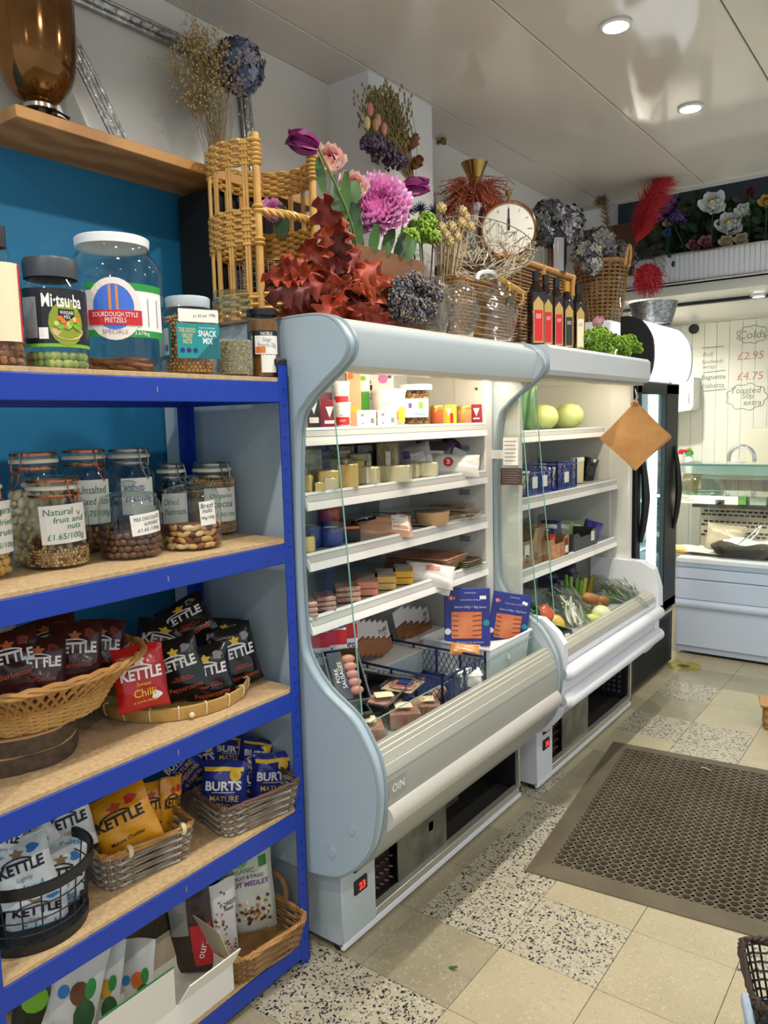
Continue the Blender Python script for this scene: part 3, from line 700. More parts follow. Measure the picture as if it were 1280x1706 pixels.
# ================================================================== top shelf of the rack
zt = RZ[0] + .001
def stand(px, top, wpx, xf=-1.53):
    """on the top shelf close to its front edge"""
    c0, r0, h0, f0 = spot(px, top, wpx, zt, x=xf - wpx * .0006)
    return c0, r0, h0, f0
c, r, h, f = stand(-8, 376, 68)
t = thing('nut_bottle', 'clear plastic bottle of almonds with black cap, at the left end of the top shelf', 'bottle', c, (0, 0, f))
screw_jar(t, r, h, mat('cap_black', '#26262a', .4), .42, .14, None, lambda r, hn: [(r * .9, 0), (r, .01), (r, hn * .62), (r * .93, hn * .76), (r * .6, hn * .9), (r * .42, hn)])
decal(t, 'side_label', CREAM, rect2(.055, h * .55, 6, 2), cyl(r + .001, h * .45, .35)); decal(t, 'label_border', RED, rect2(.005, h * .55, 1, 2), cyl(r + .0018, h * .45, .35), (.026, 0))
o = nut_fill(r * .97, h * .34, .017, nutmats('#a5673a', '#8d5530', '#b67a48'), asp=(1.2, .8, .6), seed=3).ob('almond_fill', nutmats('#a5673a', '#8d5530', '#b67a48'), None, loc=c, kind='stuff')
tag(o, 'brown almonds filling the capped bottle at the left end of the top shelf', 'nuts')
# black-lidded snack tub
c, r, h, f = stand(82, 434, 106)
t = thing('snack_tub', 'round tub of green snack peas with dark grey lid and black label', 'tub', c, (0, 0, f))
screw_jar(t, r, h, mat('tub_lid_grey', '#3c4046', .45), .80, .16)
decal(t, 'wrap_label', mat('label_black', '#1d1f22', .35), rect2(r * 3.0, h * .50, 18, 2), cyl(r + .0012, h * .46))
decal(t, 'label_edge', LIME, rect2(r * 3.0, h * .03, 18, 1), cyl(r + .0014, h * .205))
decal(t, 'lettering', WHITE, fitted('Mi·tsu·ba', width=r * 1.25, height=h * .12, bold=.02), cyl(r + .002, h * .60, .30))
g = decal(t, 'label_glow', mat('label_olive', '#8f9a2c', .4), disc2(r * .55, h * .20), cyl(r + .002, h * .40, .38))
decal(t, 'label_tag', BLACK, rect2(r * .5, h * .10, 3, 1), cyl(r + .0027, h * .475, .38)); decal(t, 'lettering', WHITE, fitted('WASABI\nMIX', width=r * .42, height=h * .07), cyl(r + .0034, h * .475, .38))
decal(t, 'bowl_picture', mat('bowl_tan', '#cdb27c', .5), poly2([(r * .52 * cos(a), -h * .09 * abs(sin(a)) if sin(a) < 0 else h * .02 * sin(a)) for a in [2 * pi * k / 24 for k in range(24)]]), cyl(r + .0027, h * .345, .42))
gg = random.Random(4)
for k in range(22):
    decal(t, 'pea_picture', [LIME, ORANGE, mat('pea_pale', '#c9cf7a', .5)][k % 3], disc2(.0055, .0055, 8), cyl(r + .0034 + k * .00003, h * .36, .42), (gg.uniform(-.42, .42) * r, gg.uniform(0, .09) * h))
decal(t, 'small_print', GREY, rect2(r * .5, h * .36, 3, 6), cyl(r + .0016, h * .45, -.72)); decal(t, 'code_block', WHITE, rect2(r * .28, h * .10, 2, 2), cyl(r + .002, h * .31, -.30))
pea = [MB().ball((0, 0, 0), .0095, 8, 6).mesh('snack_pea', m_) for m_ in nutmats('#a9b96a', '#c3cf7f', '#7f9a5c', '#9a7a45')]
gg = random.Random(9)
for k in range(2):
    for i in range(18):
        a = f - pi / 2 + R(-100 + 200 * i / 17) + gg.uniform(-.05, .05); rr = r - .0115
        o = mk('snack_pea', pea[3 if i < 5 else gg.randrange(3)], None, (c.x + rr * cos(a), c.y + rr * sin(a), zt + .011 + k * .0165)); tag(o, 'round coated snack pea at the bottom of the black-labelled tub', 'snack', 'coated peas in the tub')
# large pretzel jar
c, r, h, f = stand(186, 399, 155, -1.56)
t = thing('pretzel_jar', 'large clear jar with white lid and green-edged pretzel label', 'jar', c, (0, 0, f))
screw_jar(t, r, h, mat('lid_white', '#eceff0', .4), .76, .055, None, lambda r, hn: [(r * .93, 0), (r, .015), (r, hn * .76), (r * .96, hn * .84), (r * .80, hn * .92), (r * .74, hn * .94), (r * .74, hn)])
lw = r * 1.75; a0 = .26
decal(t, 'wrap_label', WHITE, rect2(lw, h * .36, 14, 2), cyl(r + .0012, h * .44, a0))
for v in (.605, .275): decal(t, 'label_edge', mat('edge_green', '#25923c', .5), rect2(lw, h * .05, 14, 1), cyl(r + .0018, h * v, a0))
decal(t, 'badge_ring', mat('badge_cream', '#e9dfd6', .5), disc2(r * .56, h * .22, 28), cyl(r + .0024, h * .445, a0 - .30)); decal(t, 'badge', mat('badge_blue', '#3f6fd0', .5), disc2(r * .41, h * .16, 24), cyl(r + .003, h * .46, a0 - .30))
br = MB()
for u in (-.07, .07): br.add([cyl(r + .0036, h * .46, a0 - .30)(u * r + x, v) for x, v in ((-.003, -h * .12), (.003, -h * .12), (.003, h * .15), (-.003, h * .15))], [(0, 1, 2, 3)])
br.ob('bridge_picture', mat('bridge_orange', '#d08a4a', .5), t, 0)
decal(t, 'ribbon', RED, rect2(r * 1.10, h * .105, 10, 1), cyl(r + .0038, h * .385, a0 - .28)); decal(t, 'lettering', WHITE, fitted('SOURDOUGH STYLE\nPRETZELS', width=r * .92, height=h * .075), cyl(r + .0045, h * .385, a0 - .28))
decal(t, 'lettering', GREY, fitted('SPECIALS', width=r * .5), cyl(r + .0036, h * .285, a0 - .30)); decal(t, 'lettering', WHITE, fitted('3.674kg', width=r * .34), cyl(r + .0026, h * .275, a0 + .25))
decal(t, 'nutrition_table', GREY, rect2(r * .02, h * .20, 1, 1), cyl(r + .0022, h * .43, a0 + .42)); decal(t, 'nutrition_table', GREY, rect2(r * .02, h * .20, 1, 1), cyl(r + .0022, h * .43, a0 + .68))
q = MB(); gg = random.Random(5)
for k in range(16):
    cx_, cy_ = gg.uniform(-.5, .5) * r, gg.uniform(-.6, .2) * r; R_ = .022
    q.tube([(cx_ + R_ * 1.3 * cos(a) , cy_ + R_ * sin(a), .012 + (k % 4) * .007 + .003 * sin(2 * a)) for a in [2 * pi * i / 10 for i in range(10)]], .0045, 5, True)
o = q.ob('pretzel_fill', mat('pretzel_brown', '#9a5a30', .5), None, loc=c, rot=(0, 0, f), kind='stuff'); tag(o, 'brown pretzels left at the bottom of the large jar', 'pretzels')
# square snack mix tub
c, r, h, f = stand(312, 497, 98)
t = thing('snack_mix_tub', 'square plastic tub of peanuts with teal label and grey lid', 'tub', c, (0, 0, f + R(20)))
s_ = r * .92; hb = h * .86
def sq(rr, z, k=6): 
    return [(rr * (abs(cos(a)) ** .35) * (1 if cos(a) > 0 else -1), rr * (abs(sin(a)) ** .35) * (1 if sin(a) > 0 else -1), z) for a in [2 * pi * (i + .5) / 32 for i in range(32)]]
prof = [(s_ * .86, 0), (s_ * .95, .008), (s_ * .95, hb * .85), (s_ * .80, hb)]
MB().grid(lambda u, v: sq(prof[round(v * 3)][0], prof[round(v * 3)][1])[round(u * 32) % 32], 32, 4, True).ob('body', G_pet, t, 50)
MB().lathe([(s_ * .80, hb), (s_ * .82, h * .98), (s_ * .78, h), (.0001, h)], 28, cap=False).ob('lid', mat('lid_pale_grey', '#aab4ba', .45), t, 50)
fx = flat(-s_ * .958); fl2 = lambda u, v: (-s_ * .958, -u, v)
for fn, nm in ((fx, 'front'), (fl2, 'side')): decal(t, 'label_panel', TEAL, rect2(s_ * 1.6, h * .44, 2, 2), fn, (0, h * .42))
decal(t, 'label_corner', mat('teal_dark', '#14666e', .5), poly2([(-.1 * s_, -h * .22), (s_ * .78, -h * .22), (s_ * .78, h * .10)]), flat(-s_ * .963), (0, h * .42))
decal(t, 'lettering', mat('gold_print', '#d9c36a', .5), fitted('THE GOOD\nVALLEY\nNUTS!', width=s_ * .62, height=h * .2, bold=.02), flat(-s_ * .966), (-s_ * .42, h * .48))
decal(t, 'lettering', WHITE, fitted('SNACK\nMIX', width=s_ * .70, height=h * .17, bold=.02), flat(-s_ * .966), (s_ * .34, h * .47)); decal(t, 'lettering', WHITE, fitted('SALT & VINEGAR', width=s_ * .6), flat(-s_ * .966), (s_ * .34, h * .585))
for k in range(3): decal(t, 'label_icon', NAVY, disc2(s_ * .09, s_ * .09, 10), flat(-s_ * .966), (-s_ * (.62 - .24 * k), h * .30))
decal(t, 'price_tag', PAPER, rect2(s_ * 1.5, h * .16, 2, 1), flat(-s_ * .972), (.03 * s_, h * .735)); decal(t, 'handwriting', INK, fitted('£1.35 per 100g', width=s_ * .85, shear=.2), flat(-s_ * .976), (s_ * .25, h * .735), .1)
decal(t, 'nutrition_label', WHITE, rect2(s_ * 1.1, h * .34, 1, 1), lambda u, v: (-s_ * .964, -u, v), (0, h * .42))
q = MB()
for k in range(7): q.add([(-s_ * .968, -(.15 * s_ + k * .0035) + x, h * .30 + y) for x, y in ((0, 0), (.0018, 0), (.0018, h * .08), (0, h * .08))], [(0, 1, 2, 3)])
q.ob('barcode', INK, t, 0)
nm = nutmats('#c98f4e', '#d9a766', '#b97c40')
o = nut_fill(s_ * .90, h * .74, .011, nm, seed=8).ob('peanut_fill', nm, None, loc=c, kind='stuff'); tag(o, 'coated peanuts filling the square teal-labelled tub', 'nuts')
# seed jar
c, r, h, f = stand(386, 486, 62)
t = thing('seed_jar', 'clear glass jar of pale oat seeds with ridged glass lid', 'jar', c, (0, 0, f))
screw_jar(t, r, h, G_green, .92, .18, G_jar)
MB().lathe([(r * .86, h * .86), (r * .98, h * .87), (r * .98, h * .89), (r * .86, h * .90)], 24, cap=False).ob('lid_ridge', G_green, t)
nm = nutmats('#b3a988', '#9d9474', '#c7bf9f')
o = nut_fill(r * .97, h * .40, .0062, nm, asp=(1.5, .5, .5), seed=2).ob('seed_fill', nm, None, loc=c, kind='stuff'); tag(o, 'pale seeds in the lower half of the ridged-lid glass jar', 'seeds')
# amber jar
c, r, h, f = stand(436, 517, 53)
t = thing('preserve_jar', 'amber preserve jar with black lid at the right end of the top shelf', 'jar', c, (0, 0, f))
screw_jar(t, r, h, mat('lid_black', '#1a1a1c', .3), .97, .07, G_jar)
MB().lathe([(.0001, .004), (r * .93, .004), (r * .95, h * .72), (r * .90, h * .84), (.0001, h * .84)], 20).ob('preserve', mat('amber_preserve', '#8a5a20', .2, noise=(30, .35, .7), c2='#5d3812', sub=.2), t)
decal(t, 'wrap_label', BLACK, rect2(r * 2.3, h * .36, 10, 2), cyl(r + .0012, h * .50)); decal(t, 'lettering', WHITE, fitted('NOËLS', width=r * .75, bold=.01), cyl(r + .002, h * .64, .25))
lb = decal(t, 'paper_label', PAPER, rect2(r * 1.55, h * .27, 8, 2), cyl(r + .0018, h * .47, .25)); decal(lb, 'handwriting', GREY, fitted('Ginger\nPreserve 120g', width=r * 1.2, height=h * .16, shear=.2), cyl(r + .0024, h * .50, .25)); decal(lb, 'sticker', ORANGE, rect2(r * .6, h * .09, 3, 1), cyl(r + .0024, h * .40, -.15))
decal(t, 'paper_label', PAPER, rect2(r * 1.0, h * .26, 6, 2), cyl(r + .0012, h * .20, .35))
# ================================================================== second shelf: jars of nuts
z2 = RZ[1] + .001
def jar(px, top, w, kind, name, label, base=None, x=None, wire=M_cop, side=1):
    c, r, h, f = spot(px, top, w, z2, base=base, x=x)
    t = thing(name, label, 'jar', c, (0, 0, f), 'jars on the second rack shelf')
    clip_jar(t, r, h, wire, side) if kind == 'clip' else knob_jar(t, r, h)
    return t, c, r, h, f
def filled(t, c, r, h, label, cols, size, asp=(1, .75, .7), seed=1):
    nm = nutmats(*cols); o = nut_fill(r * .97, h, size, nm, asp=asp, seed=seed).ob('nut_fill', nm, None, loc=c, kind='stuff'); tag(o, label, 'nuts'); return o
t, c, r, h, f = jar(54, 742, 94, 'clip', 'clip_jar', 'tall clip-top jar nearly full of cashews at the back', x=-1.77, side=-1)
filled(t, c, r, h * .66, 'pale cashews filling the tall clip-top jar', ('#d9c59c', '#c9b284', '#e3d3b0'), .024, (1.2, .7, .7))
t, c, r, h, f = jar(138, 738, 84, 'clip', 'clip_jar', 'clip-top jar labelled unsalted mixed nuts, behind the fruit and nut jar', x=-1.835)
filled(t, c, r, h * .28, 'mixed nuts low in the unsalted mixed nuts jar', ('#8a5a33', '#b98a52', '#6b4426'), .020, seed=2)
paper_label(t, r, h * .47, r * 1.45, h * .40, [('Unsalted', 0, .28, .75, .18), ('mixed nuts', .02, .02, .88, .16), ('£1.75/100g', .05, -.28, .85, .18)], INKG, .25)
t, c, r, h, f = jar(213, 737, 82, 'clip', 'clip_jar', 'clip-top jar labelled walnuts, behind the chocolate almond jar', x=-1.80, wire=M_swire)
filled(t, c, r, h * .25, 'walnuts low in the jar labelled walnuts', ('#7a5230', '#94683c', '#5c3b20'), .024, seed=3)
paper_label(t, r, h * .50, r * 1.35, h * .34, [('walnuts', -.12, .25, .6, .2), ('£1.65/100g', 0, -.1, .8, .2)], INKB, .30)
t, c, r, h, f = jar(284, 770, 58, 'clip', 'clip_jar', 'dark clip-top jar labelled dried mushrooms against the rear post', x=-1.84, wire=M_swire)
filled(t, c, r, h * .70, 'dark dried mushrooms filling the small clip-top jar', ('#2b2119', '#3d2f22', '#1c1612'), .022, seed=4)
paper_label(t, r, h * .40, r * 1.5, h * .40, [('Dried', -.15, .22, .55, .2), ('Mushrooms', 0, -.1, .85, .2)], INKG, .15)
t, c, r, h, f = jar(352, 768, 78, 'clip', 'clip_jar', 'clip-top jar labelled organic cocoa in the right rear corner', x=-1.78, wire=M_swire)
filled(t, c, r, h * .76, 'tan cocoa powder pieces in the right rear clip-top jar', ('#b99a68', '#a98655', '#c9ad7a'), .010, seed=5)
paper_label(t, r, h * .42, r * 1.45, h * .46, [('Organic', 0, .25, .7, .16), ('cocoa', .05, 0, .6, .14), ('£1.85/100g', .1, -.3, .75, .14)], INKG, .35)
t, c, r, h, f = jar(-30, 790, 106, 'clip', 'clip_jar', 'clip-top jar of pale fruit cut off at the left edge of the second shelf', base=972)
filled(t, c, r, h * .38, 'pale dried fruit pieces in the jar at the left edge', ('#d9b25a', '#c9a24a', '#e6d090'), .024, seed=6)
paper_label(t, r, h * .50, r * 1.5, h * .50, [('Natural', .05, .32, .8, .14), ('dried', .2, .1, .5, .12), ('fruits', .2, -.1, .5, .12), ('£1.85/100g', .05, -.36, .85, .13)], INKG, .62)
t, c, r, h, f = jar(99, 793, 108, 'clip', 'clip_jar', 'front clip-top jar with copper clip labelled natural fruit and nuts', base=950)
filled(t, c, r, h * .20, 'crumbly muesli at the bottom of the fruit and nuts jar', ('#c2a06a', '#a9834e', '#d8bc88', '#6b4630'), .0085, seed=7)
o = filled(t, c + Vector((0, 0, h * .17)), r * .93, h * .20, 'dried fruit and nut pieces lying over the muesli in the front clip-top jar', ('#5a3826', '#b98c4e', '#d2ad62', '#3b241a'), .020, seed=8)
paper_label(t, r, h * .50, r * 1.45, h * .42, [('Natural', -.12, .32, .62, .17), ('fruit and', .1, .12, .66, .15), ('nuts', .2, -.07, .3, .12), ('£1.65/100g', .03, -.34, .8, .2)], INKG, .25, .04)
t, c, r, h, f = jar(221, 800, 105, 'knob', 'knob_jar', 'knob-lidded glass jar of milk chocolate almonds', base=934)
paper_label(t, r, h * .46, r * 1.10, h * .27, [('MILK CHOCOLATE', 0, .27, .85, .18), ('ALMONDS', .12, .02, .5, .16), ('£1.65 /100g', .05, -.28, .75, .2)], INK, .55, .08)
paper_label(t, r, h * .48, r * .9, h * .30, [], INK, pi - .6, off=-.003)
def loose(me_list, n_rows, sz, c, r, f, label, group, name, cat, seed, arc=115, dz=.8):
    g = random.Random(seed)
    for k in range(n_rows):
        n = int(2 * R(arc) * r / (sz * 1.02))
        for i in range(n):
            a = f - pi / 2 + R(-arc) + 2 * R(arc) * (i + .5 * (k % 2)) / n + g.uniform(-.05, .05); rr = r - sz * .45 - g.uniform(0, .006)
            o = mk(name, me_list[g.randrange(len(me_list))], None, (c.x + rr * cos(a), c.y + rr * sin(a), c.z + .004 + sz * .42 + k * sz * dz + g.uniform(-.001, .001)), (g.uniform(-.6, .6), g.uniform(-.7, .7), a + pi / 2 + g.uniform(-.4, .4)))
            tag(o, label, cat, group)
alm = [MB().ball((0, 0, 0), (.0115, .008, .0082), 10, 7).mesh('chocolate_almond', mat('milk_chocolate', '#5d3a2c', .3, noise=(20, .3, .7), c2='#6b4636'))]
loose(alm, 4, .0195, c, r, f, 'milk chocolate almond in the knob-lidded jar', 'chocolate almonds in the jar', 'chocolate_almond', 'sweet', 3, 95)
q = MB().lathe([(.0001, .005), (r - .022, .005), (r - .022, .062), (.0001, .066)], 16).ob('almond_fill', MATS['milk_chocolate'], None, loc=c); q['kind'] = 'stuff'; tag(q, 'mass of chocolate almonds in the middle of the knob-lidded jar', 'sweets')
t, c, r, h, f = jar(323, 790, 100, 'knob', 'knob_jar', 'knob-lidded glass jar of brazil nuts at the right of the front row', base=919)
paper_label(t, r, h * .50, r * .60, h * .32, [('Brazil', -.05, .32, .8, .2), ('nuts', -.05, .1, .6, .15), ('90g/100g', 0, -.2, .85, .16)], INK, .55, .05)
bz = [MB().ball((0, 0, 0), (.0150, .0075, .0075), 8, 6).mesh('brazil_nut', m_) for m_ in nutmats('#d2a86a', '#e0c08c', '#8a4f30', '#6e3a24', '#c79a58')]
loose(bz, 4, .0200, c, r, f, 'brazil nut in the right-hand knob-lidded jar', 'brazil nuts in the jar', 'brazil_nut', 'nut', 5, 95)
q = MB().lathe([(.0001, .005), (r - .022, .005), (r - .022, .062), (.0001, .066)], 16).ob('nut_fill', MATS['nut_8a4f30'], None, loc=c); q['kind'] = 'stuff'; tag(q, 'mass of brazil nuts in the middle of the right-hand jar', 'nuts')
# ================================================================== crisp bags
class Bag:
    """pillow bag: local -Y is the printed front, origin at its centre"""
    def __init__(s, w, h, d, seed=0):
        s.w, s.h, s.d = w, h, d; g = random.Random(seed); s.ph = [g.uniform(0, 6.28) for _ in range(6)]
    def th(s, u, v):
        e = max(0, 1 - abs(u) ** 4) ** .6 * max(0, 1 - abs(v / .93) ** 3.2) ** .65 if abs(v) < .93 else 0
        p = s.ph
        w_ = .10 * sin(5 * u + 3 * v + p[0]) + .08 * sin(9 * u * v + p[1]) + .06 * sin(11 * v + 4 * u + p[2])
        return s.d / 2 * e * (1 + w_) + .0006
    def xz(s, u, v):
        p = s.ph; sh = 1 - .05 * (1 - v * v) * (.6 + .4 * sin(4 * v + p[3]))
        return s.w / 2 * u * sh, s.h / 2 * v + .012 * s.h * sin(3 * u + p[4]) * abs(v)
    def front(s, off=.0012):
        def fn(x, z):
            u, v = max(-1, min(1, 2 * x / s.w)), max(-1, min(1, 2 * z / s.h)); X, Z = s.xz(u, v)
            return (X, -s.th(u, v) - off, Z)
        return fn
    def body(s):
        q = MB()
        for sg in (-1, 1):
            def fn(a, b):
                u, v = 2 * a - 1, 2 * b - 1; X, Z = s.xz(u, v); return (X, sg * s.th(u, v), Z)
            n = len(q.f); q.grid(fn, 15, 19)
            if sg > 0: q.f[n:] = [f_[::-1] for f_ in q.f[n:]]
        return q
    def seals(s):
        q = MB()
        for sv in (-1, 1):
            for k in range(4):
                v = sv * (.945 + k * .014)
                q.tube([(s.xz(u, v)[0], -.0012 - .0006, s.xz(u, v)[1]) for u in [-1 + i / 5 for i in range(11)]], .0011, 4)
        return q
STY = {
    'bbq': ('#3a0c13', WHITE, 'KETTLE', [('Barbecue', mat('print_brick', '#b3502f', .5), -.22, .60)], '#c46a3c'),
    'chili': ('#b5141a', WHITE, 'KETTLE', [('Sweet', YEL, -.10, .3), ('Chilli', YEL, -.26, .48), ('& SOUR CREAM', YEL, -.42, .5)], '#f3eee2'),
    'pepper': ('#101013', WHITE, 'KETTLE', [('SEA SALT &\nCRUSHED BLACK', mat('print_ember', '#d2542c', .5), -.20, .52), ('Peppercorns', mat('print_ember', '#d2542c', .5), -.40, .78)], '#e8c33a'),
    'salt': ('#dfe7ea', INK, 'KETTLE', [('Lightly', GREY, -.14, .3), ('Salted', mat('print_aqua', '#2b9fd0', .5), -.32, .60)], '#8a6a3c'),
    'amber': ('#e09a17', INK, 'KETTLE', [('Mature Cheddar', INK, -.30, .6)], '#c2482a'),
    'burts': ('#1f2c86', WHITE, 'BURTS', [('MATURE', YEL, -.18, .68), ('CHEDDAR', YEL, -.34, .76), ('& ONION', YEL, -.50, .66)], '#d8c73a')}
def crisp_bag(px, py, wpx, hpx, style, label, x, roll=0.0, tilt=-.15, yaw=0.0, dk=.42, seed=0, group=None, h_txt=.14):
    p = at(px, py, x=x); k = mpp(p); w_, h_ = wpx * k, hpx * k
    cB, ink, word, lines, emb = STY[style]
    b = Bag(w_, h_, min(w_, h_) * dk, seed)
    t = thing('crisp_bag', label, 'crisps', p, (tilt, roll, face(p) + yaw), group)
    m_ = mat('foil_' + style, cB, .28, noise=(9, .3, .75), c2=cB, coat=.3, bump=(22, .35))
    bo = b.body().ob('bag_body', m_, t, 60)
    b.seals().ob('crimped_seal', m_, t, kind='stuff')
    fr = b.front(.0016); fr2 = b.front(.0026)
    decal(t, 'lettering', ink, fitted(word, width=w_ * .80, height=h_ * h_txt * 1.25, bold=.035), fr2, (0, h_ * .07))
    for (s, mm, v, wd) in lines: decal(t, 'flavour_lettering', mm, fitted(s, width=w_ * wd * .92, bold=.01), fr2, (w_ * .02, h_ * v * .88))
    me = mat('emblem_' + style, emb, .5)
    if style == 'burts':
        decal(t, 'top_band', YEL, rect2(w_ * .86, h_ * .07, 8, 2), fr, (0, h_ * .36)); decal(t, 'round_badge', YEL, disc2(w_ * .13, w_ * .13), fr2, (w_ * .26, h_ * .26))
        decal(t, 'rule', WHITE, rect2(w_ * .5, h_ * .012, 6, 1), fr2, (0, -h_ * .045))
    else:
        q = [(w_ * .10 * (1 + .35 * sin(5 * a)) * cos(a), h_ * .06 * (1 + .35 * sin(5 * a)) * sin(a)) for a in [2 * pi * i / 20 for i in range(20)]]
        decal(t, 'emblem', me, poly2(q), fr2, (-w_ * .02, h_ * .27))
        arch = [(w_ * .30 * cos(a), h_ * .10 * sin(a)) for a in [R(20 + 140 * i / 10) for i in range(11)]]
        arch += [(x_ * .86, y_ * .78) for x_, y_ in arch[::-1]]
        decal(t, 'arch_mark', ink, poly2(arch), fr2, (-w_ * .05, h_ * .12))
        if style in ('pepper', 'amber', 'bbq', 'salt', 'chili'):
            mm = {'pepper': GREY, 'amber': RED, 'bbq': mat('print_rust', '#7d2a1c', .5), 'salt': SKY, 'chili': WHITE}[style]
            decal(t, 'picture', mm, poly2([(w_ * .10 * cos(a) * (1 + .3 * cos(3 * a)), h_ * .07 * sin(a)) for a in [2 * pi * i / 16 for i in range(16)]]), fr, (w_ * .24, h_ * .30 if style != 'chili' else -h_ * .30))
    return t
# ================================================================== woven baskets
def sup(a, b, n, th):
    c_, s_ = cos(th), sin(th); return (a * math.copysign(abs(c_) ** (2 / n), c_), b * math.copysign(abs(s_) ** (2 / n), s_))
def weave(t, a0, b0, a1, b1, H, n=4, rows=10, stakes=28, rs=.004, mw=None, ms=None, mr=None, rim=.007, dip=None, rowmat=None, z0=0.0, amp=None, floor=True):
    """dip(th) -> rim height factor; builds weave, stakes, rim and floor of a basket under t"""
    N = stakes * 2; amp = amp or rs * .9
    dip = dip or (lambda th: 1.0)
    def pt(th, k, o=0.0):
        a, b = a0 + (a1 - a0) * k, b0 + (b1 - b0) * k; x, y = sup(a, b, n, th); L = sqrt(x * x + y * y) or 1
        return Vector((x + x / L * o, y + y / L * o, z0 + H * k * dip(th)))
    ths = [2 * pi * i / N for i in range(N)]
    q = MB()
    for r_ in range(rows):
        k = (r_ + .5) / rows; q.m = r_ % 2 if isinstance(mw, list) else 0
        q.tube([pt(th, k, amp * (1 if (i // 2 + r_) % 2 else -1) * (1 if i % 2 else .3)) for i, th in enumerate(ths)], rs, 4, True)
    q.ob('weave', mw, t, kind='stuff')
    q = MB()
    for i in range(stakes):
        th = 2 * pi * (i + .25) / stakes; q.tube([pt(th, k / 3) for k in range(4)], rs * .9, 5)
    q.ob('stakes', ms or (mw[0] if isinstance(mw, list) else mw), t, kind='stuff')
    q = MB()
    for s_ in range(3):
        q.tube([pt(th, 1, rim * .6 * sin(8 * th * 1 + s_ * 2.1 + i * .9)) + Vector((0, 0, rim * .6 * cos(i * .9 + s_ * 2.1))) for i, th in enumerate(ths)], rim * .62, 5, True)
    q.ob('rim', mr or (mw[0] if isinstance(mw, list) else mw), t)
    if floor:
        MB().prism([tuple(sup(a0, b0, n, th)) for th in ths], z0 + .001, z0 + .006, 'z').ob('basket_floor', ms or (mw[0] if isinstance(mw, list) else mw), t)
    return pt
M_wk = mat('wicker_honey', '#b98a4c', .55, noise=(30, .3, .7), c2='#a27238'); M_wk2 = mat('wicker_pale', '#d0a767', .5, noise=(30, .3, .7), c2='#bd9150')
M_wg = mat('willow_grey', '#b3b0a6', .6, noise=(25, .3, .7), c2='#8d897e'); M_wg2 = mat('willow_brown', '#8a7a66', .6, noise=(25, .3, .7), c2='#6a5846')
M_wd = mat('wicker_tan', '#9c7647', .6, noise=(25, .3, .7), c2='#7d5a33')
z3, z4, z5 = RZ[2] + .001, RZ[3] + .001, RZ[4] + .001
# wood slices under the oval basket
M_bark = mat('tree_bark', '#5c4a3a', .9, noise=(40, .3, .7), c2='#3d3026', bump=(60, .8)); M_cut = mat('cut_wood', '#b08a5c', .7)
pc = at(52, 1238, z=z3); zz = z3
for k, (hh, rr, nm) in enumerate(((.042, .150, 'bark-edged wood slice under the other slice on the third shelf'), (.040, .145, 'bark-edged wood slice directly under the oval basket'))):
    g = random.Random(k); q = MB(); N = 48
    wob = [rr * (1 + .03 * sin(5 * i * 2 * pi / N + k) + g.uniform(-.012, .012)) for i in range(N)]
    q.prism([(w_ * cos(2 * pi * i / N), w_ * sin(2 * pi * i / N)) for i, w_ in enumerate(wob)], 0, hh, 'z')
    t = thing('wood_slice', nm, 'wood slice', (-1.765 + .01 * k, .86, zz), group='wood slices'); q.ob('bark', M_bark, t, 20)
    MB().prism([(w_ * 1.004 * cos(2 * pi * i / N), w_ * 1.004 * sin(2 * pi * i / N)) for i, w_ in enumerate(wob)], hh - .003, hh + .0015, 'z').ob('cut_face', M_cut, t); zz += hh + .0016
# oval basket
t = thing('oval_basket', 'honey wicker oval basket of maroon crisp bags on the wood slices', 'basket', (-1.725, .905, zz), (0, 0, R(90)))
ob_c = t.location.copy()
weave(t, .15, .115, .19, .140, .055, 2.2, 10, 34, .0032, M_wk2, M_wk2, M_wk, .006, z0=.002)
def op(th, k, o=0):
    x, y = sup(.19 + .075 * k, .140 + .055 * k, 2.2, th); return (x, y, .057 + .062 * k)
q = MB()
for i in range(64):
    th = 2 * pi * i / 64
    for sg in (-1, 1): q.tube([op(th + sg * .17 * k / 5, k / 5) for k in range(6)], .0042, 5)
q.ob('open_weave', [M_wk], t, kind='stuff')
q = MB()
for s_ in range(3): q.tube([tuple(Vector(op(2 * pi * i / 90, 1)) + Vector((.006 * cos(i * .8 + s_ * 2.1), 0, .006 * sin(i * .8 + s_ * 2.1)))) for i in range(90)], .006, 5, True)
q.ob('rim', M_wk, t)
# (px, py, w, h, roll, x)
for i, (px, py, w_, h_, ro, x, lb) in enumerate([
        (20, 1104, 92, 108, -.12, -1.72, 'maroon crisp bag at the left front of the oval basket'), (66, 1112, 84, 100, .05, -1.69, 'maroon crisp bag lying low at the centre of the oval basket'),
        (126, 1088, 84, 104, .08, -1.71, 'maroon crisp bag with clear white lettering in the oval basket'), (168, 1082, 74, 100, .14, -1.74, 'maroon crisp bag at the right end of the oval basket'),
        (84, 1072, 96, 86, -.2, -1.80, 'maroon crisp bag at the back of the oval basket')]):
    crisp_bag(px, py, w_, h_, 'bbq', lb, x, ro, -.35, 0, .36, 10 + i, 'maroon crisp bags')
p = at(4, 1028, x=-1.90); t = thing('shelf_card', 'small white card at the back left of the third rack shelf', 'card', (p.x, p.y, z3)); MB().box((0, 0, (p.z - z3 + .025) / 2), (.002, .06, p.z - z3 + .025)).ob('card_sheet', PAPER, t, 0); MB().box((.01, 0, .006), (.03, .06, .012), .002).ob('card_foot', PAPER, t)
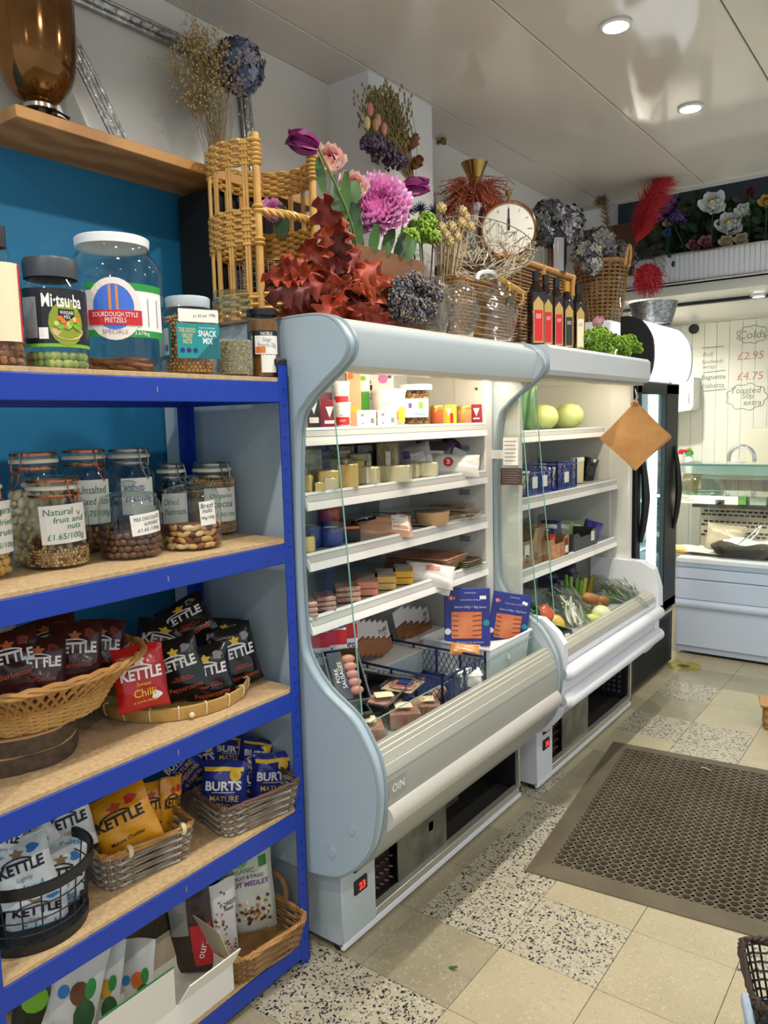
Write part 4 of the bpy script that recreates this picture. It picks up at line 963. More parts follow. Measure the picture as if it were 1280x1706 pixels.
# bamboo tray
pt_ = at(297, 1160, z=z3)
t = thing('bamboo_tray', 'round bamboo tray holding black crisp bags on the third shelf', 'tray', (pt_.x - .02, pt_.y, z3))
tr_c = t.location.copy(); TR = .205
MB().lathe([(.0001, .004), (TR * .97, .004), (TR * .97, .007), (.0001, .007)], 40).ob('tray_mat', mat('bamboo_mat', '#b9924f', .6, noise=(60, .3, .7), c2='#9a7638'), t)
MB().lathe([(TR * .965, .001), (TR, .001), (TR * 1.02, .016), (TR * 1.025, .034), (TR * 1.0, .036), (TR * .985, .016)], 48, cap=False).ob('rim_hoop', mat('bamboo_rim', '#c9a566', .45, noise=(14, .3, .7), c2='#b48c4a'), t)
q = MB()
for i in range(18):
    a = 2 * pi * i / 18 + .1; q.tube([(TR * rr * cos(a + d_), TR * rr * sin(a + d_), z_) for d_ in (0,) for rr, z_ in ((.96, .034), (1.0, .038), (1.035, .034), (1.03, .016), (1.005, .003))], .0022, 5)
q.ob('cane_binding', mat('cane_pale', '#e0cfa2', .5), t, kind='stuff')
a = face(tr_c) - pi / 2 + .2; MB().ball((TR * 1.04 * cos(a), TR * 1.04 * sin(a), .012), .008, 8, 6).ob('peg', mat('cane_pale', '#e0cfa2', .5), t)
crisp_bag(234, 1128, 84, 106, 'chili', 'red chilli crisp bag between the oval basket and the black bags', -1.63, -.05, -.2, .15, .38, 31)
for i, (px, py, w_, h_, ro, x, ti, ya, lb) in enumerate([
        (310, 1035, 84, 76, -.45, -1.78, -.5, 0, 'black crisp bag lying topmost at the back of the tray'), (300, 1112, 78, 100, -.28, -1.68, -.25, -.1, 'black crisp bag at the left front of the tray, half hidden'),
        (346, 1122, 80, 96, -.12, -1.64, -.2, .1, 'black crisp bag at the front centre of the tray with full lettering'), (394, 1092, 72, 100, -.15, -1.66, -.2, .35, 'black crisp bag at the right of the tray leaning inwards'),
        (270, 1075, 92, 82, .3, -1.80, -.4, 0, 'dark crisp bag in shadow at the back left of the tray'), (372, 1070, 78, 80, .2, -1.76, -.4, .1, 'black crisp bag behind the front bags of the tray')]):
    crisp_bag(px, py, w_, h_, 'pepper', lb, x, ro, ti, ya, .36, 40 + i, 'black crisp bags')
# ------------------------------------------------------------------ fourth shelf
pw = at(66, 1595, z=z4); wc = Vector((-1.640, .815, z4))
t = thing('wire_basket', 'round black wire basket of white crisp bags at the left of the fourth shelf', 'basket', wc)
M_bw = mat('black_wire', '#1a1a1c', .45); q = MB()
RB, RT, HW = .112, .132, .150
for k in (.30, .52, .74): q.tube([((RB + (RT - RB) * k) * cos(2 * pi * i / 40), (RB + (RT - RB) * k) * sin(2 * pi * i / 40), HW * k) for i in range(40)], .0017, 5, True)
for i in range(20):
    a = 2 * pi * i / 20; q.tube([(RB * cos(a), RB * sin(a), .004), (RT * cos(a), RT * sin(a), HW)], .0017, 5)
q.ob('wires', M_bw, t)
MB().lathe([(RT - .001, HW - .012), (RT + .006, HW - .012), (RT + .007, HW + .012), (RT - .001, HW + .012), (RT - .001, HW - .012)], 40, cap=False).ob('rim_band', M_bw, t)
MB().lathe([(RB - .004, 0), (RB + .006, 0), (RB + .008, .022), (RB, .022), (RB - .004, 0)], 40, cap=False).ob('base_band', M_bw, t)
MB().lathe([(.0001, .002), (RB, .002)], 30, cap=False).ob('base_mesh', M_bw, t)
for i, (px, py, w_, h_, ro, x, ti, ya, lb) in enumerate([
        (112, 1370, 78, 104, -.15, -1.70, -.1, .1, 'white crisp bag standing tallest at the back of the wire basket'), (46, 1385, 74, 84, -.5, -1.72, -.3, 0, 'white crisp bag leaning sideways at the back of the wire basket'),
        (40, 1448, 92, 104, -.22, -1.66, -.35, -.1, 'white crisp bag lying at the front left of the wire basket'), (100, 1460, 84, 100, .15, -1.67, -.35, .1, 'white crisp bag at the front right of the wire basket'),
        (62, 1515, 96, 80, .05, -1.64, -.2, 0, 'white crisp bag at the bottom of the wire basket'), (5, 1400, 60, 90, .3, -1.70, -.2, 0, 'white crisp bag cut off at the left edge of the photo')]):
    crisp_bag(px, py, w_, h_, 'salt', lb, x, ro, ti, ya, .40, 60 + i, 'white crisp bags')
def willow(px0, py0, px1, py1, depth, H, label, mw, mr, rows=9):
    """tray basket whose front bottom edge runs between two photo pixels on the fourth shelf"""
    A, B = at(px0, py0, z=z4), at(px1, py1, z=z4); d_ = (B - A); L = d_.length; ang = math.atan2(d_.y, d_.x)
    nrm = Vector((-d_.y, d_.x, 0)).normalized()
    c_ = (A + B) / 2 + nrm * depth / 2
    t = thing('willow_basket', label, 'basket', (c_.x, c_.y, z4), (0, 0, ang), 'grey willow baskets on the fourth shelf')
    weave(t, L / 2, depth / 2, L / 2 * 1.12, depth / 2 * 1.18, H, 7, rows, 30, .0046, mw, M_wg2, mr, .0075, amp=.004)
    return t, c_
tb1, cb1 = willow(182, 1488, 318, 1426, .165, .092, 'grey willow basket of yellow crisp bags with a bound rim', [M_wg, M_wg2], M_wk)
for s_ in (-.3, .42): MB().tube([(s_ * .2, -.0975 + .010 * cos(a), .092 + .012 * sin(a)) for a in [2 * pi * i / 12 for i in range(12)]], .006, 5, True).ob('rim_binding', mat('cane_pale', '#e0cfa2', .5), tb1)
for i, (px, py, w_, h_, ro, x, ti, ya, lb) in enumerate([
        (206, 1368, 104, 100, -.36, -1.645, -.35, -.1, 'amber crisp bag lying forward in the left willow basket'), (252, 1345, 62, 84, .10, -1.69, -.2, .2, 'amber crisp bag behind the front one in the left willow basket'),
        (283, 1342, 46, 94, .22, -1.67, -.1, .7, 'amber crisp bag turned edge-on at the right of the left willow basket')]):
    crisp_bag(px, py, w_, h_, 'amber', lb, x, ro, ti, ya, .36, 70 + i, 'amber crisp bags')
tb2, cb2 = willow(380, 1398, 494, 1346, .155, .085, 'brown-rimmed willow basket of blue crisp bags by the rack post', [M_wg, M_wg2], mat('willow_dark', '#5d4636', .6), 8)
for i, (px, py, w_, h_, ro, x, ti, ya, lb) in enumerate([
        (374, 1312, 76, 90, .05, -1.64, -.18, -.15, 'blue crisp bag at the front left of the brown-rimmed basket'), (424, 1300, 56, 84, .05, -1.66, -.15, .1, 'blue crisp bag squeezed in the middle of the brown-rimmed basket'),
        (452, 1296, 68, 84, .12, -1.615, -.18, .2, 'blue crisp bag at the front right of the brown-rimmed basket'), (300, 1272, 62, 76, -.8, -1.78, -.35, -.1, 'blue crisp bag tipped sideways behind the baskets'),
        (335, 1268, 60, 84, -.1, -1.76, -.2, -.1, 'blue crisp bag standing behind the front left blue bag'), (385, 1255, 66, 60, .2, -1.73, -.6, 0, 'blue crisp bag lying at the back of the brown-rimmed basket'),
        (425, 1262, 58, 60, .35, -1.67, -.5, .2, 'blue crisp bag lying at the back right of the brown-rimmed basket')]):
    crisp_bag(px, py, w_, h_, 'burts', lb, x, ro, ti, ya, .36, 80 + i, 'blue crisp bags')
# ------------------------------------------------------------------ bottom shelf
A, B = at(398, 1650, z=z5), at(512, 1570, z=z5); d_ = B - A; ang = math.atan2(d_.y, d_.x); nrm = Vector((-d_.y, d_.x, 0)).normalized(); c_ = (A + B) / 2 + nrm * .125
t = thing('handled_basket', 'tan wicker tray basket with a looped end handle on the bottom shelf', 'basket', (c_.x, c_.y, z5), (0, 0, ang))
L = d_.length
weave(t, L / 2 * .94, .118, L / 2 * 1.06, .14, .085, 6, 8, 28, .0048, M_wd, M_wd, M_wk, .008, amp=.004)
q = MB()
for s_ in range(2): q.tube(crom([(L / 2 * 1.05, .02 - .05, .085), (L / 2 * 1.06 + .004 * s_, .02 - .045, .13), (L / 2 * 1.07, .02 - .02, .155), (L / 2 * 1.07, .02 + .02, .155), (L / 2 * 1.06, .02 + .045, .13), (L / 2 * 1.05, .02 + .05, .085)], 4), .0075, 6)
q.ob('loop_handle', M_wd, t)
def pouch(px, py, w_, h_, x, label, base, roll=0, yaw=0, prints=(), seed=0, tilt=-.1):
    p = at(px, py, x=x); k = mpp(p); W, Hh = w_ * k, h_ * k; b = Bag(W, Hh, W * .32, seed)
    t = thing('snack_pouch', label, 'pouch', p, (tilt, roll, face(p) + yaw), 'snack pouches on the bottom shelf')
    b.body().ob('pouch_body', mat('pouch_' + base.lstrip('#'), base, .35), t, 60)
    for i, (kind, mm, a) in enumerate(prints):
        fn = b.front(.0014 + .0004 * i)
        if kind == 't': decal(t, 'lettering', mm, fitted(a[0], width=a[3] * W, bold=a[4] if len(a) > 4 else 0), fn, (a[1] * W, a[2] * Hh), a[5] if len(a) > 5 else 0)
        elif kind == 'r': decal(t, 'panel', mm, rect2(a[2] * W, a[3] * Hh, 6, 6), fn, (a[0] * W, a[1] * Hh))
        elif kind == 'd': decal(t, 'picture', mm, disc2(a[2] * W, a[3] * W, 12), fn, (a[0] * W, a[1] * Hh))
        elif kind == 'n':
            g = random.Random(seed + i)
            for _ in range(a[4]): decal(t, 'nut_picture', mm[_ % len(mm)], disc2(.045 * W, .032 * W, 8), b.front(.002 + .00003 * _), ((a[0] + g.uniform(-a[2], a[2])) * W, (a[1] + g.uniform(-a[3], a[3])) * Hh), g.uniform(0, 3))
    return t
nutp = [BROWN, mat('print_tan', '#b5803f', .5), mat('print_maroon', '#6e2a1c', .5), CREAM]
pouch(415, 1484, 84, 156, -1.66, 'pale green pouch lettered medley standing at the back of the bottom shelf', '#d3d6c8', -.03, .1, [
    ('d', LIME, (-.15, .36, .16, .13)), ('r', GREEN, (.3, .33, .16, .10)), ('t', GREEN, ('ORGANIC', -.15, .26, .55)), ('t', INK, ('FRUIT & DRIED', .0, .19, .62)), ('t', PURPLE, ('NUT MEDLEY', .0, .12, .82, .02)), ('n', nutp, (.0, -.17, .36, .14, 46)), ('t', INK, ('NET WT 20 OZ (567 g)', 0, -.40, .6))], 5)
pouch(372, 1540, 52, 145, -1.63, 'white pouch with scattered seeds lettered in black, in front of the pale green pouch', '#e4e2df', .05, .5, [('t', INK, ('FOREST\nfeast', .15, .22, .6, .01)), ('n', nutp, (-.15, .1, .25, .3, 26)), ('n', nutp, (.1, -.25, .25, .08, 20))], 6)
pouch(318, 1550, 78, 140, -1.65, 'dark and red pouch leaning in the middle of the bottom shelf', '#3a2a20', -.1, -.2, [('r', RED, (.25, -.15, .44, .5)), ('t', WHITE, ('ours', .25, -.2, .4, .01, 1.2)), ('r', mat('foil_clear', '#8e8a84', .2), (-.2, .2, .4, .4))], 7)
for i, (px, py, w_, h_, ro, lb) in enumerate([(128, 1640, 84, 150, .25, 'white vegetable crisp pouch at the left of the bottom shelf'), (170, 1635, 66, 140, .12, 'white vegetable crisp pouch second from the left on the bottom shelf'), (226, 1622, 62, 112, .05, 'white vegetable crisp pouch peaked up behind the open carton')]):
    pouch(px, py, w_, h_, -1.66 + .0 * i, lb, '#d7d9d4', ro, -.3, [('d', SKY, (-.2, -.05, .11, .13)), ('d', [BROWN, mat('print_mustard', '#c79a2c', .5), ORANGE][i], (.12, -.05, .2, .24)), ('d', mat('print_forest', '#2d5a2c', .5), (.28, -.28, .2, .34)), ('d', GREEN, (.3, .02, .1, .2))], 20 + i, -.2)
pouch(80, 1660, 110, 100, -1.72, 'dark green pouch in shadow at the left end of the bottom shelf', '#1d2a18', .1, 0, [('d', LIME, (-.2, .1, .2, .2))], 28)
# open white carton
A, B = at(160, 1760, z=z5), at(402, 1640, x=-1.47)
t = thing('open_carton', 'white open cardboard carton with raised flaps and green edge on the bottom shelf', 'box', (-1.59, 1.07, z5), (0, 0, R(90)))
M_card = mat('carton_white', '#e6e3da', .6); M_kraft = mat('carton_inside', '#b3a48c', .7); M_gl = mat('carton_green', '#2c7a48', .5)
W, D, Hh = .42, .15, .075
def panel(name, pts, m_, th_=.0035):
    P4 = [Vector(p) for p in pts]; nn = (P4[1] - P4[0]).cross(P4[2] - P4[0]).normalized() * th_
    q = MB().add(P4 + [p + nn for p in P4], [(3, 2, 1, 0), (4, 5, 6, 7)] + [(i, (i + 1) % 4, (i + 1) % 4 + 4, i + 4) for i in range(4)]); return q.ob(name, m_, t, 0)
panel('front_side', [(-W / 2, -D / 2, 0), (W / 2, -D / 2, 0), (W / 2, -D / 2, Hh), (-W / 2, -D / 2, Hh)], M_card)
panel('back_side', [(W / 2, D / 2, 0), (-W / 2, D / 2, 0), (-W / 2, D / 2, Hh), (W / 2, D / 2, Hh)], M_card)
panel('end_side', [(W / 2, -D / 2, 0), (W / 2, D / 2, 0), (W / 2, D / 2, Hh), (W / 2, -D / 2, Hh)], M_card)
panel('end_side', [(-W / 2, D / 2, 0), (-W / 2, -D / 2, 0), (-W / 2, -D / 2, Hh), (-W / 2, D / 2, Hh)], M_card)
panel('carton_base', [(-W / 2, -D / 2, .001), (W / 2, -D / 2, .001), (W / 2, D / 2, .001), (-W / 2, D / 2, .001)], M_card)
panel('front_flap', [(-W / 2, -D / 2, Hh), (.02, -D / 2, Hh), (.005, -D / 2 - .022, Hh + .125), (-W / 2 + .01, -D / 2 - .022, Hh + .125)], M_card)
panel('flap_edge', [(-W / 2 + .01, -D / 2 - .023, Hh + .124), (.005, -D / 2 - .023, Hh + .124), (.005, -D / 2 - .024, Hh + .130), (-W / 2 + .01, -D / 2 - .024, Hh + .130)], M_gl, .002)
panel('front_flap', [(.03, -D / 2, Hh), (W / 2, -D / 2, Hh), (W / 2 + .005, -D / 2 - .030, Hh + .055), (.045, -D / 2 - .030, Hh + .055)], M_card)
panel('end_flap', [(W / 2, -D / 2, Hh), (W / 2, D / 2, Hh), (W / 2 - .03, D / 2 - .03, Hh + .11), (W / 2 - .03, -D / 2 + .01, Hh + .10)], M_kraft)
panel('back_flap', [(W / 2, D / 2, Hh), (-W / 2, D / 2, Hh), (-W / 2, D / 2 + .02, Hh + .07), (W / 2, D / 2 + .02, Hh + .07)], M_kraft)
# ================================================================== flower builders
def petal(q, base, d, up, L, W, curl=.3, cup=.25, nu=4, nv=5, ruffle=0.0, ph=0.0):
    """a petal from base along d, bending towards up"""
    d = Vector(d).normalized(); up = Vector(up); up = (up - d * up.dot(d)); up = up.normalized() if up.length > 1e-6 else d.orthogonal().normalized(); sd = d.cross(up)
    base = Vector(base)
    def fn(a, b):
        u = 2 * a - 1; w_ = W / 2 * (sin(pi * min(1, b * .8 + .12)) ** .7)
        return tuple(base + d * (L * (b - curl * .4 * b * b)) + sd * (u * w_) + up * (L * curl * b * b + cup * W * u * u * b + ruffle * W * sin(6 * u + ph + 5 * b) * b))
    return q.grid(fn, nu, nv)
def sphere_dirs(n, g, lo=-.3):
    out = []
    for i in range(n):
        z = 1 - (1 - lo) * (i + .5) / n; a = i * 2.39996 + g.uniform(-.2, .2); r_ = sqrt(max(0, 1 - z * z)); out.append(Vector((r_ * cos(a), r_ * sin(a), z)))
    return out
def to_dir(v, dirv):
    z = Vector(dirv).normalized(); x = z.orthogonal().normalized(); y = z.cross(x); return x * v.x + y * v.y + z * v.z
def hydrangea(parent, c, rad, mats, n=110, seed=1, up=(0, 0, 1), squash=1.0, fl=.30, lo=-.55, name='flower_head'):
    g = random.Random(seed); q = MB(); c = Vector(c)
    for v in sphere_dirs(n, g, lo):
        d = to_dir(v, up); p = c + Vector((d.x * rad, d.y * rad, d.z * rad * squash)) * g.uniform(.82, 1.06)
        s = rad * fl * g.uniform(.75, 1.2); t1 = d.orthogonal().normalized(); t1.rotate(Matrix.Rotation(g.uniform(0, 3), 3, d)); t2 = d.cross(t1); q.m = g.randrange(len(mats))
        for k in range(4):
            a = t1 * cos(k * pi / 2) + t2 * sin(k * pi / 2); b_ = d.cross(a)
            e = d * s * g.uniform(-.1, .4)
            q.add([p, p + a * s * .55 + b_ * s * .42 + e * .4, p + a * s + e, p + a * s * .55 - b_ * s * .42 + e * .4], [(0, 1, 2, 3)])
    q.m = 0; q.ball(c, (rad * .72, rad * .72, rad * .72 * squash), 10, 7)
    return q.ob(name, mats, parent, 0, kind='stuff')
def rose(parent, c, rad, mats, n=30, seed=1, up=(.5, -.5, .5), name='bloom', ruffle=.05, open_=1.0, wf=1.0):
    g = random.Random(seed); q = MB(); up = Vector(up).normalized(); x = up.orthogonal().normalized(); y = up.cross(x); c = Vector(c)
    for i in range(n):
        k = i / n; a = i * 2.39996; o = x * cos(a) + y * sin(a); tilt = .15 + 1.15 * k * open_
        d = up * cos(tilt) + o * sin(tilt); q.m = min(len(mats) - 1, int(k * len(mats) * .999))
        petal(q, c - up * rad * .55 + o * rad * .10, d, up - o * .4, rad * (.85 + .45 * k), rad * (.55 + .5 * k) * wf, .30, .30, 5, 5, ruffle, g.uniform(0, 6))
    q.ball(c - up * rad * .15, rad * .35, 8, 5)
    return q.ob(name, mats, parent, 60)
def tulip(parent, c, d, L, m_, seed=1):
    q = MB(); d = Vector(d).normalized(); x = d.orthogonal().normalized(); y = d.cross(x)
    for k in range(6):
        a = k * pi / 3; o = x * cos(a) + y * sin(a); petal(q, Vector(c) - d * L * .5, d * .9 + o * .42, -o, L * 1.15, L * .85, .38, .28, 6, 6, .03, k)
    return q.ob('bloom', m_, parent, 60)
def leaf(q, base, d, up, L, W, curl=-.2): return petal(q, base, d, up, L, W, curl, .12, 4, 6)
def stem(parent, pts, r_, m_, name='stem'): return MB().tube(crom(pts, 4), r_, 6).ob(name, m_, parent)
M_stem = mat('stem_green', '#5c7a3a', .5); M_leaf = mat('leaf_green', '#41692c', .45, noise=(12, .3, .7), c2='#2f5220'); M_leafd = mat('leaf_dark', '#2c4a26', .5)
M_dry = mat('dried_stem', '#a58a58', .7); M_twig = mat('dark_twig', '#4a3a2c', .7)
H_blue = [mat('hyd_' + c, '#' + c, .7) for c in ('56637f', '7a859c', '47536c', '949aac', '3a4459', 'a0949a')]
H_dark = [mat('hyd_' + c, '#' + c, .7) for c in ('2f3433', '4b4450', '24292a', '6a6270', '38463c', '837a86')]
H_pale = [mat('hyd_' + c, '#' + c, .7) for c in ('5b5060', '8f8d86', 'a6a69a', '6f6478', '474a44', 'bdb8a4')]
ZF, ZB = 1.907, 2.302
# ================================================================== oak shelf pieces
M_gold = mat('bronze_lustre', '#8a6238', .12, .85, noise=(5, .35, .65), c2='#5e3c1c')
p = at(66, 180, x=-1.96); uc = Vector((p.x, p.y, 2.40))
t = thing('lustre_urn', 'bronze lustre glass urn on a leafy metal foot at the oak shelf end', 'vase', uc)
MB().lathe([(p_[0], p_[1]) for p_ in crom([(.028, .05, 0), (.060, .072, 0), (.090, .12, 0), (.100, .19, 0), (.101, .28, 0), (.100, .42, 0)], 5)], 32, cap=False).ob('bowl', M_gold, t, 60)
MB().lathe([(.030, .034), (.040, .036), (.040, .046), (.030, .052)], 24).ob('collar', mat('aged_silver', '#b5aa98', .25, .9), t)
q = MB().lathe([(.034, 0), (.05, .004), (.034, .02), (.03, .036)], 12)
for k in range(5):
    a = k * 2 * pi / 5 + .3; petal(q, (.03 * cos(a), .03 * sin(a), .034), (cos(a), sin(a), -.35), (0, 0, 1), .065, .045, -.15, .2, 5, 5, .08)
q.ob('leafy_foot', mat('foot_pewter', '#5f564a', .4, .7), t)
# leaning mirror with ornate silver frame
M_sil = mat('ornate_silver', '#b9b8b2', .25, .75, noise=(40, .35, .7), c2='#8f8e8a', bump=(50, .5))
t = thing('framed_mirror', 'large mirror in an ornate silver frame leaning on the wall behind the shelf vases', 'mirror', (-2.05, 1.66, 2.40), (0, R(-3.5), 0))
ya, yb, zc_, zd = -.42, .34, .0, .44
MB().box((-.012, (ya + yb) / 2, (zc_ + zd) / 2), (.012, yb - ya - .03, zd - zc_ - .03)).ob('mirror_painted_reflection', mat('mirror_painted_reflection', '#d3d4cf', .25, .2), t, 0)  # pale colour stands in for the room reflected in the mirror
for (y0_, z0_, y1_, z1_) in ((ya, zd, yb, zd), (ya, zc_ + .02, yb, zc_ + .02), (yb, zc_, yb, zd), (ya, zc_, ya, zd)):
    for (rr, off) in ((.016, 0), (.009, .020), (.007, -.018)):
        v = Vector((0, z1_ - z0_, -(y1_ - y0_))).normalized() * off
        MB().tube([(.004, y0_ + v.y, z0_ + v.z), (.006, (y0_ + y1_) / 2 + v.y, (z0_ + z1_) / 2 + v.z), (.004, y1_ + v.y, z1_ + v.z)], rr, 8).ob('frame_moulding', M_sil, t)
    q = MB(); n = 9
    for k in range(n):
        a = (k + .5) / n; cy_, cz_ = y0_ + (y1_ - y0_) * a, z0_ + (z1_ - z0_) * a
        for s_ in range(4): q.tube([(.012 + .004 * cos(b_), cy_ + (.006 + .004 * s_) * cos(b_ + s_ * 1.6), cz_ + (.006 + .004 * s_) * sin(b_ + s_ * 1.6)) for b_ in [i * .8 for i in range(5)]], .0025, 4)
    q.ob('scroll_ornament', M_sil, t, kind='stuff')
# slanting crystal rods bundle beside the urn
t = thing('silver_moulding', 'narrow silver frame moulding leaning at a slant behind the bronze urn', 'frame', (-2.0, 1.40, 2.40))
a_, b_ = Vector((.03, .02, .003)), Vector((-.02, -.17, .40))
for k, (dy, rr) in enumerate(((0, .010), (.018, .007), (.032, .005), (-.016, .006))): MB().tube([a_ + Vector((0, dy, 0)), (a_ + b_) / 2 + Vector((0, dy, 0)), b_ + Vector((0, dy * .6, 0))], rr, 8).ob('moulding_bead', M_sil, t)
# tall glass vase with dried gypsophila and hydrangea
p = at(362, 250, x=-1.93); vc = Vector((p.x, p.y, 2.40))
t = thing('tall_glass_vase', 'tall clear glass vase of dried flowers at the right end of the oak shelf', 'vase', vc)
MB().lathe([(.035, 0), (.042, .004), (.044, .10), (.055, .21), (.060, .245)], 24, cap=False).ob('glass_body', G_jar, t, 60); MB().lathe([(.0001, .003), (.04, .003)], 20, cap=False).ob('glass_base', G_green, t)
t = thing('gypsophila_bunch', 'bushy bunch of dried beige gypsophila in the tall glass vase', 'dried flowers', vc)
q = MB(); q2 = MB(); g = random.Random(3)
top_c = at(335, 100, x=-1.95) - vc
for k in range(70):
    e = Vector((top_c.x + g.gauss(0, .036), top_c.y + g.gauss(0, .040), top_c.z + g.uniform(-.14, .09))); b0 = Vector((g.uniform(-.02, .02), g.uniform(-.02, .02), .01)); mid = b0.lerp(e, .55) + Vector((0, .02, 0))
    q.tube([b0, mid, e], .0009, 3)
    for j in range(16):
        f_ = e + Vector((g.gauss(0, .020), g.gauss(0, .020), g.gauss(0, .020))); q2.ball(f_, .0040, 4, 3)
        if j % 3 == 0: q.tube([e - Vector((0, 0, .02)), f_], .0005, 3)
q.ob('stems', M_dry, t, kind='stuff'); q2.m = 0; q2.ob('tiny_blooms', mat('gyp_beige', '#bda878', .8), t, kind='stuff')
t = thing('blue_hydrangea', 'large dried slate-blue hydrangea head drooping from the tall glass vase', 'dried flower', vc)
hc = at(397, 112, x=-1.95) - vc
hydrangea(t, hc, .082, H_blue, 300, 4, (.3, .2, .8), 1.0, .24, -.9); stem(t, [(0, 0, .01), (.01, .03, .2), hc * .8 + Vector((0, 0, .02)), hc], .0035, M_dry)
# dark box below the shelf behind the carrier
t = thing('black_box', 'black box standing behind the wicker carrier below the oak shelf', 'box', (-1.985, 1.93, ZF)); MB().box((0, 0, .22), (.16, .50, .44), .006).ob('cabinet', mat('box_black', '#0c0c0d', .6), t); MB().box((.082, 0, .22), (.006, .46, .40), .002).ob('box_front', mat('box_front_black', '#070707', .9), t)
# ================================================================== open wicker carrier
cc = Vector((-1.735, 1.735, ZF)); CR, CH = .155, .510
t = thing('wicker_carrier', 'tall honey-coloured open wicker carrier with upright cane bars on the cabinet corner', 'basket', cc)
M_cane = mat('honey_cane', '#d6ab5e', .42, noise=(20, .3, .7), c2='#c3924a')
A0, A1 = R(-50), R(33) - 2 * pi       # bars run the long way round, leaving an opening to the right
def cp_(a, z, o=0.0): return (cc.x * 0 + (CR + o) * cos(a), (CR + o) * sin(a), z)
def band(name, z0_, z1_, rows, full=False):
    q = MB(); N = 90
    for r_ in range(rows):
        z = z0_ + (z1_ - z0_) * (r_ + .5) / rows
        if full: q.tube([cp_(2 * pi * i / N, z, .005 * (1 if (i // 3 + r_) % 2 else -1)) for i in range(N)], .0058, 5, True)
        else: q.tube([cp_(A0 + (A1 - A0) * i / (N - 1), z, .005 * (1 if (i // 3 + r_) % 2 else -1)) for i in range(N)], .0058, 5)
    q.ob(name, M_cane, t, kind='stuff')
band('top_band', CH - .075, CH, 8); band('middle_band', .215, .320, 11); band('bottom_band', .005, .085, 8, True)
for i in range(14):
    a = A0 + (A1 - A0) * (i + .6) / 14
    q = MB()
    for d_ in (-.028, .028): q.tube([cp_(a + d_, z, .002) for z in (.01, .3, CH - .005)], .0048, 6)
    q.ob('cane_bar', M_cane, t)
for a, z1_ in ((A0, CH + .012), (A1, CH)):
    MB().tube([cp_(a, z) for z in (.03, .3, z1_)], .0115, 10).ob('corner_post', M_cane, t)
    q = MB()
    for zz in (CH - .07, CH - .058, CH - .046, CH - .034, CH - .022, CH - .008, .22, .232, .31, .322): q.tube([(CR * cos(a) + .0135 * cos(b_), CR * sin(a) + .0135 * sin(b_), zz) for b_ in [2 * pi * i / 10 for i in range(10)]], .005, 5, True)
    q.ob('post_binding', M_cane, t, kind='stuff')
q = MB(); pA, pB = Vector(cp_(A0, .31)), Vector(cp_(A1, .31))
for s_ in range(3): q.tube([pA.lerp(pB, i / 40) + Vector((0, 0, .007 * cos(i * .5 + s_ * 2.1))) + (pB - pA).cross(Vector((0, 0, 1))).normalized() * (.007 * sin(i * .5 + s_ * 2.1) + .02 * sin(pi * i / 40)) for i in range(41)], .0065, 5)
q.ob('twisted_bar', M_cane, t)
MB().lathe([(.0001, .004), (CR * .97, .004), (CR * .97, .012), (.0001, .012)], 30).ob('carrier_floor', M_cane, t)
t = thing('wire_mesh_basket', 'small silver wire mesh basket inside the wicker carrier', 'basket', cc + Vector((0, 0, .014)))
q = MB()
for k in range(9): q.tube([(.105 * cos(2 * pi * i / 32), .105 * sin(2 * pi * i / 32), .02 + k * .018) for i in range(32)], .0013, 4, True)
for i in range(36): a = 2 * pi * i / 36; q.tube([(.105 * cos(a), .105 * sin(a), .0), (.105 * cos(a), .105 * sin(a), .17)], .0013, 4)
q.ob('mesh_wires', M_swire, t, kind='stuff'); MB().tube([(.107 * cos(2 * pi * i / 32), .107 * sin(2 * pi * i / 32), .172) for i in range(32)], .003, 5, True).ob('rim_wire', M_swire, t)
# ================================================================== red leaf bunch
t = thing('red_leaf_bunch', 'bunch of rust-red autumn oak leaves on the cabinet top', 'leaves', (-1.49, 1.80, ZF))
M_rl = [mat('rust_leaf_' + c, '#' + c, .55, noise=(14, .3, .7), c2='#' + d) for c, d in (('8e2f1c', '6f2414'), ('a8401f', '86301a'), ('6b2118', '501810'), ('b5522c', '93401f'))]
def oak_leaf(L, W, curl, seed):
    g = random.Random(seed); q = MB(); nv = 15; ph = g.uniform(0, 6)
    def fn(a, b):
        u = 2 * a - 1; lob = .72 + .38 * sin(b * 22 + ph) * (.4 + .6 * abs(u)); w_ = W / 2 * sin(pi * min(1, b * .86 + .08)) ** .6 * lob
        return (u * w_, L * (b - .25 * abs(curl) * b * b), curl * L * b * b + .30 * W * u * u * (1 if seed % 2 else -1) + .05 * W * sin(5 * u + 9 * b + ph))
    q.grid(fn, 9, nv); q.tube([(0, -L * .25, -.002), (0, 0, 0)], .0014, 4); return q
rl = [[oak_leaf(.15, .10, .35 - .15 * k, k + 1).mesh('leaf', m_, 50) for m_ in M_rl] for k in range(5)]
g = random.Random(11)
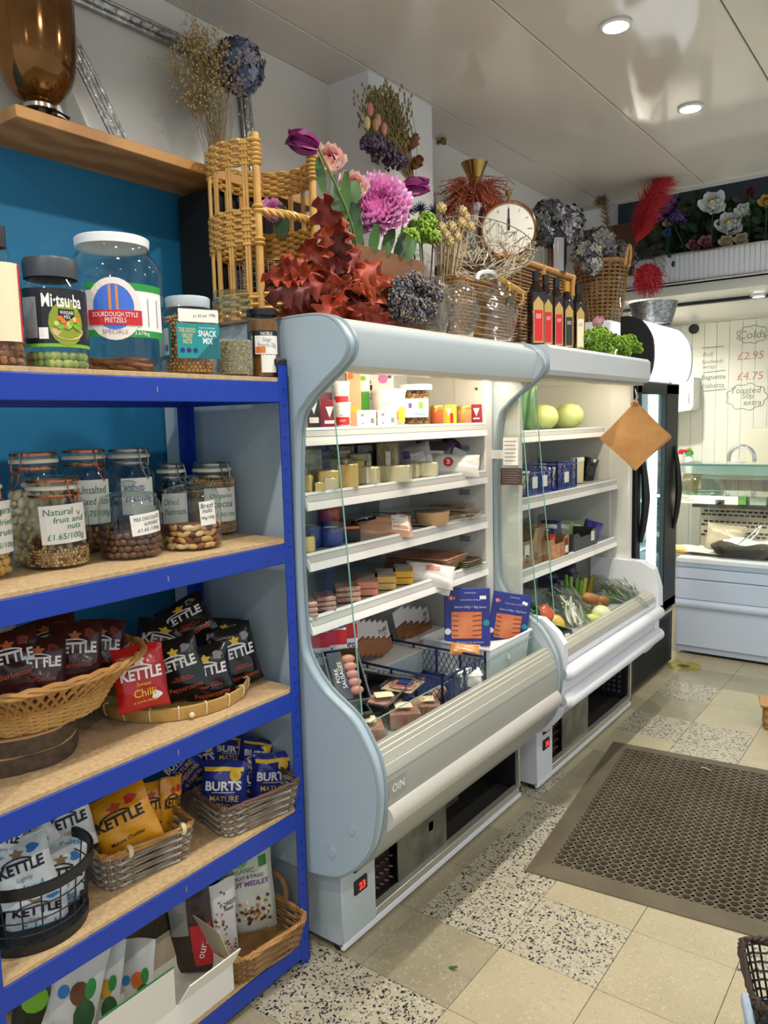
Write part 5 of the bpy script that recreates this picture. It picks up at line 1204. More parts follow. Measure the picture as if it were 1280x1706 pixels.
for i, (px, py) in enumerate([(462, 462), (480, 450), (505, 440), (525, 425), (545, 400), (560, 415), (520, 465), (555, 455), (575, 440), (590, 430), (540, 490), (500, 500), (520, 515), (560, 500), (585, 470), (600, 480), (610, 455), (620, 470), (630, 495), (645, 500), (605, 510), (575, 522), (540, 528), (500, 525), (620, 525), (650, 520), (592, 535), (560, 478), (530, 445), (615, 500), (490, 478), (640, 478), (570, 395), (550, 385)]):
    p = at(px, py, x=-1.48 - g.uniform(0, .10)) - t.location; ctr = Vector((0, 0, .10)); d = (Vector(p) - ctr)
    if d.length < .01: d = Vector((.01, 0, .01))
    d.normalize(); zr = Vector((.75, -.6, .35)) + Vector((g.uniform(-.5, .5), g.uniform(-.5, .5), g.uniform(-.4, .4))); x_ = d.cross(zr).normalized(); z_ = x_.cross(d)
    o = mk('leaf', rl[g.randrange(5)][g.randrange(4)], t); M = Matrix((x_, d, z_)).transposed().to_4x4(); s_ = g.uniform(.7, 1.05); M = Matrix.Translation(Vector(p) - d * .07) @ M @ Matrix.Scale(s_, 4); o.matrix_local = M
# ================================================================== flower crate
t = thing('flower_crate', 'weathered wooden crate with dark stencilled lettering behind the red leaves', 'crate', (-1.66, 2.14, ZF), (0, 0, R(90)))
M_cr = mat('crate_wood', '#7a4f2f', .7, noise=(6, .3, .7), c2='#5b3820', bump=(30, .3))
for k in range(3):
    for s_ in (-1, 1): MB().box((0, s_ * .11, .045 + k * .088), (.38, .012, .082), .002).ob('crate_board', M_cr, t)
    for s_ in (-1, 1): MB().box((s_ * .19, 0, .045 + k * .088), (.012, .21, .082), .002).ob('end_board', M_cr, t)
MB().box((0, 0, .006), (.37, .21, .01)).ob('crate_floor', M_cr, t, 0)
decal(t, 'stencil_lettering', mat('stencil_dark', '#2a1a10', .8), fitted('HIRE', width=.16, height=.07, bold=.01), flat(-.1172), (.05, .15))
def bouquet(name, label, cat, loc): return thing(name, label, cat, loc, group='flowers in the wooden crate')
base = Vector((-1.66, 2.14, ZF + .05))
def fl(px, py, x): return at(px, py, x=x)
M_pe = [mat('peony_deep', '#f59ad6', .6), mat('peony_mid', '#fbb4e4', .6), mat('peony_pale', '#ffcdee', .6)]
M_rp = [mat('rose_deep', '#e59a9e', .6), mat('rose_mid', '#f3c0ba', .6), mat('rose_pale', '#fadfd8', .6)]
M_tu = mat('tulip_purple', '#8e2a72', .45, noise=(10, .3, .7), c2='#6f1c58')
TOC = Vector((.62, -.68, .1))
p = fl(632, 338, -1.56); t = bouquet('pink_peony', 'huge bright pink peony bloom above the wooden crate', 'flower', base)
rose(t, p - base, .094, M_pe, 120, 3, TOC + Vector((0, 0, .15)), 'bloom', .16, 1.25, .62); stem(t, [(0, 0, 0), (p - base) * .5, p - base], .004, M_stem)
for (px, py, r_, sd, x, lb) in ((548, 268, .058, 5, -1.60, 'pale pink rose high beside the purple tulip'), (588, 312, .055, 6, -1.58, 'blush rose partly behind the big pink peony'), (558, 345, .050, 8, -1.64, 'pale lilac rose low behind the green stems'), (455, 352, .045, 9, -1.80, 'pink bloom seen through the bars of the wicker carrier')):
    p = fl(px, py, x); t = bouquet('garden_rose', lb, 'flower', base); rose(t, p - base, r_, M_rp if px != 455 else M_pe, 34, sd, TOC + Vector((.1, 0, .35)), 'bloom', .06, 1.0); stem(t, [(0, 0, 0), (p - base) * .5 + Vector((.02, 0, 0)), p - base], .0035, M_stem)
for (px, py, d, sd, x, lb) in ((508, 238, (-.55, -.6, .25), 1, -1.56, 'purple tulip leaning left above the wicker carrier'), (690, 311, (.8, .5, .05), 2, -1.54, 'purple tulip leaning right of the pink peony')):
    p = fl(px, py, x); t = bouquet('purple_tulip', lb, 'flower', base); tulip(t, p - base, d, .082, M_tu, sd)
    e = p - base - Vector(d).normalized() * .04; stem(t, [(0, 0, 0), e * .5 + Vector((.05, -.02 if sd == 1 else .02, .03)), e], .0045, M_stem)
t = bouquet('foliage', 'green leaves rising from the wooden crate around the blooms', 'leaves', base); g = random.Random(5)
for i, (px, py, L, W, dx) in enumerate([(560, 365, .15, .03, 0), (572, 355, .16, .035, .1), (585, 320, .07, .05, .3), (550, 385, .13, .04, -.1), (640, 408, .10, .04, .4), (620, 405, .10, .035, .2), (660, 412, .09, .04, .5), (600, 395, .12, .03, -.1), (575, 390, .12, .03, 0), (585, 350, .06, .05, .3), (672, 415, .08, .05, .6), (540, 300, .10, .03, -.2), (645, 390, .14, .04, .2), (470, 375, .10, .05, 0)]):
    p = fl(px, py + 20, -1.55 if px > 500 else -1.78) - base; q = MB(); leaf(q, p, (dx * .6, dx * .6, 1), (.7, -.7, 0), L, W, .1 if i % 2 else -.15); q.ob('leaf', M_leaf if i % 3 else M_leafd, t, 60)
# lime, thistle and dried stems right of the crate
def puff(parent, c, rad, m_, n, sz, seed, squash=1.0, name='flower_head', flat_=0):
    g = random.Random(seed); q = MB()
    for v in sphere_dirs(n, g, -.5): q.m = g.randrange(len(m_)); q.ball(Vector(c) + Vector((v.x * rad, v.y * rad, v.z * rad * squash)) * g.uniform(.7, 1.05), sz * g.uniform(.7, 1.3), 5, 4)
    return q.ob(name, m_, parent, 60, kind='stuff')
M_lime = [mat('lime_a', '#87a82c', .7), mat('lime_b', '#6b8f1e', .7), mat('lime_c', '#a0bd48', .7)]
b2 = Vector((-1.60, 2.42, ZF))
t = bouquet('lime_flower', 'lime green cluster flower right of the pink peony', 'flower', b2)
for (px, py, r_) in ((698, 385, .042), (682, 398, .036), (712, 372, .036), (718, 396, .034)): puff(t, fl(px, py, -1.60) - b2, r_, M_lime, 110, .0062, px)
stem(t, [(0, 0, 0), (0, -.01, .12), fl(700, 405, -1.60) - b2], .004, M_stem)
t = bouquet('blue_thistle', 'dark blue thistle heads behind the lime flower', 'flower', b2)
for (px, py) in ((680, 352), (700, 350), (725, 352)):
    c_ = fl(px, py, -1.66) - b2; q = MB(); g = random.Random(px)
    for v in sphere_dirs(60, g, -.4): q.tube([c_, c_ + v * .034], [.003, .0006], 3)
    q.ob('spiky_head', mat('thistle_navy', '#2e3348', .7), t); stem(t, [(0, 0, .01), c_ * .5, c_], .003, M_twig)
t = thing('seed_head_bunch', 'bunch of round cream seed heads on twigs beside the twig basket', 'dried flowers', (-1.56, 2.46, ZF))
g = random.Random(8); bb = t.location.copy()
for i, (px, py) in enumerate([(735, 347), (752, 378), (742, 392), (760, 395), (775, 362), (748, 402), (735, 380), (783, 378), (768, 372), (770, 352)]):
    c_ = at(px, py, x=-1.58) - bb; q = MB().ball(c_, .017, 8, 6)
    for v in sphere_dirs(26, g, -.9): q.ball(c_ + v * .019, .0045, 4, 3)
    q.ob('seed_head', mat('seed_cream', '#c5ad78', .75), t); stem(t, [(0, g.uniform(-.02, .02), .02), c_ * .5 + Vector((0, g.uniform(-.01, .01), 0)), c_], .0022, M_dry)
for i in range(9):
    c_ = at(725 + i * 6, 320 + (i * 37) % 50, x=-1.58) - bb; stem(t, [(0, .01 * i - .04, .02), c_ * .6, c_], .0022, M_twig, 'twig')
o = MB().lathe([(.008, 0), (.008, .02), (.018, .03), (.018, .04), (.001, .045)], 14, M=Matrix.Rotation(pi / 2, 4, 'Y')).ob('wall_knob', mat('brass_dull', '#8d7440', .3, .9), wl, 50, loc=at(729, 238, x=-2.10))
# dried bunch on the pillar
t = thing('dried_bunch', 'tall dried bunch of grasses, purple statice and protea against the white pillar', 'dried flowers', (-1.80, 2.66, 2.55)); bb = t.location.copy(); g = random.Random(21)
q = MB(); q2 = MB()
for k in range(90):
    e = at(g.uniform(600, 668), g.uniform(140, 205), x=-1.80) - bb + Vector((g.uniform(-.05, .05), 0, 0)); q.tube([(0, 0, -.02), e * .5 + Vector((g.uniform(-.02, .02), g.uniform(-.02, .02), 0)), e], .0012, 3)
    for j in range(12): q2.ball(e * (1 - .045 * j) + Vector((g.uniform(-.012, .012), g.uniform(-.012, .012), 0)), (.0045, .0045, .009), 4, 3)
q.ob('grass_stems', M_dry, t, kind='stuff'); q2.ob('grass_seeds', mat('grass_olive', '#857a4a', .8), t, kind='stuff')
for (px, py, r_) in ((640, 258, .05), (660, 270, .045), (628, 245, .035), (615, 240, .03)): puff(t, at(px, py, x=-1.78) - bb, r_, [mat('statice_a', '#4e4256', .8), mat('statice_b', '#6a5a70', .8), mat('statice_c', '#3b2c30', .8)], 90, .007, px)
for (px, py, d) in ((688, 238, (.5, .2, .8)), (694, 272, (.6, -.2, .3))):
    q = MB(); c_ = at(px, py, x=-1.76) - bb
    for ring, (n_, til, L) in enumerate(((9, .25, .07), (10, .5, .065), (9, .8, .05))):
        z = Vector(d).normalized(); x_ = z.orthogonal().normalized(); y_ = z.cross(x_)
        for k in range(n_):
            a = 2 * pi * k / n_ + ring; o = x_ * cos(a) + y_ * sin(a); petal(q, c_ - z * .03, z * cos(til) + o * sin(til), -o, L, .022, .2, .2, 3, 5)
    q.ob('protea_head', mat('protea_rust', '#75462c', .65, noise=(12, .3, .7), c2='#9a6a40'), t, 60)
for (px, py, c_m) in ((617, 182, '#c9837a'), (630, 200, '#c2907c'), (612, 205, '#c9b074'), (626, 208, '#b98a6a'), (640, 215, '#c08472')):
    MB().ball(at(px, py, x=-1.74) - bb, (.012, .012, .024), 8, 6).ob('bunny_tail', mat('tail_' + c_m[1:], c_m, .8), t)
# blue-grey dried bunch
t = thing('grey_statice_bunch', 'dried blue-grey statice bunch between red leaves and glass vases', 'dried flowers', (-1.45, 2.02, ZF)); bb = t.location.copy()
St = [mat('st_' + c, '#' + c, .8) for c in ('3c4250', '565c6e', '6f6a68', '8a8378', '2c3038', '7c6654')]
for i, (px, py) in enumerate([(668, 480), (690, 470), (708, 485), (680, 505), (702, 510), (668, 520), (690, 530), (712, 520), (665, 500), (720, 495)]): puff(t, at(px, py, x=-1.46) - bb, .036, St, 150, .0048, i + 30)
# ================================================================== hammered glass vases
G_ham = glass('hammered_glass', '#eef1ee', .06, 1.5, (26, 1.0), 2.2)
for (px, top, w_, x, lb) in ((722, 462, 56, -1.50, 'hammered clear glass vase half behind the grey dried bunch'), (763, 470, 74, -1.46, 'hammered clear glass vase in the middle of the three on the cabinet'), (825, 478, 76, -1.45, 'hammered clear glass vase on the right, in front of the hamper')):
    p = at(px, 540, x=x); k = mpp(p); r_ = w_ * k / 2; h_ = at(px, top, x=x).z - ZF
    t = thing('hammered_vase', lb, 'vase', (p.x, p.y, ZF), group='hammered glass vases'); pr = crom([(r_ * .62, 0, 0), (r_ * .72, h_ * .05, 0), (r_ * .95, h_ * .35, 0), (r_, h_ * .62, 0), (r_ * .80, h_ * .84, 0), (r_ * .52, h_ * .93, 0), (r_ * .55, h_, 0)], 4)
    N = 40
    MB().grid(lambda u, v: (lambda pq: ((pq[0] * (1 + .022 * sin(9 * u * 2 * pi + 7 * v * 6) + .02 * sin(14 * u * 2 * pi - 23 * v))) * cos(u * 2 * pi), (pq[0] * (1 + .022 * sin(9 * u * 2 * pi + 7 * v * 6))) * sin(u * 2 * pi), pq[1]))(pr[round(v * (len(pr) - 1))]), N, len(pr), True).ob('glass_body', G_ham, t, 60)
    MB().lathe([(.0001, .004), (r_ * .6, .004)], 20, cap=False).ob('glass_base', G_ham, t)
# ================================================================== hampers
def hamper(loc, sx, sy, sz, label, rows, mw, rz=R(90)):
    t = thing('wicker_hamper', label, 'hamper', loc, (0, 0, rz), 'wicker hampers')
    weave(t, sx / 2, sy / 2, sx / 2, sy / 2, sz, 12, rows, 34, .0052, mw, mw, mw, .009, amp=.004)
    return t
h1 = hamper((-1.615, 2.735, ZF), .43, .20, .235, 'wicker hamper with white handle behind the glass vases', 18, M_wd)
q = MB().tube(crom([(-.10, -.105, .235), (-.08, -.11, .262), (0, -.115, .275), (.06, -.11, .262), (.08, -.105, .235)], 4), .009, 7); q.ob('white_handle', mat('handle_white', '#d9d9d4', .5), h1)
MB().tube([(.05, -.115, .262), (.25, -.13, .222)], .0105, 9).ob('cane_peg', M_cane, h1); MB().box((.16, -.108, .19), (.05, .012, .04), .004).ob('leather_latch', mat('latch_brown', '#3a2c20', .6), h1)
q = MB()
for (a, b_) in ((.10, .235), (.22, .215)): q.tube([(a + .010 * cos(c_ * .1), -.118 + .018 * cos(c_), b_ - .012 + .03 * sin(c_)) for c_ in [2 * pi * i / 12 for i in range(12)]], .005, 5, True)
q.ob('peg_loop', M_cane, h1, kind='stuff')
g = random.Random(2); q = MB()
for k in range(60): a, b_ = g.uniform(-.2, .0), g.uniform(-.07, .07); q.tube([(a, b_, .23 + g.uniform(0, .03)), (a + g.uniform(.02, .08), b_ + g.uniform(-.03, .03), .25 + g.uniform(0, .02)), (a + g.uniform(.06, .12), b_ + g.uniform(-.05, .05), .235)], .002, 4)
o = q.ob('shredded_fill', mat('shred_grey', '#9aa39c', .7), None, loc=h1.location, rot=h1.rotation_euler, kind='stuff'); tag(o, 'grey shredded packing filling the hamper with the white handle', 'packing')
h2 = hamper((-1.765, 3.345, ZF), .73, .38, .385, 'large closed wicker hamper behind the dark bottles', 26, M_wd)
MB().box((0, 0, .388), (.73, .38, .012), .005).ob('lid', M_wk, h2)
for s_ in (.0, .335): MB().tube([(s_, -.195, .30), (s_, -.197, .40)], .013, 8).ob('lid_post', M_wk, h2)
MB().tube([(-.36, -.192, .39), (.36, -.192, .39)], .014, 8).ob('lid_roll', M_wk, h2)
ZB = ZF + .3955
# twig nest
nc = at(802, 412, x=-1.60); t = thing('twig_basket', 'shallow tilted basket of woven silver twigs and wire on the hamper', 'basket', (nc.x, nc.y, ZF + .25)); g = random.Random(6); q = MB(); q2 = MB()
ax_ = Vector((.55, -.45, .75)).normalized(); ex = Vector((.7, .7, -.15)); ex = (ex - ax_ * ex.dot(ax_)).normalized(); ey = ax_.cross(ex); cN = nc - t.location + Vector((0, 0, .0))
def nest(a, k, o=0.0): rr = (.05 + .14 * k ** .6) + o; return cN + (ex * cos(a) * 1.15 + ey * sin(a)) * rr + ax_ * (.13 * k ** 1.5 - .10)
for i in range(230):
    a = g.uniform(0, 6.28); k0 = g.random(); da = g.uniform(-.8, .8); q.tube([nest(a + da * j / 4, min(1.05, max(0, k0 + .25 * (j / 4 - .5) * g.choice((-1, 1)))), g.uniform(-.006, .006)) for j in range(5)], .0024, 4)
for i in range(26):
    a = 2 * pi * i / 26
    for s_ in (-1, 1): q2.tube([nest(a + s_ * .5 * j / 6, j / 6) for j in range(7)], .0011, 4)
q2.tube([nest(2 * pi * i / 40, 1.0) for i in range(40)], .002, 5, True)
q.ob('twigs', mat('twig_silver', '#b8ad94', .7), t, kind='stuff'); q2.ob('wire_mesh', M_swire, t, kind='stuff')
# clock
p = at(848, 384, x=-1.615); t = thing('table_clock', 'round copper-rimmed clock with a cream face on the large hamper', 'clock', (p.x, p.y, ZB), (0, 0, R(28)))
CRr = p.z - ZB; k = Matrix.Rotation(pi / 2, 4, 'X')
MB().lathe([(.0001, 0), (CRr * .97, 0), (CRr, .010), (CRr, .05), (CRr * .96, .056), (CRr * .91, .052)], 48, c=(0, .03, CRr), M=k, cap=False).ob('copper_case', mat('copper_case', '#c9855c', .18, 1), t, 50)
MB().lathe([(.0001, .046), (CRr * .92, .046)], 40, c=(0, .03, CRr), M=k, cap=False).ob('dial', mat('dial_cream', '#e3e0d2', .5), t)
q = MB()
for i in range(12):
    a = i * pi / 6; L = .10 if i % 3 else .16; M = Matrix.Rotation(a, 4, 'Y'); q.box((sin(a) * CRr * .74, -.018, CRr + cos(a) * CRr * .74), (.003, .001, CRr * L), 0, M)
q.ob('hour_marks', mat('mark_grey', '#8c8a82', .5), t, 0)
h_ = MB().box((0, -.020, CRr * 1.36), (.006, .001, CRr * .72)); h_.ob('minute_hand', INK, t, 0); MB().box((.0, -.021, CRr * 1.18), (.010, .001, CRr * .4)).ob('hour_hand', INK, t, 0)
MB().lathe([(.006, 0), (.006, .02), (.014, .03), (.014, .04), (.004, .046)], 14, c=(0, .0, CRr * 2)).ob('crown_knob', mat('brass_dull', '#8d7440', .3, .9), t)
# silver vase with rust fluff and brass trumpet
p = at(790, 400, x=-1.80); t = thing('silver_vase', 'mottled silver glass vase of rust-red feathery stems behind the clock', 'vase', (p.x, p.y, ZB)); zt_ = at(790, 345, x=-1.80).z - ZB
MB().lathe([(.05, 0), (.062, .01), (.060, zt_ * .5), (.070, zt_ * .9), (.078, zt_)], 28, cap=False).ob('vase_body', mat('mercury_glass', '#c9c7bf', .14, .9, noise=(30, .4, .6), c2='#7f7a70'), t, 60)
t = thing('rust_feather_stems', 'rust-red feathery dried stems spilling from the mottled silver vase', 'dried flowers', (p.x, p.y, ZB + zt_)); g = random.Random(9); q = MB()
for i in range(800):
    a = g.uniform(0, 6.28); e = Vector((cos(a) * g.uniform(.02, .17), sin(a) * g.uniform(.02, .17), g.uniform(-.06, .10))); q.tube([Vector((cos(a) * .03, sin(a) * .03, .0)), e * .6 + Vector((0, 0, .05)), e, e + Vector((g.uniform(-.03, .03), g.uniform(-.03, .03), g.uniform(-.04, .02)))], .0018, 3)
q.ob('feathery_tufts', mat('rust_red', '#a8563e', .8), t, kind='stuff')
p = at(791, 330, x=-1.86); t = thing('brass_trumpet_vase', 'flared brass trumpet vase rising above the rust-red stems', 'vase', (p.x, p.y, ZB)); zt_ = at(791, 272, x=-1.86).z - ZB
MB().lathe([(p_[0], p_[1]) for p_ in crom([(.05, 0, 0), (.045, .02, 0), (.012, .08, 0), (.010, zt_ * .6, 0), (.018, zt_ * .76, 0), (.036, zt_ * .88, 0), (.062, zt_, 0)], 4)], 28, cap=False).ob('trumpet', mat('brass', '#b3924e', .18, 1), t, 60)
# dark hydrangea in steel vase
p = at(925, 430, x=-1.60); t = thing('steel_vase', 'polished steel cylinder vase under the dark hydrangeas', 'vase', (p.x, p.y, ZB)); zt_ = at(925, 400, x=-1.6).z - ZB
MB().lathe([(.001, 0), (.055, 0), (.056, zt_), (.052, zt_), (.05, .01)], 28, cap=False).ob('vase_body', mat('polished_steel', '#b9b7b2', .1, 1), t)
t = thing('dark_hydrangeas', 'wide mass of dark dried hydrangea heads in the polished steel vase', 'dried flowers', (p.x, p.y, ZB)); bb = t.location.copy()
for i, (px, py, r_) in enumerate(((890, 375, .075), (915, 360, .08), (945, 368, .08), (925, 390, .085), (950, 392, .06), (900, 395, .06))): hydrangea(t, at(px, py, x=-1.62 - .03 * (i % 2)) - bb, r_, H_dark, 90, i + 50, (.4, -.4, .8), .9, .34)
for (px, py) in ((880, 430), (868, 425)):
    p = at(px, py, x=-1.72); t = thing('glass_cylinder', 'clear glass cylinder vase %s the dark hydrangeas' % ('under' if px > 870 else 'left of'), 'vase', (p.x, p.y, ZB)); MB().lathe([(.034, 0), (.036, .16)], 20, cap=False).ob('glass_body', G_jar, t); MB().lathe([(.0001, .003), (.034, .003)], 20, cap=False).ob('glass_base', G_green, t)
# sauce bottles
M_bot = mat('dark_bottle', '#1a0a0c', .08, coat=.5)
for i, (px, top, hue, lb) in enumerate(((893, 452, 'r', 'dark sauce bottle with red label, tallest and leftmost of the five'), (909, 458, 'r', 'dark sauce bottle with red label, second from the left'), (927, 463, 'r', 'dark sauce bottle with red label, third from the left'), (944, 470, 'k', 'dark bottle with black label and orange-topped cap'), (963, 474, 'c', 'dark bottle with cream label, rightmost of the five'))):
    x = -1.455 + .004 * i; p = at(px, 540, x=x); h_ = at(px, top, x=x).z - ZF; w_ = .050 if i else .062
    t = thing('sauce_bottle', lb, 'bottle', (p.x, p.y, ZF), (0, 0, face(p) + R(28)), 'dark sauce bottles')
    hb = h_ * .74
    MB().box((0, 0, hb / 2), (w_, .046 if i == 0 else w_, hb), .005).ob('bottle_body', M_bot, t); MB().lathe([(w_ * .48, hb - .004), (w_ * .40, hb + h_ * .05), (.013, hb + h_ * .12), (.012, h_ * .9)], 16).ob('bottle_neck', M_bot, t, 60)
    MB().lathe([(.0145, h_ * .86), (.0145, h_), (.001, h_)], 14).ob('cap', BLACK if hue != 'k' else mat('cap_gold', '#c9963a', .35, .5), t)
    lm = {'r': RED, 'k': mat('label_charcoal', '#2c302c', .4), 'c': CREAM}[hue]; fr = (lambda yy: flat(-yy))((.046 if i == 0 else w_) / 2 + .0006)
    lab = [(-w_ * .38, -hb * .42), (w_ * .38, -hb * .42), (w_ * .38, hb * .28), (w_ * .2, hb * .34), (0, hb * .40), (-w_ * .2, hb * .34), (-w_ * .38, hb * .28)]
    decal(t, 'label', mat('label_gilt', '#b99a55', .4), poly2(lab), fr, (0, hb * .5)); decal(t, 'label_panel', lm, poly2([(a * .82, b_ * .92) for a, b_ in lab[:2]] + [(w_ * .31, hb * .16), (-w_ * .31, hb * .16)]), flat(-((.046 if i == 0 else w_) / 2 + .0012)), (0, hb * .5))
    decal(t, 'lettering', WHITE if hue != 'c' else BROWN, fitted('OLD\nSOY', width=w_ * .4), flat(-((.046 if i == 0 else w_) / 2 + .0018)), (0, hb * .55))
# ================================================================== on the upright fridge
ZU = 2.157
p = at(1002, 480, x=-1.76); t = thing('loop_handled_basket', 'tapered wicker basket with loop handles on top of the upright fridge', 'basket', (p.x, p.y, ZU)); bt = at(1002, 440, x=-1.76).z - ZU
weave(t, .11, .11, .155, .155, bt, 2, 16, 26, .006, M_wd, M_wd, M_wk, .009, amp=.005)
a = math.atan2(-.75, .65) + .9
MB().tube(crom([(.155 * cos(a - .25), .155 * sin(a - .25), bt - .03), (.165 * cos(a - .2), .165 * sin(a - .2), bt + .05), (.165 * cos(a), .165 * sin(a), bt + .085), (.165 * cos(a + .2), .165 * sin(a + .2), bt + .05), (.155 * cos(a + .25), .155 * sin(a + .25), bt - .03)], 4), .010, 7).ob('loop_handle', M_wk2, t)
cb = t.location.copy(); t = thing('pale_hydrangeas', 'faded grey-mauve hydrangea heads filling the loop-handled basket', 'dried flowers', cb)
for i, (px, py, r_) in enumerate(((978, 425, .085), (1000, 405, .09), (1012, 428, .08), (1040, 432, .075), (1030, 415, .06), (985, 442, .06))): hydrangea(t, at(px, py, x=-1.76 + .03 * (i % 2)) - cb, r_, H_pale, 100, i + 70, (.4, -.4, .8), .9, .32)
p = at(1030, 400, x=-1.83); t = thing('glass_column_vase', 'tall clear glass vase behind the loop-handled basket', 'vase', (p.x, p.y, ZU)); MB().lathe([(.05, 0), (.052, .42)], 24, cap=False).ob('glass_body', G_jar, t)
def plume(name, label, pts, rad, m_, n, seed, hair, cat='dried grass'):
    pts = [Vector(p) for p in pts]; b0 = pts[0]; t = thing(name, label, cat, b0); g = random.Random(seed); cr = [Vector(c) - b0 for c in crom(pts, 8)]
    MB().tube(cr, .004, 5).ob('stem', M_dry if 'red' not in name else mat('red_stem', '#7d1f22', .7), t); q = MB(); s0 = int(len(cr) * .35)
    for i in range(n):
        j = g.randrange(s0, len(cr) - 1); k = (j - s0) / (len(cr) - s0); ax2 = (cr[j + 1] - cr[j]).normalized(); a = ax2.orthogonal().normalized(); a.rotate(Matrix.Rotation(g.uniform(0, 6.28), 3, ax2)); rr = rad * sin(pi * min(1, .12 + k * .85)) ** .6
        s_ = g.uniform(.25, 1.25); q.tube([cr[j], cr[j] + ax2 * hair * .4 * s_ + a * rr * .6 * s_, cr[j] + ax2 * hair * s_ + a * rr * g.uniform(.5, 1.3) * s_ - Vector((0, 0, .02 * s_))], [.0016, .0012, .0004], 3)
    q.ob('plume', m_, t, kind='stuff'); return t
plume('pampas_stem', 'slender beige pampas stem rising to the ceiling', [at(1022, 440, x=-1.80), at(1016, 400, x=-1.80), at(1008, 340, x=-1.80), (*at(1001, 285, x=-1.80)[:2], 2.90)], .040, mat('pampas_beige', '#a98f63', .85), 900, 3, .06)
plume('red_pampas', 'bright red pampas plume leaning right under the ceiling', [at(1052, 440, x=-1.62), at(1060, 405, x=-1.58), at(1082, 345, x=-1.50), at(1108, 296, x=-1.44)], .085, mat('pampas_red', '#b8242c', .8), 2600, 4, .09)
t = thing('red_feather_ball', 'round red feathery tuft hanging below the peacock feather', 'dried flower', at(1080, 458, x=-1.52)); g = random.Random(5); q = MB()
for v in sphere_dirs(420, g, -1): q.tube([v * .03, v * .075 + Vector((0, 0, -.01)), v * .09 + Vector((g.uniform(-.02, .02), 0, -.05 if v.z < 0 else -.02))], [.003, .002, .0006], 3)
q.ball((0, 0, 0), .06, 8, 6); q.ob('red_tuft', mat('tuft_red', '#a81f27', .8), t, kind='stuff'); MB().tube([(0, 0, 0), tuple(at(1052, 445, x=-1.68) - t.location)], .003, 5).ob('stem', M_twig, t)
t = thing('peacock_feathers', 'spray of dark peacock feathers drooping over the header panel', 'feathers', at(1050, 450, x=-1.68)); bb = t.location.copy(); g = random.Random(12); q = MB()
for i in range(16):
    e = at(g.uniform(1085, 1130), g.uniform(370, 470), x=-1.50 - g.uniform(0, .15)) - bb; m2 = e * .6 + Vector((0, 0, .10)); pts = [Vector(c) for c in crom([(0, 0, 0), m2, e], 6)]
    q.tube(pts, .0014, 3)
    for k in range(4, len(pts) - 1):
        for s_ in (-1, 1): d_ = Vector((g.uniform(-.02, .03), g.uniform(-.02, .03), -.03)); q.tube([pts[k], pts[k] + d_ * s_ + Vector((.01, .01, -.015))], .0006, 3)
q.ob('barbs', mat('peacock_bronze', '#3c3a22', .6), t, kind='stuff')
for (px, py) in ((1116, 425), (1122, 440)): c_ = at(px, py, x=-1.50) - bb; MB().ball(c_, (.012, .012, .02), 8, 6).ob('eye_spot', mat('peacock_blue', '#1d4a52', .3, .4), t)
p = at(1096, 540, z=ZU); p = at(1096, 525, x=-1.66); t = thing('silver_woven_bowl', 'silver ridged woven bowl on the right end of the upright fridge', 'bowl', (-1.53, 4.80, ZU)); bt = .13
pr = []
for k in range(8): z = bt * k / 8; r0 = .105 + .035 * k / 8; pr += [(r0, z), (r0 + .006, z + bt / 16)]
MB().lathe(pr + [(.142, bt), (.136, bt), (.10, .01), (.0001, .01)], 36, cap=False).ob('bowl', mat('silver_weave', '#a9acab', .28, .8, noise=(60, .4, .6), c2='#7d807f'), t, 50)
p = at(1040, 520, x=-1.60); t = thing('glass_bottle_vase', 'clear glass bottle vase beside the loop-handled basket', 'vase', (-1.60, 4.42, ZU)); MB().lathe([(.045, 0), (.05, .02), (.045, .07), (.02, .12), (.017, .24), (.02, .25)], 20, cap=False).ob('glass_body', G_jar, t, 60); MB().lathe([(.0001, .003), (.045, .003)], 20, cap=False).ob('glass_base', G_green, t)
# green sprig and rosebud on the vegetable cabinet
t = thing('green_sprig', 'bright green frilly sprig on the front edge of the vegetable cabinet', 'plant', (-1.40, 3.72, ZF)); bb = t.location.copy()
for i, (px, py, r_) in enumerate(((985, 565, .045), (1000, 560, .045), (1015, 570, .05), (1032, 575, .05), (1048, 572, .045), (1058, 582, .04), (990, 578, .04), (1010, 584, .04), (1040, 588, .035))): puff(t, at(px, py, x=-1.39) - bb, r_, M_lime[:2] + [mat('lime_d', '#557c1c', .7)], 150, .0062, i + 90)
p = at(996, 538, x=-1.42); t = thing('pink_rosebud', 'pink rosebud lying beside the green frilly sprig', 'flower', (p.x, p.y, ZF)); rose(t, (0, 0, p.z - ZF), .045, [mat('bud_pink', '#d97aa0', .55), mat('bud_pale', '#eab6c4', .55)], 22, 4, (.5, -.3, .8), 'bloom', .03, .55); MB().tube([(0, .0, .002), (0, 0, p.z - ZF - .02)], .004, 5).ob('stem', M_stem, t)
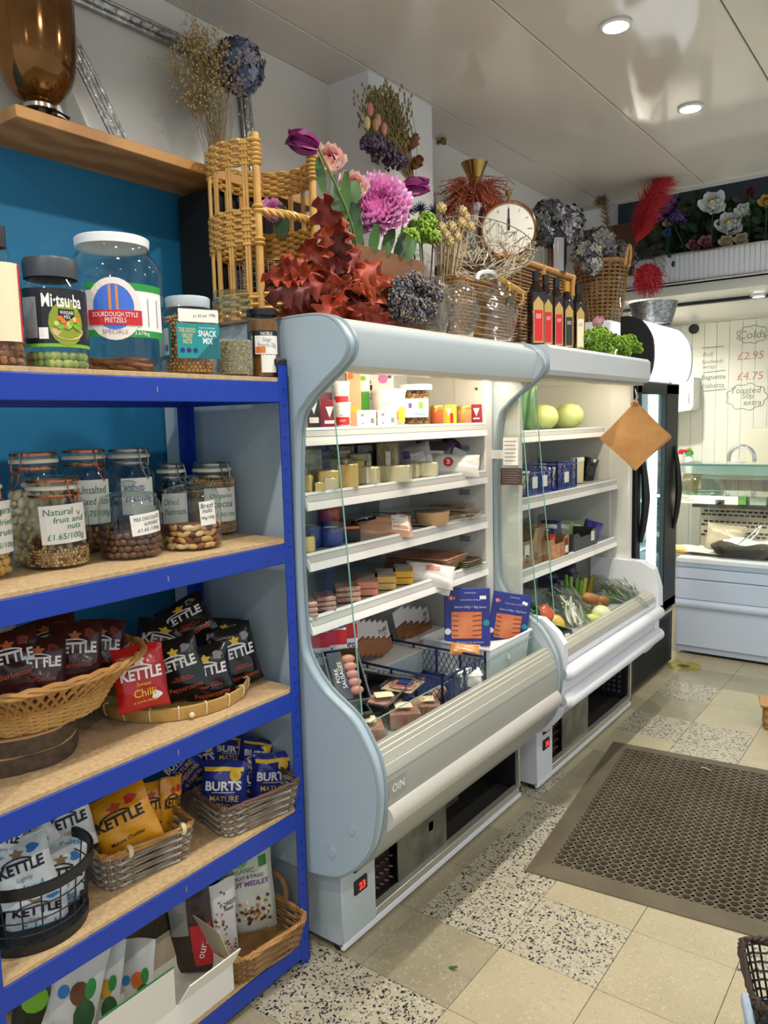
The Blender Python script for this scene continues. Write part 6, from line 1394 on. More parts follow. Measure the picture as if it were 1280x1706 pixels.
# ================================================================== flowers on the header ledge
zl = 2.46 + .176
def ledge(px, py, y=5.40): return at(px, py, y=y)
for i, (px, py, r_, kind, lb) in enumerate([
        (1188, 338, .085, 'white', 'large white bloom high on the header ledge'), (1216, 372, .085, 'white', 'white anemone low on the header ledge'), (1238, 350, .05, 'white', 'small white bloom between the anemone and the right edge'),
        (1210, 402, .045, 'cream', 'cream bloom on the ledge under the white anemone'), (1235, 398, .045, 'cream', 'cream bloom right of the other cream bloom on the ledge'), (1156, 408, .045, 'pink', 'pink rose at the left of the header ledge'), (1176, 402, .045, 'pink', 'pink rose right of the other pink rose on the ledge'),
        (1278, 335, .05, 'yellow', 'yellow bloom at the right edge of the photo'), (1250, 318, .035, 'rosy', 'dim pink bloom high in the shadow of the ledge'), (1112, 388, .03, 'blue', 'small blue bloom left on the ledge'), (1115, 372, .04, 'peach', 'peach bloom above the blue one on the ledge')]):
    c_ = ledge(px, py, 5.40 + .02 * (i % 3)); t = thing('ledge_bloom', lb, 'flower', (c_.x, c_.y, zl), group='flowers on the header ledge')
    cm = {'white': ('#dfe2dc', '#eceee8'), 'cream': ('#d9c9a0', '#e6dab8'), 'pink': ('#b06a74', '#c98a92'), 'yellow': ('#c2a04a', '#d6bb70'), 'rosy': ('#6e3440', '#82404e'), 'blue': ('#3f66a0', '#5580b8'), 'peach': ('#b89a86', '#c9ae9c')}[kind]
    rose(t, c_ - t.location, r_, [mat('ledge_' + kind + '_a', cm[0], .6), mat('ledge_' + kind + '_b', cm[1], .6)], 20, i + 5, (.1, -.9, .2), 'bloom', .08, 1.15)
    if kind == 'white': MB().ball(c_ - t.location + Vector((0, -.02, 0)), r_ * .18, 8, 5).ob('flower_eye', YEL, t)
    MB().tube([(0, 0, .0), (c_ - t.location) * .5, c_ - t.location], .004, 5).ob('stem', M_leafd, t)
t = thing('purple_stock', 'purple clustered blooms at the left of the header ledge', 'flower', (-1.5, 5.45, zl)); bb = t.location.copy()
for i, (px, py, r_) in enumerate(((1110, 345, .06), (1128, 365, .06), (1120, 330, .05), (1098, 360, .05))): hydrangea(t, ledge(px, py, 5.45) - bb, r_, [mat('stock_a', '#4a3562', .7), mat('stock_b', '#6a4a86', .7), mat('stock_c', '#352a44', .7)], 60, i + 20, (0, -.8, .5), 1, .34)
MB().tube([(0, 0, 0), tuple(ledge(1112, 350, 5.45) - bb)], .006, 5).ob('stem', M_leafd, t)
t = thing('ledge_foliage', 'dark trailing foliage along the header ledge behind the blooms', 'leaves', (-1.1, 5.52, zl)); g = random.Random(31); q = MB()
for i in range(620):
    px = g.uniform(1075, 1330); py = g.uniform(335, 425); c_ = ledge(px, py, 5.46 + g.uniform(0, .16)) - t.location; q.m = g.randrange(3); leaf(q, c_, (g.uniform(-1, 1), -.4, g.uniform(-.6, 1)), (0, -1, .2), g.uniform(.05, .10), g.uniform(.025, .05), .2)
q.ob('leaf_mass', [M_leafd, mat('leaf_dusk', '#243a26', .6), mat('leaf_olive', '#3d4526', .6)], t, 60, kind='stuff')
# ================================================================== goods in the grey cabinet
G_film = glass('cling_film', '#f2f2f0', .12, 1.4, (60, .6), 2.0)
def pos(px, z, x): return at(px, 700, x=x)
def on_shelf(px, py, z, x):
    """point on shelf plane z under photo column px, at depth x"""
    p = at(px, py, x=x); return Vector((p.x, p.y, z))
def carton(name, label, cat, px, top, bot, w_, z, x, m_, depth=.05, yaw=0.0, prints=(), group=None, tilt=0.0, ch=.0015):
    p = on_shelf(px, (top + bot) / 2, z, x); k = mpp(at(px, (top + bot) / 2, x=x)); h_ = (bot - top) * k; W = w_ * k
    t = thing(name, label, cat, p + Vector((0, 0, .001)), (tilt, 0, face(p) + yaw), group)
    MB().box((0, depth / 2, h_ / 2), (W, depth, h_), ch).ob('carton_body', m_, t)
    for (kind, mm, a) in prints:
        fn = flat(-.0006 - .0003 * len(t.children) if False else -.0008)
        if kind == 't': decal(t, 'lettering', mm, fitted(a[0], width=a[3] * W, bold=.015), flat(-.0014), (a[1] * W, (a[2] + .5) * h_))
        elif kind == 'r': decal(t, 'panel', mm, rect2(a[2] * W, a[3] * h_, 1, 1), flat(-.0008), (a[0] * W, (a[1] + .5) * h_))
        elif kind == 'd': decal(t, 'picture', mm, disc2(a[2] * W, a[3] * W, 14), flat(-.0011), (a[0] * W, (a[1] + .5) * h_))
        elif kind == 'tri': decal(t, 'triangle_mark', mm, poly2([(-a[2] * W, 0), (0, -a[3] * h_), (a[2] * W, 0)]), flat(-.0011), (a[0] * W, (a[1] + .5) * h_))
    return t
def tub(name, label, px, top, bot, w_, z, x, m_, lidm, prints=(), group=None, fill=None, taper=.9, lid_h=.14):
    p = on_shelf(px, (top + bot) / 2, z, x); k = mpp(at(px, (top + bot) / 2, x=x)); h_ = (bot - top) * k; r_ = w_ * k / 2
    t = thing(name, label, 'tub', p + Vector((0, 0, .001)), (0, 0, face(p)), group)
    MB().lathe([(r_ * taper * .96, 0), (r_ * taper, .004), (r_, h_ * (1 - lid_h))], 24).ob('tub_body', m_, t, 50)
    MB().lathe([(r_ * 1.04, h_ * (1 - lid_h)), (r_ * 1.06, h_ * .97), (r_ * 1.02, h_), (.0001, h_)], 24).ob('lid', lidm, t, 50)
    for (kind, mm, a) in prints:
        if kind == 't': decal(t, 'lettering', mm, fitted(a[0], width=a[3] * 2 * r_), cyl(r_ + .0018, a[2] * h_, a[1]))
        else: decal(t, 'label', mm, rect2(a[2] * 2 * r_, a[3] * h_, 8, 1), cyl(r_ + .001, a[1] * h_, a[0]))
    return t, r_, h_, p
Z1, Z2, Z3, Z4 = [z + .001 for z in SHZ]
CW = mat('carton_warm_white', '#f0ede4', .5)
MR = mat('carton_maroon', '#8e2026', .45); MO = mat('carton_orange', '#d97a2c', .45); MB_ = mat('carton_black', '#2a2424', .45)
carton('spread_box', 'orange spread carton squeezed against the left end of the top fridge shelf', 'carton', 505, 672, 716, 14, Z1, -1.57, MO, .06)
carton('spread_box', 'black spread carton with a white triangle on the top fridge shelf', 'carton', 523, 655, 714, 22, Z1, -1.57, MB_, .06, 0, [('tri', WHITE, (0, .22, .28, .34)), ('r', WHITE, (0, -.28, .7, .16))])
carton('spread_box', 'maroon spread carton with white triangle next to the black one', 'carton', 546, 668, 714, 27, Z1, -1.57, MR, .05, 0, [('tri', WHITE, (.12, .25, .24, .4)), ('r', WHITE, (.1, -.3, .6, .12))])
carton('spread_box', 'maroon carton standing upright behind the other maroon one', 'carton', 541, 632, 690, 30, Z1, -1.65, MR, .05, .2)
tub('dessert_pot', 'white pot with red band, lower of the stacked pair', 571, 672, 713, 27, Z1, -1.60, CW, CW, [('r', RED, (0, .25, 1.0, .3)), ('t', WHITE, ('HOT', 0, .25, .4)), ('r', WHITE, (.1, .65, .5, .3))], 'stacked dessert pots')
t, r_, h_, p = tub('dessert_pot', 'white pot with red band, upper of the stacked pair', 569, 631, 670, 27, Z1, -1.60, CW, CW, [('r', RED, (0, .25, 1.0, .25)), ('r', WHITE, (.1, .65, .5, .3))], 'stacked dessert pots'); t.location.z = Z1 + .071
carton('sleeve_box', 'pale orange sleeve box leaning behind the stacked pots', 'carton', 590, 618, 712, 24, Z1, -1.68, mat('sleeve_peach', '#e8b184', .5), .04, .1, [('d', ORANGE, (-.2, .38, .2, .2)), ('d', YEL, (0, -.2, .35, .25))])
carton('sleeve_box', 'white and green sleeve box with purple lettering in the middle of the row', 'carton', 606, 624, 712, 22, Z1, -1.69, CW, .04, .1, [('d', LIME, (0, .4, .22, .2)), ('r', mat('print_vivid_green', '#4fb82e', .5), (0, -.02, .9, .35)), ('d', BROWN, (.2, -.3, .3, .25))])
carton('sleeve_box', 'white sleeve box with a woman and pink disc standing behind the tubs', 'carton', 632, 622, 712, 50, Z1, -1.73, CW, .03, .1, [('d', PINK, (.14, .36, .16, .16)), ('d', PURPLE, (.36, .40, .07, .07)), ('r', PURPLE, (0, .04, .9, .10)), ('r', INK, (-.3, .20, .16, .10)), ('d', mat('print_skin', '#b98a6a', .5), (-.3, .30, .05, .07)), ('t', WHITE, ('PASSION', 0, .04, .7))])
tub('yogurt_tub', 'large white yogurt tub with orange band on the top fridge shelf', 648, 652, 712, 56, Z1, -1.60, CW, CW, [('r', mat('band_amber', '#d9932f', .5), (.0, .30, 1.0, .16)), ('t', GREY, ('YEO', 0, .60, .3)), ('r', YEL, (.9, .3, .3, .4))], None, None, .9, .10)
for (px, lb) in ((611, 'small white carton in front of the yogurt tub, left of two'), (645, 'small white carton in front of the yogurt tub, right of two')):
    carton('white_carton', lb, 'carton', px, 687, 714, 32, Z1, -1.545, CW, .04, 0, [('t', INK, ('n', -.2, .2, .12)), ('t', INK, ('o', -.2, -.32, .1)), ('r', GREY, (.3, -.15, .18, .3))], 'small white cartons')
t, r_, h_, p = tub('olive_tub', 'clear tub of olives with white lid and pale blue label', 692, 645, 711, 54, Z1, -1.58, G_pet, CW, [('r', mat('label_ice', '#dfe9f2', .5), (0, .42, .92, .46)), ('r', PURPLE, (-.3, .48, .10, .12)), ('r', LIME, (.35, .48, .14, .16)), ('t', SKY, ('olives', .25, .28, .4))])
nm = nutmats('#b07a3a', '#c9974e', '#8a5426'); o = nut_fill(r_ * .90, h_ * .8, .012, nm, seed=4).ob('olive_fill', nm, None, loc=p, kind='stuff'); tag(o, 'tan olives filling the clear tub on the top fridge shelf', 'olives')
def small_jar(px, top, bot, w_, x, c_, label, lid='#c9a24a', z=Z1):
    p = on_shelf(px, (top + bot) / 2, z, x); k = mpp(at(px, top, x=x)); h_ = (bot - top) * k; r_ = w_ * k / 2; t = thing('relish_jar', label, 'jar', p + Vector((0, 0, .001)), (0, 0, face(p)), 'relish jars')
    MB().lathe([(r_ * .9, 0), (r_, .004), (r_, h_ * .74), (r_ * .9, h_ * .82)], 22).ob('glass_jar', mat('relish_' + c_[1:], c_, .15, noise=(40, .3, .7), c2=c_), t, 50); MB().lathe([(r_ * .95, h_ * .80), (r_ * .96, h_ * .97), (r_ * .9, h_), (.0001, h_)], 22).ob('lid', mat('lid_gold', lid, .3, .6), t, 50)
small_jar(727, 678, 709, 24, -1.56, '#b5602c', 'small jar of orange relish with gold lid'); small_jar(773, 678, 707, 26, -1.56, '#c98a52', 'small jar of pale relish with gold lid near the cream cheek')
carton('relish_box', 'yellow and red relish box between the two small jars', 'carton', 748, 677, 709, 17, Z1, -1.56, mat('box_yellow', '#d9c83a', .5), .04, -.3, [('tri', WHITE, (0, .3, .3, .4)), ('r', RED, (.3, -.2, .3, .5))])
carton('relish_box', 'crimson relish box with white triangle at the right end of the top shelf', 'carton', 794, 676, 707, 18, Z1, -1.555, mat('box_crimson', '#a01f34', .5), .04, -.2, [('tri', WHITE, (0, .3, .3, .45)), ('r', WHITE, (0, -.25, .6, .08))])
# ------------------------------------------------------------------ cheeses
CH_ = {'y': mat('cheese_yellow', '#e6bd45', .4, noise=(12, .3, .7), c2='#edd078'), 'p': mat('cheese_pale', '#ecdc9c', .4, noise=(12, .3, .7), c2='#ece4c2'), 'b': mat('cheese_blue', '#cfc693', .4, noise=(30, .45, .6), c2='#8f9a78'), 'd': mat('cheese_rind', '#5a4c34', .6), 'o': mat('cheese_olive', '#a3935a', .5)}
def cheese(px, top, bot, w_, z, x, kind, label, yaw=0, depth=None, wrap=True, wedge=False, sticker=None):
    p = on_shelf(px, (top + bot) / 2, z, x); k = mpp(at(px, (top + bot) / 2, x=x)); W, h_ = w_ * k, max((bot - top) * k, at(px, top, x=x).z - z); D = depth or W * .8
    t = thing('cheese_wedge' if wedge else 'cheese_block', label, 'cheese', p + Vector((0, 0, .001)), (0, 0, face(p) + yaw), 'cheeses on the second fridge shelf')
    if wedge: q = MB().prism([(-W / 2, -D * .2), (W / 2, -D / 2), (W / 2, D / 2)], 0, h_, 'z')
    else: q = MB().box((0, 0, h_ / 2), (W, D, h_), .004)
    q.ob('cheese', CH_[kind], t, 30)
    if wrap:
        q = MB().box((0, 0, h_ / 2 + .001), (W + .005, D + .005, h_ + .004), .006); q.ob('film_wrap', G_film, t)
    if sticker: decal(t, 'sticker', sticker[0], rect2(W * sticker[1], h_ * sticker[2], 1, 1), flat(-D / 2 - .004), (W * .1, h_ * .55))
    return t
for a in [(508, 798, 826, 26, -1.56, 'y', 'yellow cheese block at the left end of the cheese shelf', 0, False, None), (542, 792, 824, 38, -1.56, 'y', 'film-wrapped yellow cheese beside the left-end block', .2, False, None),
          (580, 776, 814, 34, -1.55, 'y', 'bright yellow cheese wedge in front of the glass edge', -.3, True, None), (614, 782, 811, 34, -1.56, 'p', 'cream cheese block right of the bright yellow wedge', 0, False, (PAPER, .12, .9)),
          (658, 780, 806, 52, -1.55, 'p', 'long low pale cheese wedge at the front of the cheese shelf', .15, True, None), (684, 778, 802, 30, -1.58, 'p', 'pale cheese block behind the long low wedge', 0, False, None), (712, 774, 798, 30, -1.56, 'p', 'square pale cheese block before the white cheese bag', 0, False, None),
          (525, 784, 802, 28, -1.62, 'b', 'flat labelled cheese on the left of the cheese shelf', .3, False, (PAPER, .6, .7)), (558, 764, 800, 50, -1.66, 'b', 'large marbled cheese block behind the bright wedge', 0, False, None),
          (516, 748, 782, 36, -1.70, 'b', 'wrapped cheese at the back left of the cheese shelf', 0, False, None), (566, 742, 770, 44, -1.74, 'd', 'dark-rinded cheese at the back of the cheese shelf', 0, False, (CREAM, .5, .6)),
          (612, 740, 778, 46, -1.72, 'd', 'black-labelled cheese in the middle back row', .1, False, (BLACK, .4, .5)), (600, 756, 790, 36, -1.66, 'b', 'blue-veined cheese block behind the cream block', 0, False, (BLACK, .35, .4)),
          (646, 737, 788, 34, -1.63, 'o', 'tall brown-rinded cheese slab standing on edge', .1, False, (PAPER, .25, .4)), (632, 760, 784, 24, -1.68, 'p', 'small pale cheese beside the tall slab', 0, False, None), (538, 752, 784, 30, -1.72, 'o', 'olive-rinded cheese behind the marbled block', .2, True, (PAPER, .4, .5)), (584, 748, 776, 30, -1.80, 'b', 'veined cheese at the rear wall behind the dark rind', 0, False, None), (674, 748, 780, 36, -1.76, 'd', 'dark-rinded cheese half hidden behind the tall slab', .2, True, (CREAM, .4, .5)), (548, 806, 826, 22, -1.54, 'p', 'small film-wrapped cheese wedge at the front left lip', .4, True, None), (502, 775, 800, 22, -1.64, 'b', 'grey veined cheese against the left end panel', 0, False, None), (596, 768, 790, 22, -1.61, 'y', 'narrow yellow cheese behind the cream block', .2, True, (PAPER, .5, .5)), (700, 768, 788, 30, -1.64, 'p', 'pale cheese block in front of the dark bags', .1, False, (NAVY, .4, .6)), (530, 812, 827, 20, -1.535, 'y', 'tiny yellow cheese portion on the front lip', .6, True, None)]:
    px, top, bot, w_, x, kd, lb, yaw, wd, st = a
    cheese(px, top, bot, w_, Z2, x, kd, lb, yaw + .3 * sin(px), None, True, wd, st)
def soft_bag(px, py, w_, h_, x, cB, label, prints=(), roll=0, yaw=0, tilt=-.3, seed=0, name='cheese_bag', cat='bag', dk=.4, group=None):
    p = at(px, py, x=x); k = mpp(p); b = Bag(w_ * k, h_ * k, h_ * k * dk, seed); t = thing(name, label, cat, p, (tilt, roll, face(p) + yaw), group)
    b.body().ob('bag_body', mat('bagfilm_' + cB[1:], cB, .25, coat=.3), t, 60)
    for (kind, mm, a) in prints:
        fn = b.front(.0016)
        if kind == 't': decal(t, 'lettering', mm, fitted(a[0], width=a[3] * b.w, bold=.02), b.front(.0024), (a[1] * b.w, a[2] * b.h))
        elif kind == 'd': decal(t, 'picture', mm, disc2(a[2] * b.w, a[3] * b.w, 14), fn, (a[0] * b.w, a[1] * b.h))
        else: decal(t, 'panel', mm, rect2(a[2] * b.w, a[3] * b.h, 6, 4), fn, (a[0] * b.w, a[1] * b.h))
    return t
soft_bag(757, 775, 84, 40, -1.565, '#ded9d2', 'white cheese bag with a red round emblem at the right of the cheese shelf', [('d', RED, (-.12, .05, .10, .10)), ('t', WHITE, ('B', -.12, .05, .07))], .05, 0, -.5, 3)
for i, (px, py, cB, lb) in enumerate(((690, 762, '#b8b3ad', 'grey and white cheese bag leaning at the back'), (722, 757, '#4a3a3c', 'dark cheese bag behind the white one'), (760, 753, '#3a3033', 'dark cheese bag at the far right of the cheese shelf'))):
    soft_bag(px, py, 60, 44, -1.66, cB, lb, [('r', PAPER, (.1, -.1, .4, .4)), ('r', PURPLE, (-.2, .1, .2, .3))], -.2 + .3 * i, 0, -.3, 5 + i)
# ------------------------------------------------------------------ third shelf
def wheel(px, top, bot, w_, z, x, c_, label, topc=None):
    p = on_shelf(px, (top + bot) / 2, z, x); k = mpp(p); h_ = (bot - top) * k; r_ = w_ * k / 2; t = thing('waxed_cheese', label, 'cheese', p + Vector((0, 0, .001)), (0, 0, face(p)), 'waxed cheese rounds')
    MB().lathe([(.001, 0), (r_ * .85, 0), (r_, h_ * .2), (r_, h_ * .8), (r_ * .88, h_), (.001, h_)], 24).ob('wax_round', mat('wax_' + c_[1:], c_, .3, coat=.3), t, 50); MB().lathe([(.0001, h_ + .001), (r_ * .6, h_ + .001)], 20, cap=False).ob('top_label', topc or PAPER, t)
    return t
wheel(510, 898, 925, 32, Z3, -1.56, '#d9c270', 'yellow waxed cheese round with black label at the left end', BLACK)
wheel(517, 880, 915, 38, Z3, -1.62, '#2b3b78', 'dark blue waxed cheese round on the left of the third shelf'); wheel(552, 886, 915, 42, Z3, -1.585, '#34457e', 'dark blue waxed cheese round at the front of the third shelf')
t = wheel(548, 852, 880, 38, Z3, -1.68, '#c04f26', 'orange waxed cheese round resting on the blue ones', mat('wax_dark', '#8e3518', .4)); t.location.z = Z3 + .055
wheel(548, 862, 895, 38, Z3, -1.68, '#2b3b78', 'dark blue waxed cheese round under the orange one')
carton('black_pack', 'small black-wrapped cheese pack with orange top beside the blue rounds', 'cheese', 586, 884, 909, 30, Z3, -1.57, BLACK, .06, .1, [('r', ORANGE, (0, .42, .9, .16))])
def flat_pack(px, py, w_, d_, z, x, c_, label, yaw=0, th=.012, c2=None, name='meat_pack', n=1, lab=None, tray='#c9b79a', group=None):
    p = on_shelf(px, py, z, x); k = mpp(p); W = w_ * k; t = thing(name, label, 'meat', p + Vector((0, 0, .001)), (0, 0, R(90) + yaw), group)
    MB().box((0, 0, .003), (W, d_, .006), .002).ob('backing_tray', mat('tray_' + tray[1:], tray, .5), t)
    g = random.Random(int(px)); q = MB()
    for i in range(5):
        cx_ = -W * .4 + W * .8 * (i + .5) / 5; q.ball((cx_, g.uniform(-.1, .1) * d_, .006 + th * .4), (W * .14, d_ * .40, th * .55), 12, 6)
    q.ob('slices', mat('meat_' + c_[1:], c_, .4, noise=(25, .35, .65), c2=c2 or c_), t, 60, kind='stuff')
    MB().box((0, 0, .004 + th / 2), (W + .006, d_ + .006, th + .008), .004).ob('film_cover', G_film, t)
    if lab: MB().box((0, -d_ * .1, .009 + th), (W * .5, d_ * .4, .001)).ob('pack_label', lab, t, 0)
    return t
t = soft_bag(635, 880, 104, 50, -1.60, '#c89878', 'film packet of pink sausages with a black header on the third shelf', [('r', BLACK, (-.28, .24, .42, .22)), ('r', mat('film_white', '#e9ddd0', .3), (.32, 0, .28, .7)), ('t', WHITE, ('sausages', -.28, .24, .3))], -.05, 0, -.9, 14, 'sausage_packet', 'meat', .6)
for i, (px, z, x, c_, lb) in enumerate(((735, .0, -1.60, '#b98a6a', 'flat pack of pale cured meat right of the sausage packet'), (715, .0, -1.72, '#a5705c', 'flat pack of cured ham at the back of the third shelf'), (765, .022, -1.66, '#9a5f50', 'flat pack of dark ham lying on top at the right'), (772, .0, -1.60, '#8e5a48', 'flat pack of salami at the right end of the third shelf'))):
    flat_pack(px, 870, 86, .16, Z3 + z, x, c_, lb, .1 * (i - 1), .016, '#caa58c', lab=None, group='flat packs on the third shelf')
tub('dip_pot', 'clear shallow pot of dip on the third fridge shelf', 720, 858, 884, 60, Z3, -1.565, mat('dip_amber', '#c9a070', .3), G_pet)
for i, (px, x, c_, lb) in enumerate(((620, -1.78, '#a5705c', 'flat pack of ham behind the sausage packet'), (670, -1.80, '#8e5a48', 'dark flat pack at the rear left of the third shelf'), (690, -1.66, '#b98a6a', 'pale flat pack between the sausages and the dip pot'))): flat_pack(px, 872, 80, .16, Z3, x, c_, lb, .15 * i, .02, '#caa58c', group='flat packs on the third shelf')
# ------------------------------------------------------------------ fourth shelf
for i, (px, top, bot, w_, x, c_, lb, n_) in enumerate((
        (512, 1003, 1030, 30, -1.56, '#9a6a5a', 'stack of vacuum-packed meat at the left end of the fourth shelf', 3), (541, 997, 1022, 34, -1.57, '#8a5a50', 'second stack of vacuum-packed meat from the left', 3), (578, 985, 1012, 42, -1.585, '#a06c58', 'third stack of vacuum-packed meat from the left', 3))):
    p = on_shelf(px, bot, Z4, x); k = mpp(p); t = thing('vacuum_pack_stack', lb, 'meat', p, (0, 0, face(p) + .15), 'vacuum packs on the fourth shelf'); h_ = (bot - top) * k / n_
    for j in range(n_): MB().box((0, 0, h_ * (j + .5)), (w_ * k, .085, h_ * .9), .004).ob('vacuum_pack', mat('vac_' + c_[1:], c_, .25, noise=(30, .35, .65), c2='#c9a48c', coat=.4), t)
for i, (px, base_, w_, x, c_, lb) in enumerate(((612, 998, 36, -1.565, '#d98a72', 'salmon-pink sleeved tray'), (643, 990, 34, -1.565, '#cfae62', 'mustard sleeved tray'), (672, 981, 32, -1.565, '#d9a62a', 'amber sleeved tray'))):
    for j in range(2):
        p = on_shelf(px, base_, Z4, x); k = mpp(p); hh = .021; t = thing('sleeved_tray', '%s, %s of its pair on the fourth shelf' % (lb, ('lower', 'upper')[j]), 'tray', p + Vector((0, 0, .001 + j * (hh + .003))), (0, 0, face(p)), 'sleeved trays'); W = w_ * k
        MB().prism([(-W / 2, 0), (W / 2, 0), (W / 2 * 1.04, hh), (-W / 2 * 1.04, hh)], 0, .16, 'y').ob('sleeve', mat('sleeve_' + c_[1:], c_, .45), t, 20); MB().box((0, .08, hh + .001), (W * .8, .12, .001)).ob('film_window', mat('film_window', '#b7a99a', .15), t, 0)
for i in range(7):
    p = on_shelf(705 + i, 940, Z4, -1.68 + .004 * i); t = thing('ham_sheet_pack', 'flat rust-coloured ham pack, %s from the bottom of the fourth-shelf pile' % ('first', 'second', 'third', 'fourth', 'fifth', 'sixth', 'topmost')[i], 'meat', p + Vector((0, 0, .001 + i * .0085)), (0, 0, R(90) + .12 + .03 * (i % 3)), 'ham pile'); MB().box((0, 0, .004), (.19, .26, .007), .002).ob('ham_sheet', mat('ham_rust', '#8e5238', .4, noise=(14, .35, .65), c2='#b97a58'), t); MB().box((0, 0, .0042), (.20, .27, .002)).ob('backing_card', mat('card_buff', '#c9a982', .5), t, 0)
for i in range(4):
    p = Vector((-1.62, 2.60, Z4)); t = thing('dark_sheet_pack', 'thin dark cured meat pack, %s from the bottom of the right-end pile' % ('first', 'second', 'third', 'topmost')[i], 'meat', p + Vector((0, 0, .001 + i * .007)), (0, 0, R(90) - .05 + .04 * i), 'dark meat pile'); MB().box((0, 0, .003), (.13, .22, .005), .002).ob('meat_sheet', mat('meat_dark', '#4a3026', .4), t); MB().box((0, 0, .0035), (.138, .228, .0015)).ob('backing_card', mat('card_olive', '#8e8a62', .5), t, 0)
t = soft_bag(716, 958, 82, 44, -1.55, '#e6e0da', 'crumpled white carrier bag hanging over the fourth shelf edge', [('r', mat('print_coral', '#d9836a', .5), (.05, .1, .3, .2))], .15, 0, -.7, 22, 'carrier_bag', 'bag', .7)
p = at(735, 975, x=-1.515); soft_bag(738, 968, 34, 44, -1.512, '#e6e0da', 'torn corner of white plastic film hanging below the fourth shelf', [], .3, 0, 0, 23, 'plastic_scrap', 'bag', .1)
# ------------------------------------------------------------------ lower well
ZW = .647
def potts(px, py, x, n, dx, label, sgn):
    for i in range(n):
        p = at(px + dx * i, py, x=x - .004 * i); k = mpp(p); h_ = .115; t = thing('stock_pouch', label % ('first', 'second', 'third', 'fourth', 'fifth', 'sixth')[i], 'pouch', p - Vector((0, 0, h_ / 2)), (-.12, sgn * .18, face(p) + 1.05), 'stock pouches')
        MB().box((0, 0, h_ * .72), (.085, .005, h_ * .56), .002).ob('pouch_top', mat('pouch_white', '#e3e0d8', .4), t); MB().box((0, 0, h_ * .22), (.085, .011, h_ * .44), .004).ob('pouch_base', mat('pouch_brown', '#8a5a34', .4), t)
        if i == n - 1:
            decal(t, 'lettering', INK, fitted("Potts'", width=.06, bold=.01), flat(-.004), (0, h_ * .82)); decal(t, 'lettering', INK, fitted('STICKY\nMARINADE\nBBQ', width=.05), flat(-.004), (0, h_ * .58))
potts(600, 1062, -1.66, 6, 9, 'upright white and brown marinade pouch, %s in the left fan', -1)
potts(672, 1036, -1.74, 5, 10, 'upright white and brown marinade pouch, %s in the right fan', -1)
for i in range(6): MB().box((0, 0, 0), (.001, .001, .001)) if False else None
# a stand block the pouches lean on
t = thing('well_step', 'grey metal step along the back of the fridge well', 'step', (-1.80, 2.18, ZW)); MB().box((0, 0, .045), (.36, 1.04, .09), .004).ob('step_body', M_fin2, t); MB().box((0, 0, .092), (.36, 1.04, .004), .001).ob('step_top', M_fin, t)
for (px, py, x, lb, ya) in ((530, 1098, 1.735, 'white and red milk-drink carton at the left of the fridge well', .1), (558, 1088, 1.79, 'white and red milk-drink carton, second from the left', .15), (575, 1070, 1.86, 'milk-drink carton half hidden behind the others', .2)):
    p = at(px, py, y=x); t = thing('drink_carton', lb, 'carton', (p.x, p.y, ZW + .095), (0, 0, face(p) + ya), 'milk-drink cartons'); h_ = .235
    MB().box((0, 0, h_ / 2), (.068, .068, h_), .003).ob('carton_body', mat('carton_soy', '#dfe3ea', .4), t); decal(t, 'red_top', RED, rect2(.068, h_ * .2, 1, 1), flat(-.0346), (0, h_ * .89)); MB().lathe([(.014, 0), (.014, .012), (.001, .012)], 14, c=(.0, -.012, h_)).ob('screw_cap', WHITE, t)
    decal(t, 'lettering', NAVY, fitted('alpro', width=.058, bold=.03), flat(-.0352), (0, h_ * .70)); decal(t, 'dark_panel', mat('carton_slate', '#39445c', .4), rect2(.062, h_ * .4, 1, 1), flat(-.0348), (0, h_ * .36)); decal(t, 'lettering', WHITE, fitted('SOYA', width=.03), flat(-.0356), (0, h_ * .45))
def sausage_tray(c_, w_, d_, label, rz, tilt=0.0, eggs=True):
    p = Vector(c_); t = thing('sausage_tray', label, 'meat', tuple(p), (tilt, 0, rz))
    MB().prism([(-w_ / 2 * .85, 0), (w_ / 2 * .85, 0), (w_ / 2, .04), (w_ / 2 * .96, .04), (w_ / 2 * .82, .004), (-w_ / 2 * .82, .004), (-w_ / 2 * .96, .04), (-w_ / 2, .04)], -d_ / 2, d_ / 2).ob('black_tray', BLACK, t, 30); MB().tube([(sx * w_ / 2, sy * d_ / 2, .04) for sx, sy in ((-1, -1), (1, -1), (1, 1), (-1, 1))], .004, 6, True).ob('tray_rim', mat('tray_rim_grey', '#55585a', .3), t)
    for s_ in (-1, 1): MB().box((0, s_ * d_ / 2, .02), (w_ * .9, .003, .04)).ob('tray_end', BLACK, t, 0)
    if eggs:
        for i in range(5): MB().ball((w_ * .18, -d_ * .38 + d_ * .76 * (i + .5) / 5, .034), (w_ * .22, d_ * .085, .016), 12, 7).ob('sausage', mat('sausage_pink', '#c98a78', .35), t)
        MB().box((-w_ * .2, 0, .042), (w_ * .42, d_ * .9, .002)).ob('tray_card', mat('card_charcoal', '#23272f', .4), t, 0); decal(t, 'lettering', WHITE, fitted('PORK\nSAUSAGES', width=d_ * .5), lambda u, v: (-w_ * .2 - v, u, .044))
    return t
sausage_tray((-1.475, 1.735, ZW + .185), .11, .17, 'black tray of pink sausages propped up at the left of the well', R(60), R(48))
sausage_tray((-1.49, 1.75, ZW + .075), .12, .15, 'empty black tray lying at the left front of the well', R(60), R(14), False)
sausage_tray((-1.53, 1.95, ZW + .05), .22, .20, 'large empty black tray left of the blue crate', R(8), R(8), False)
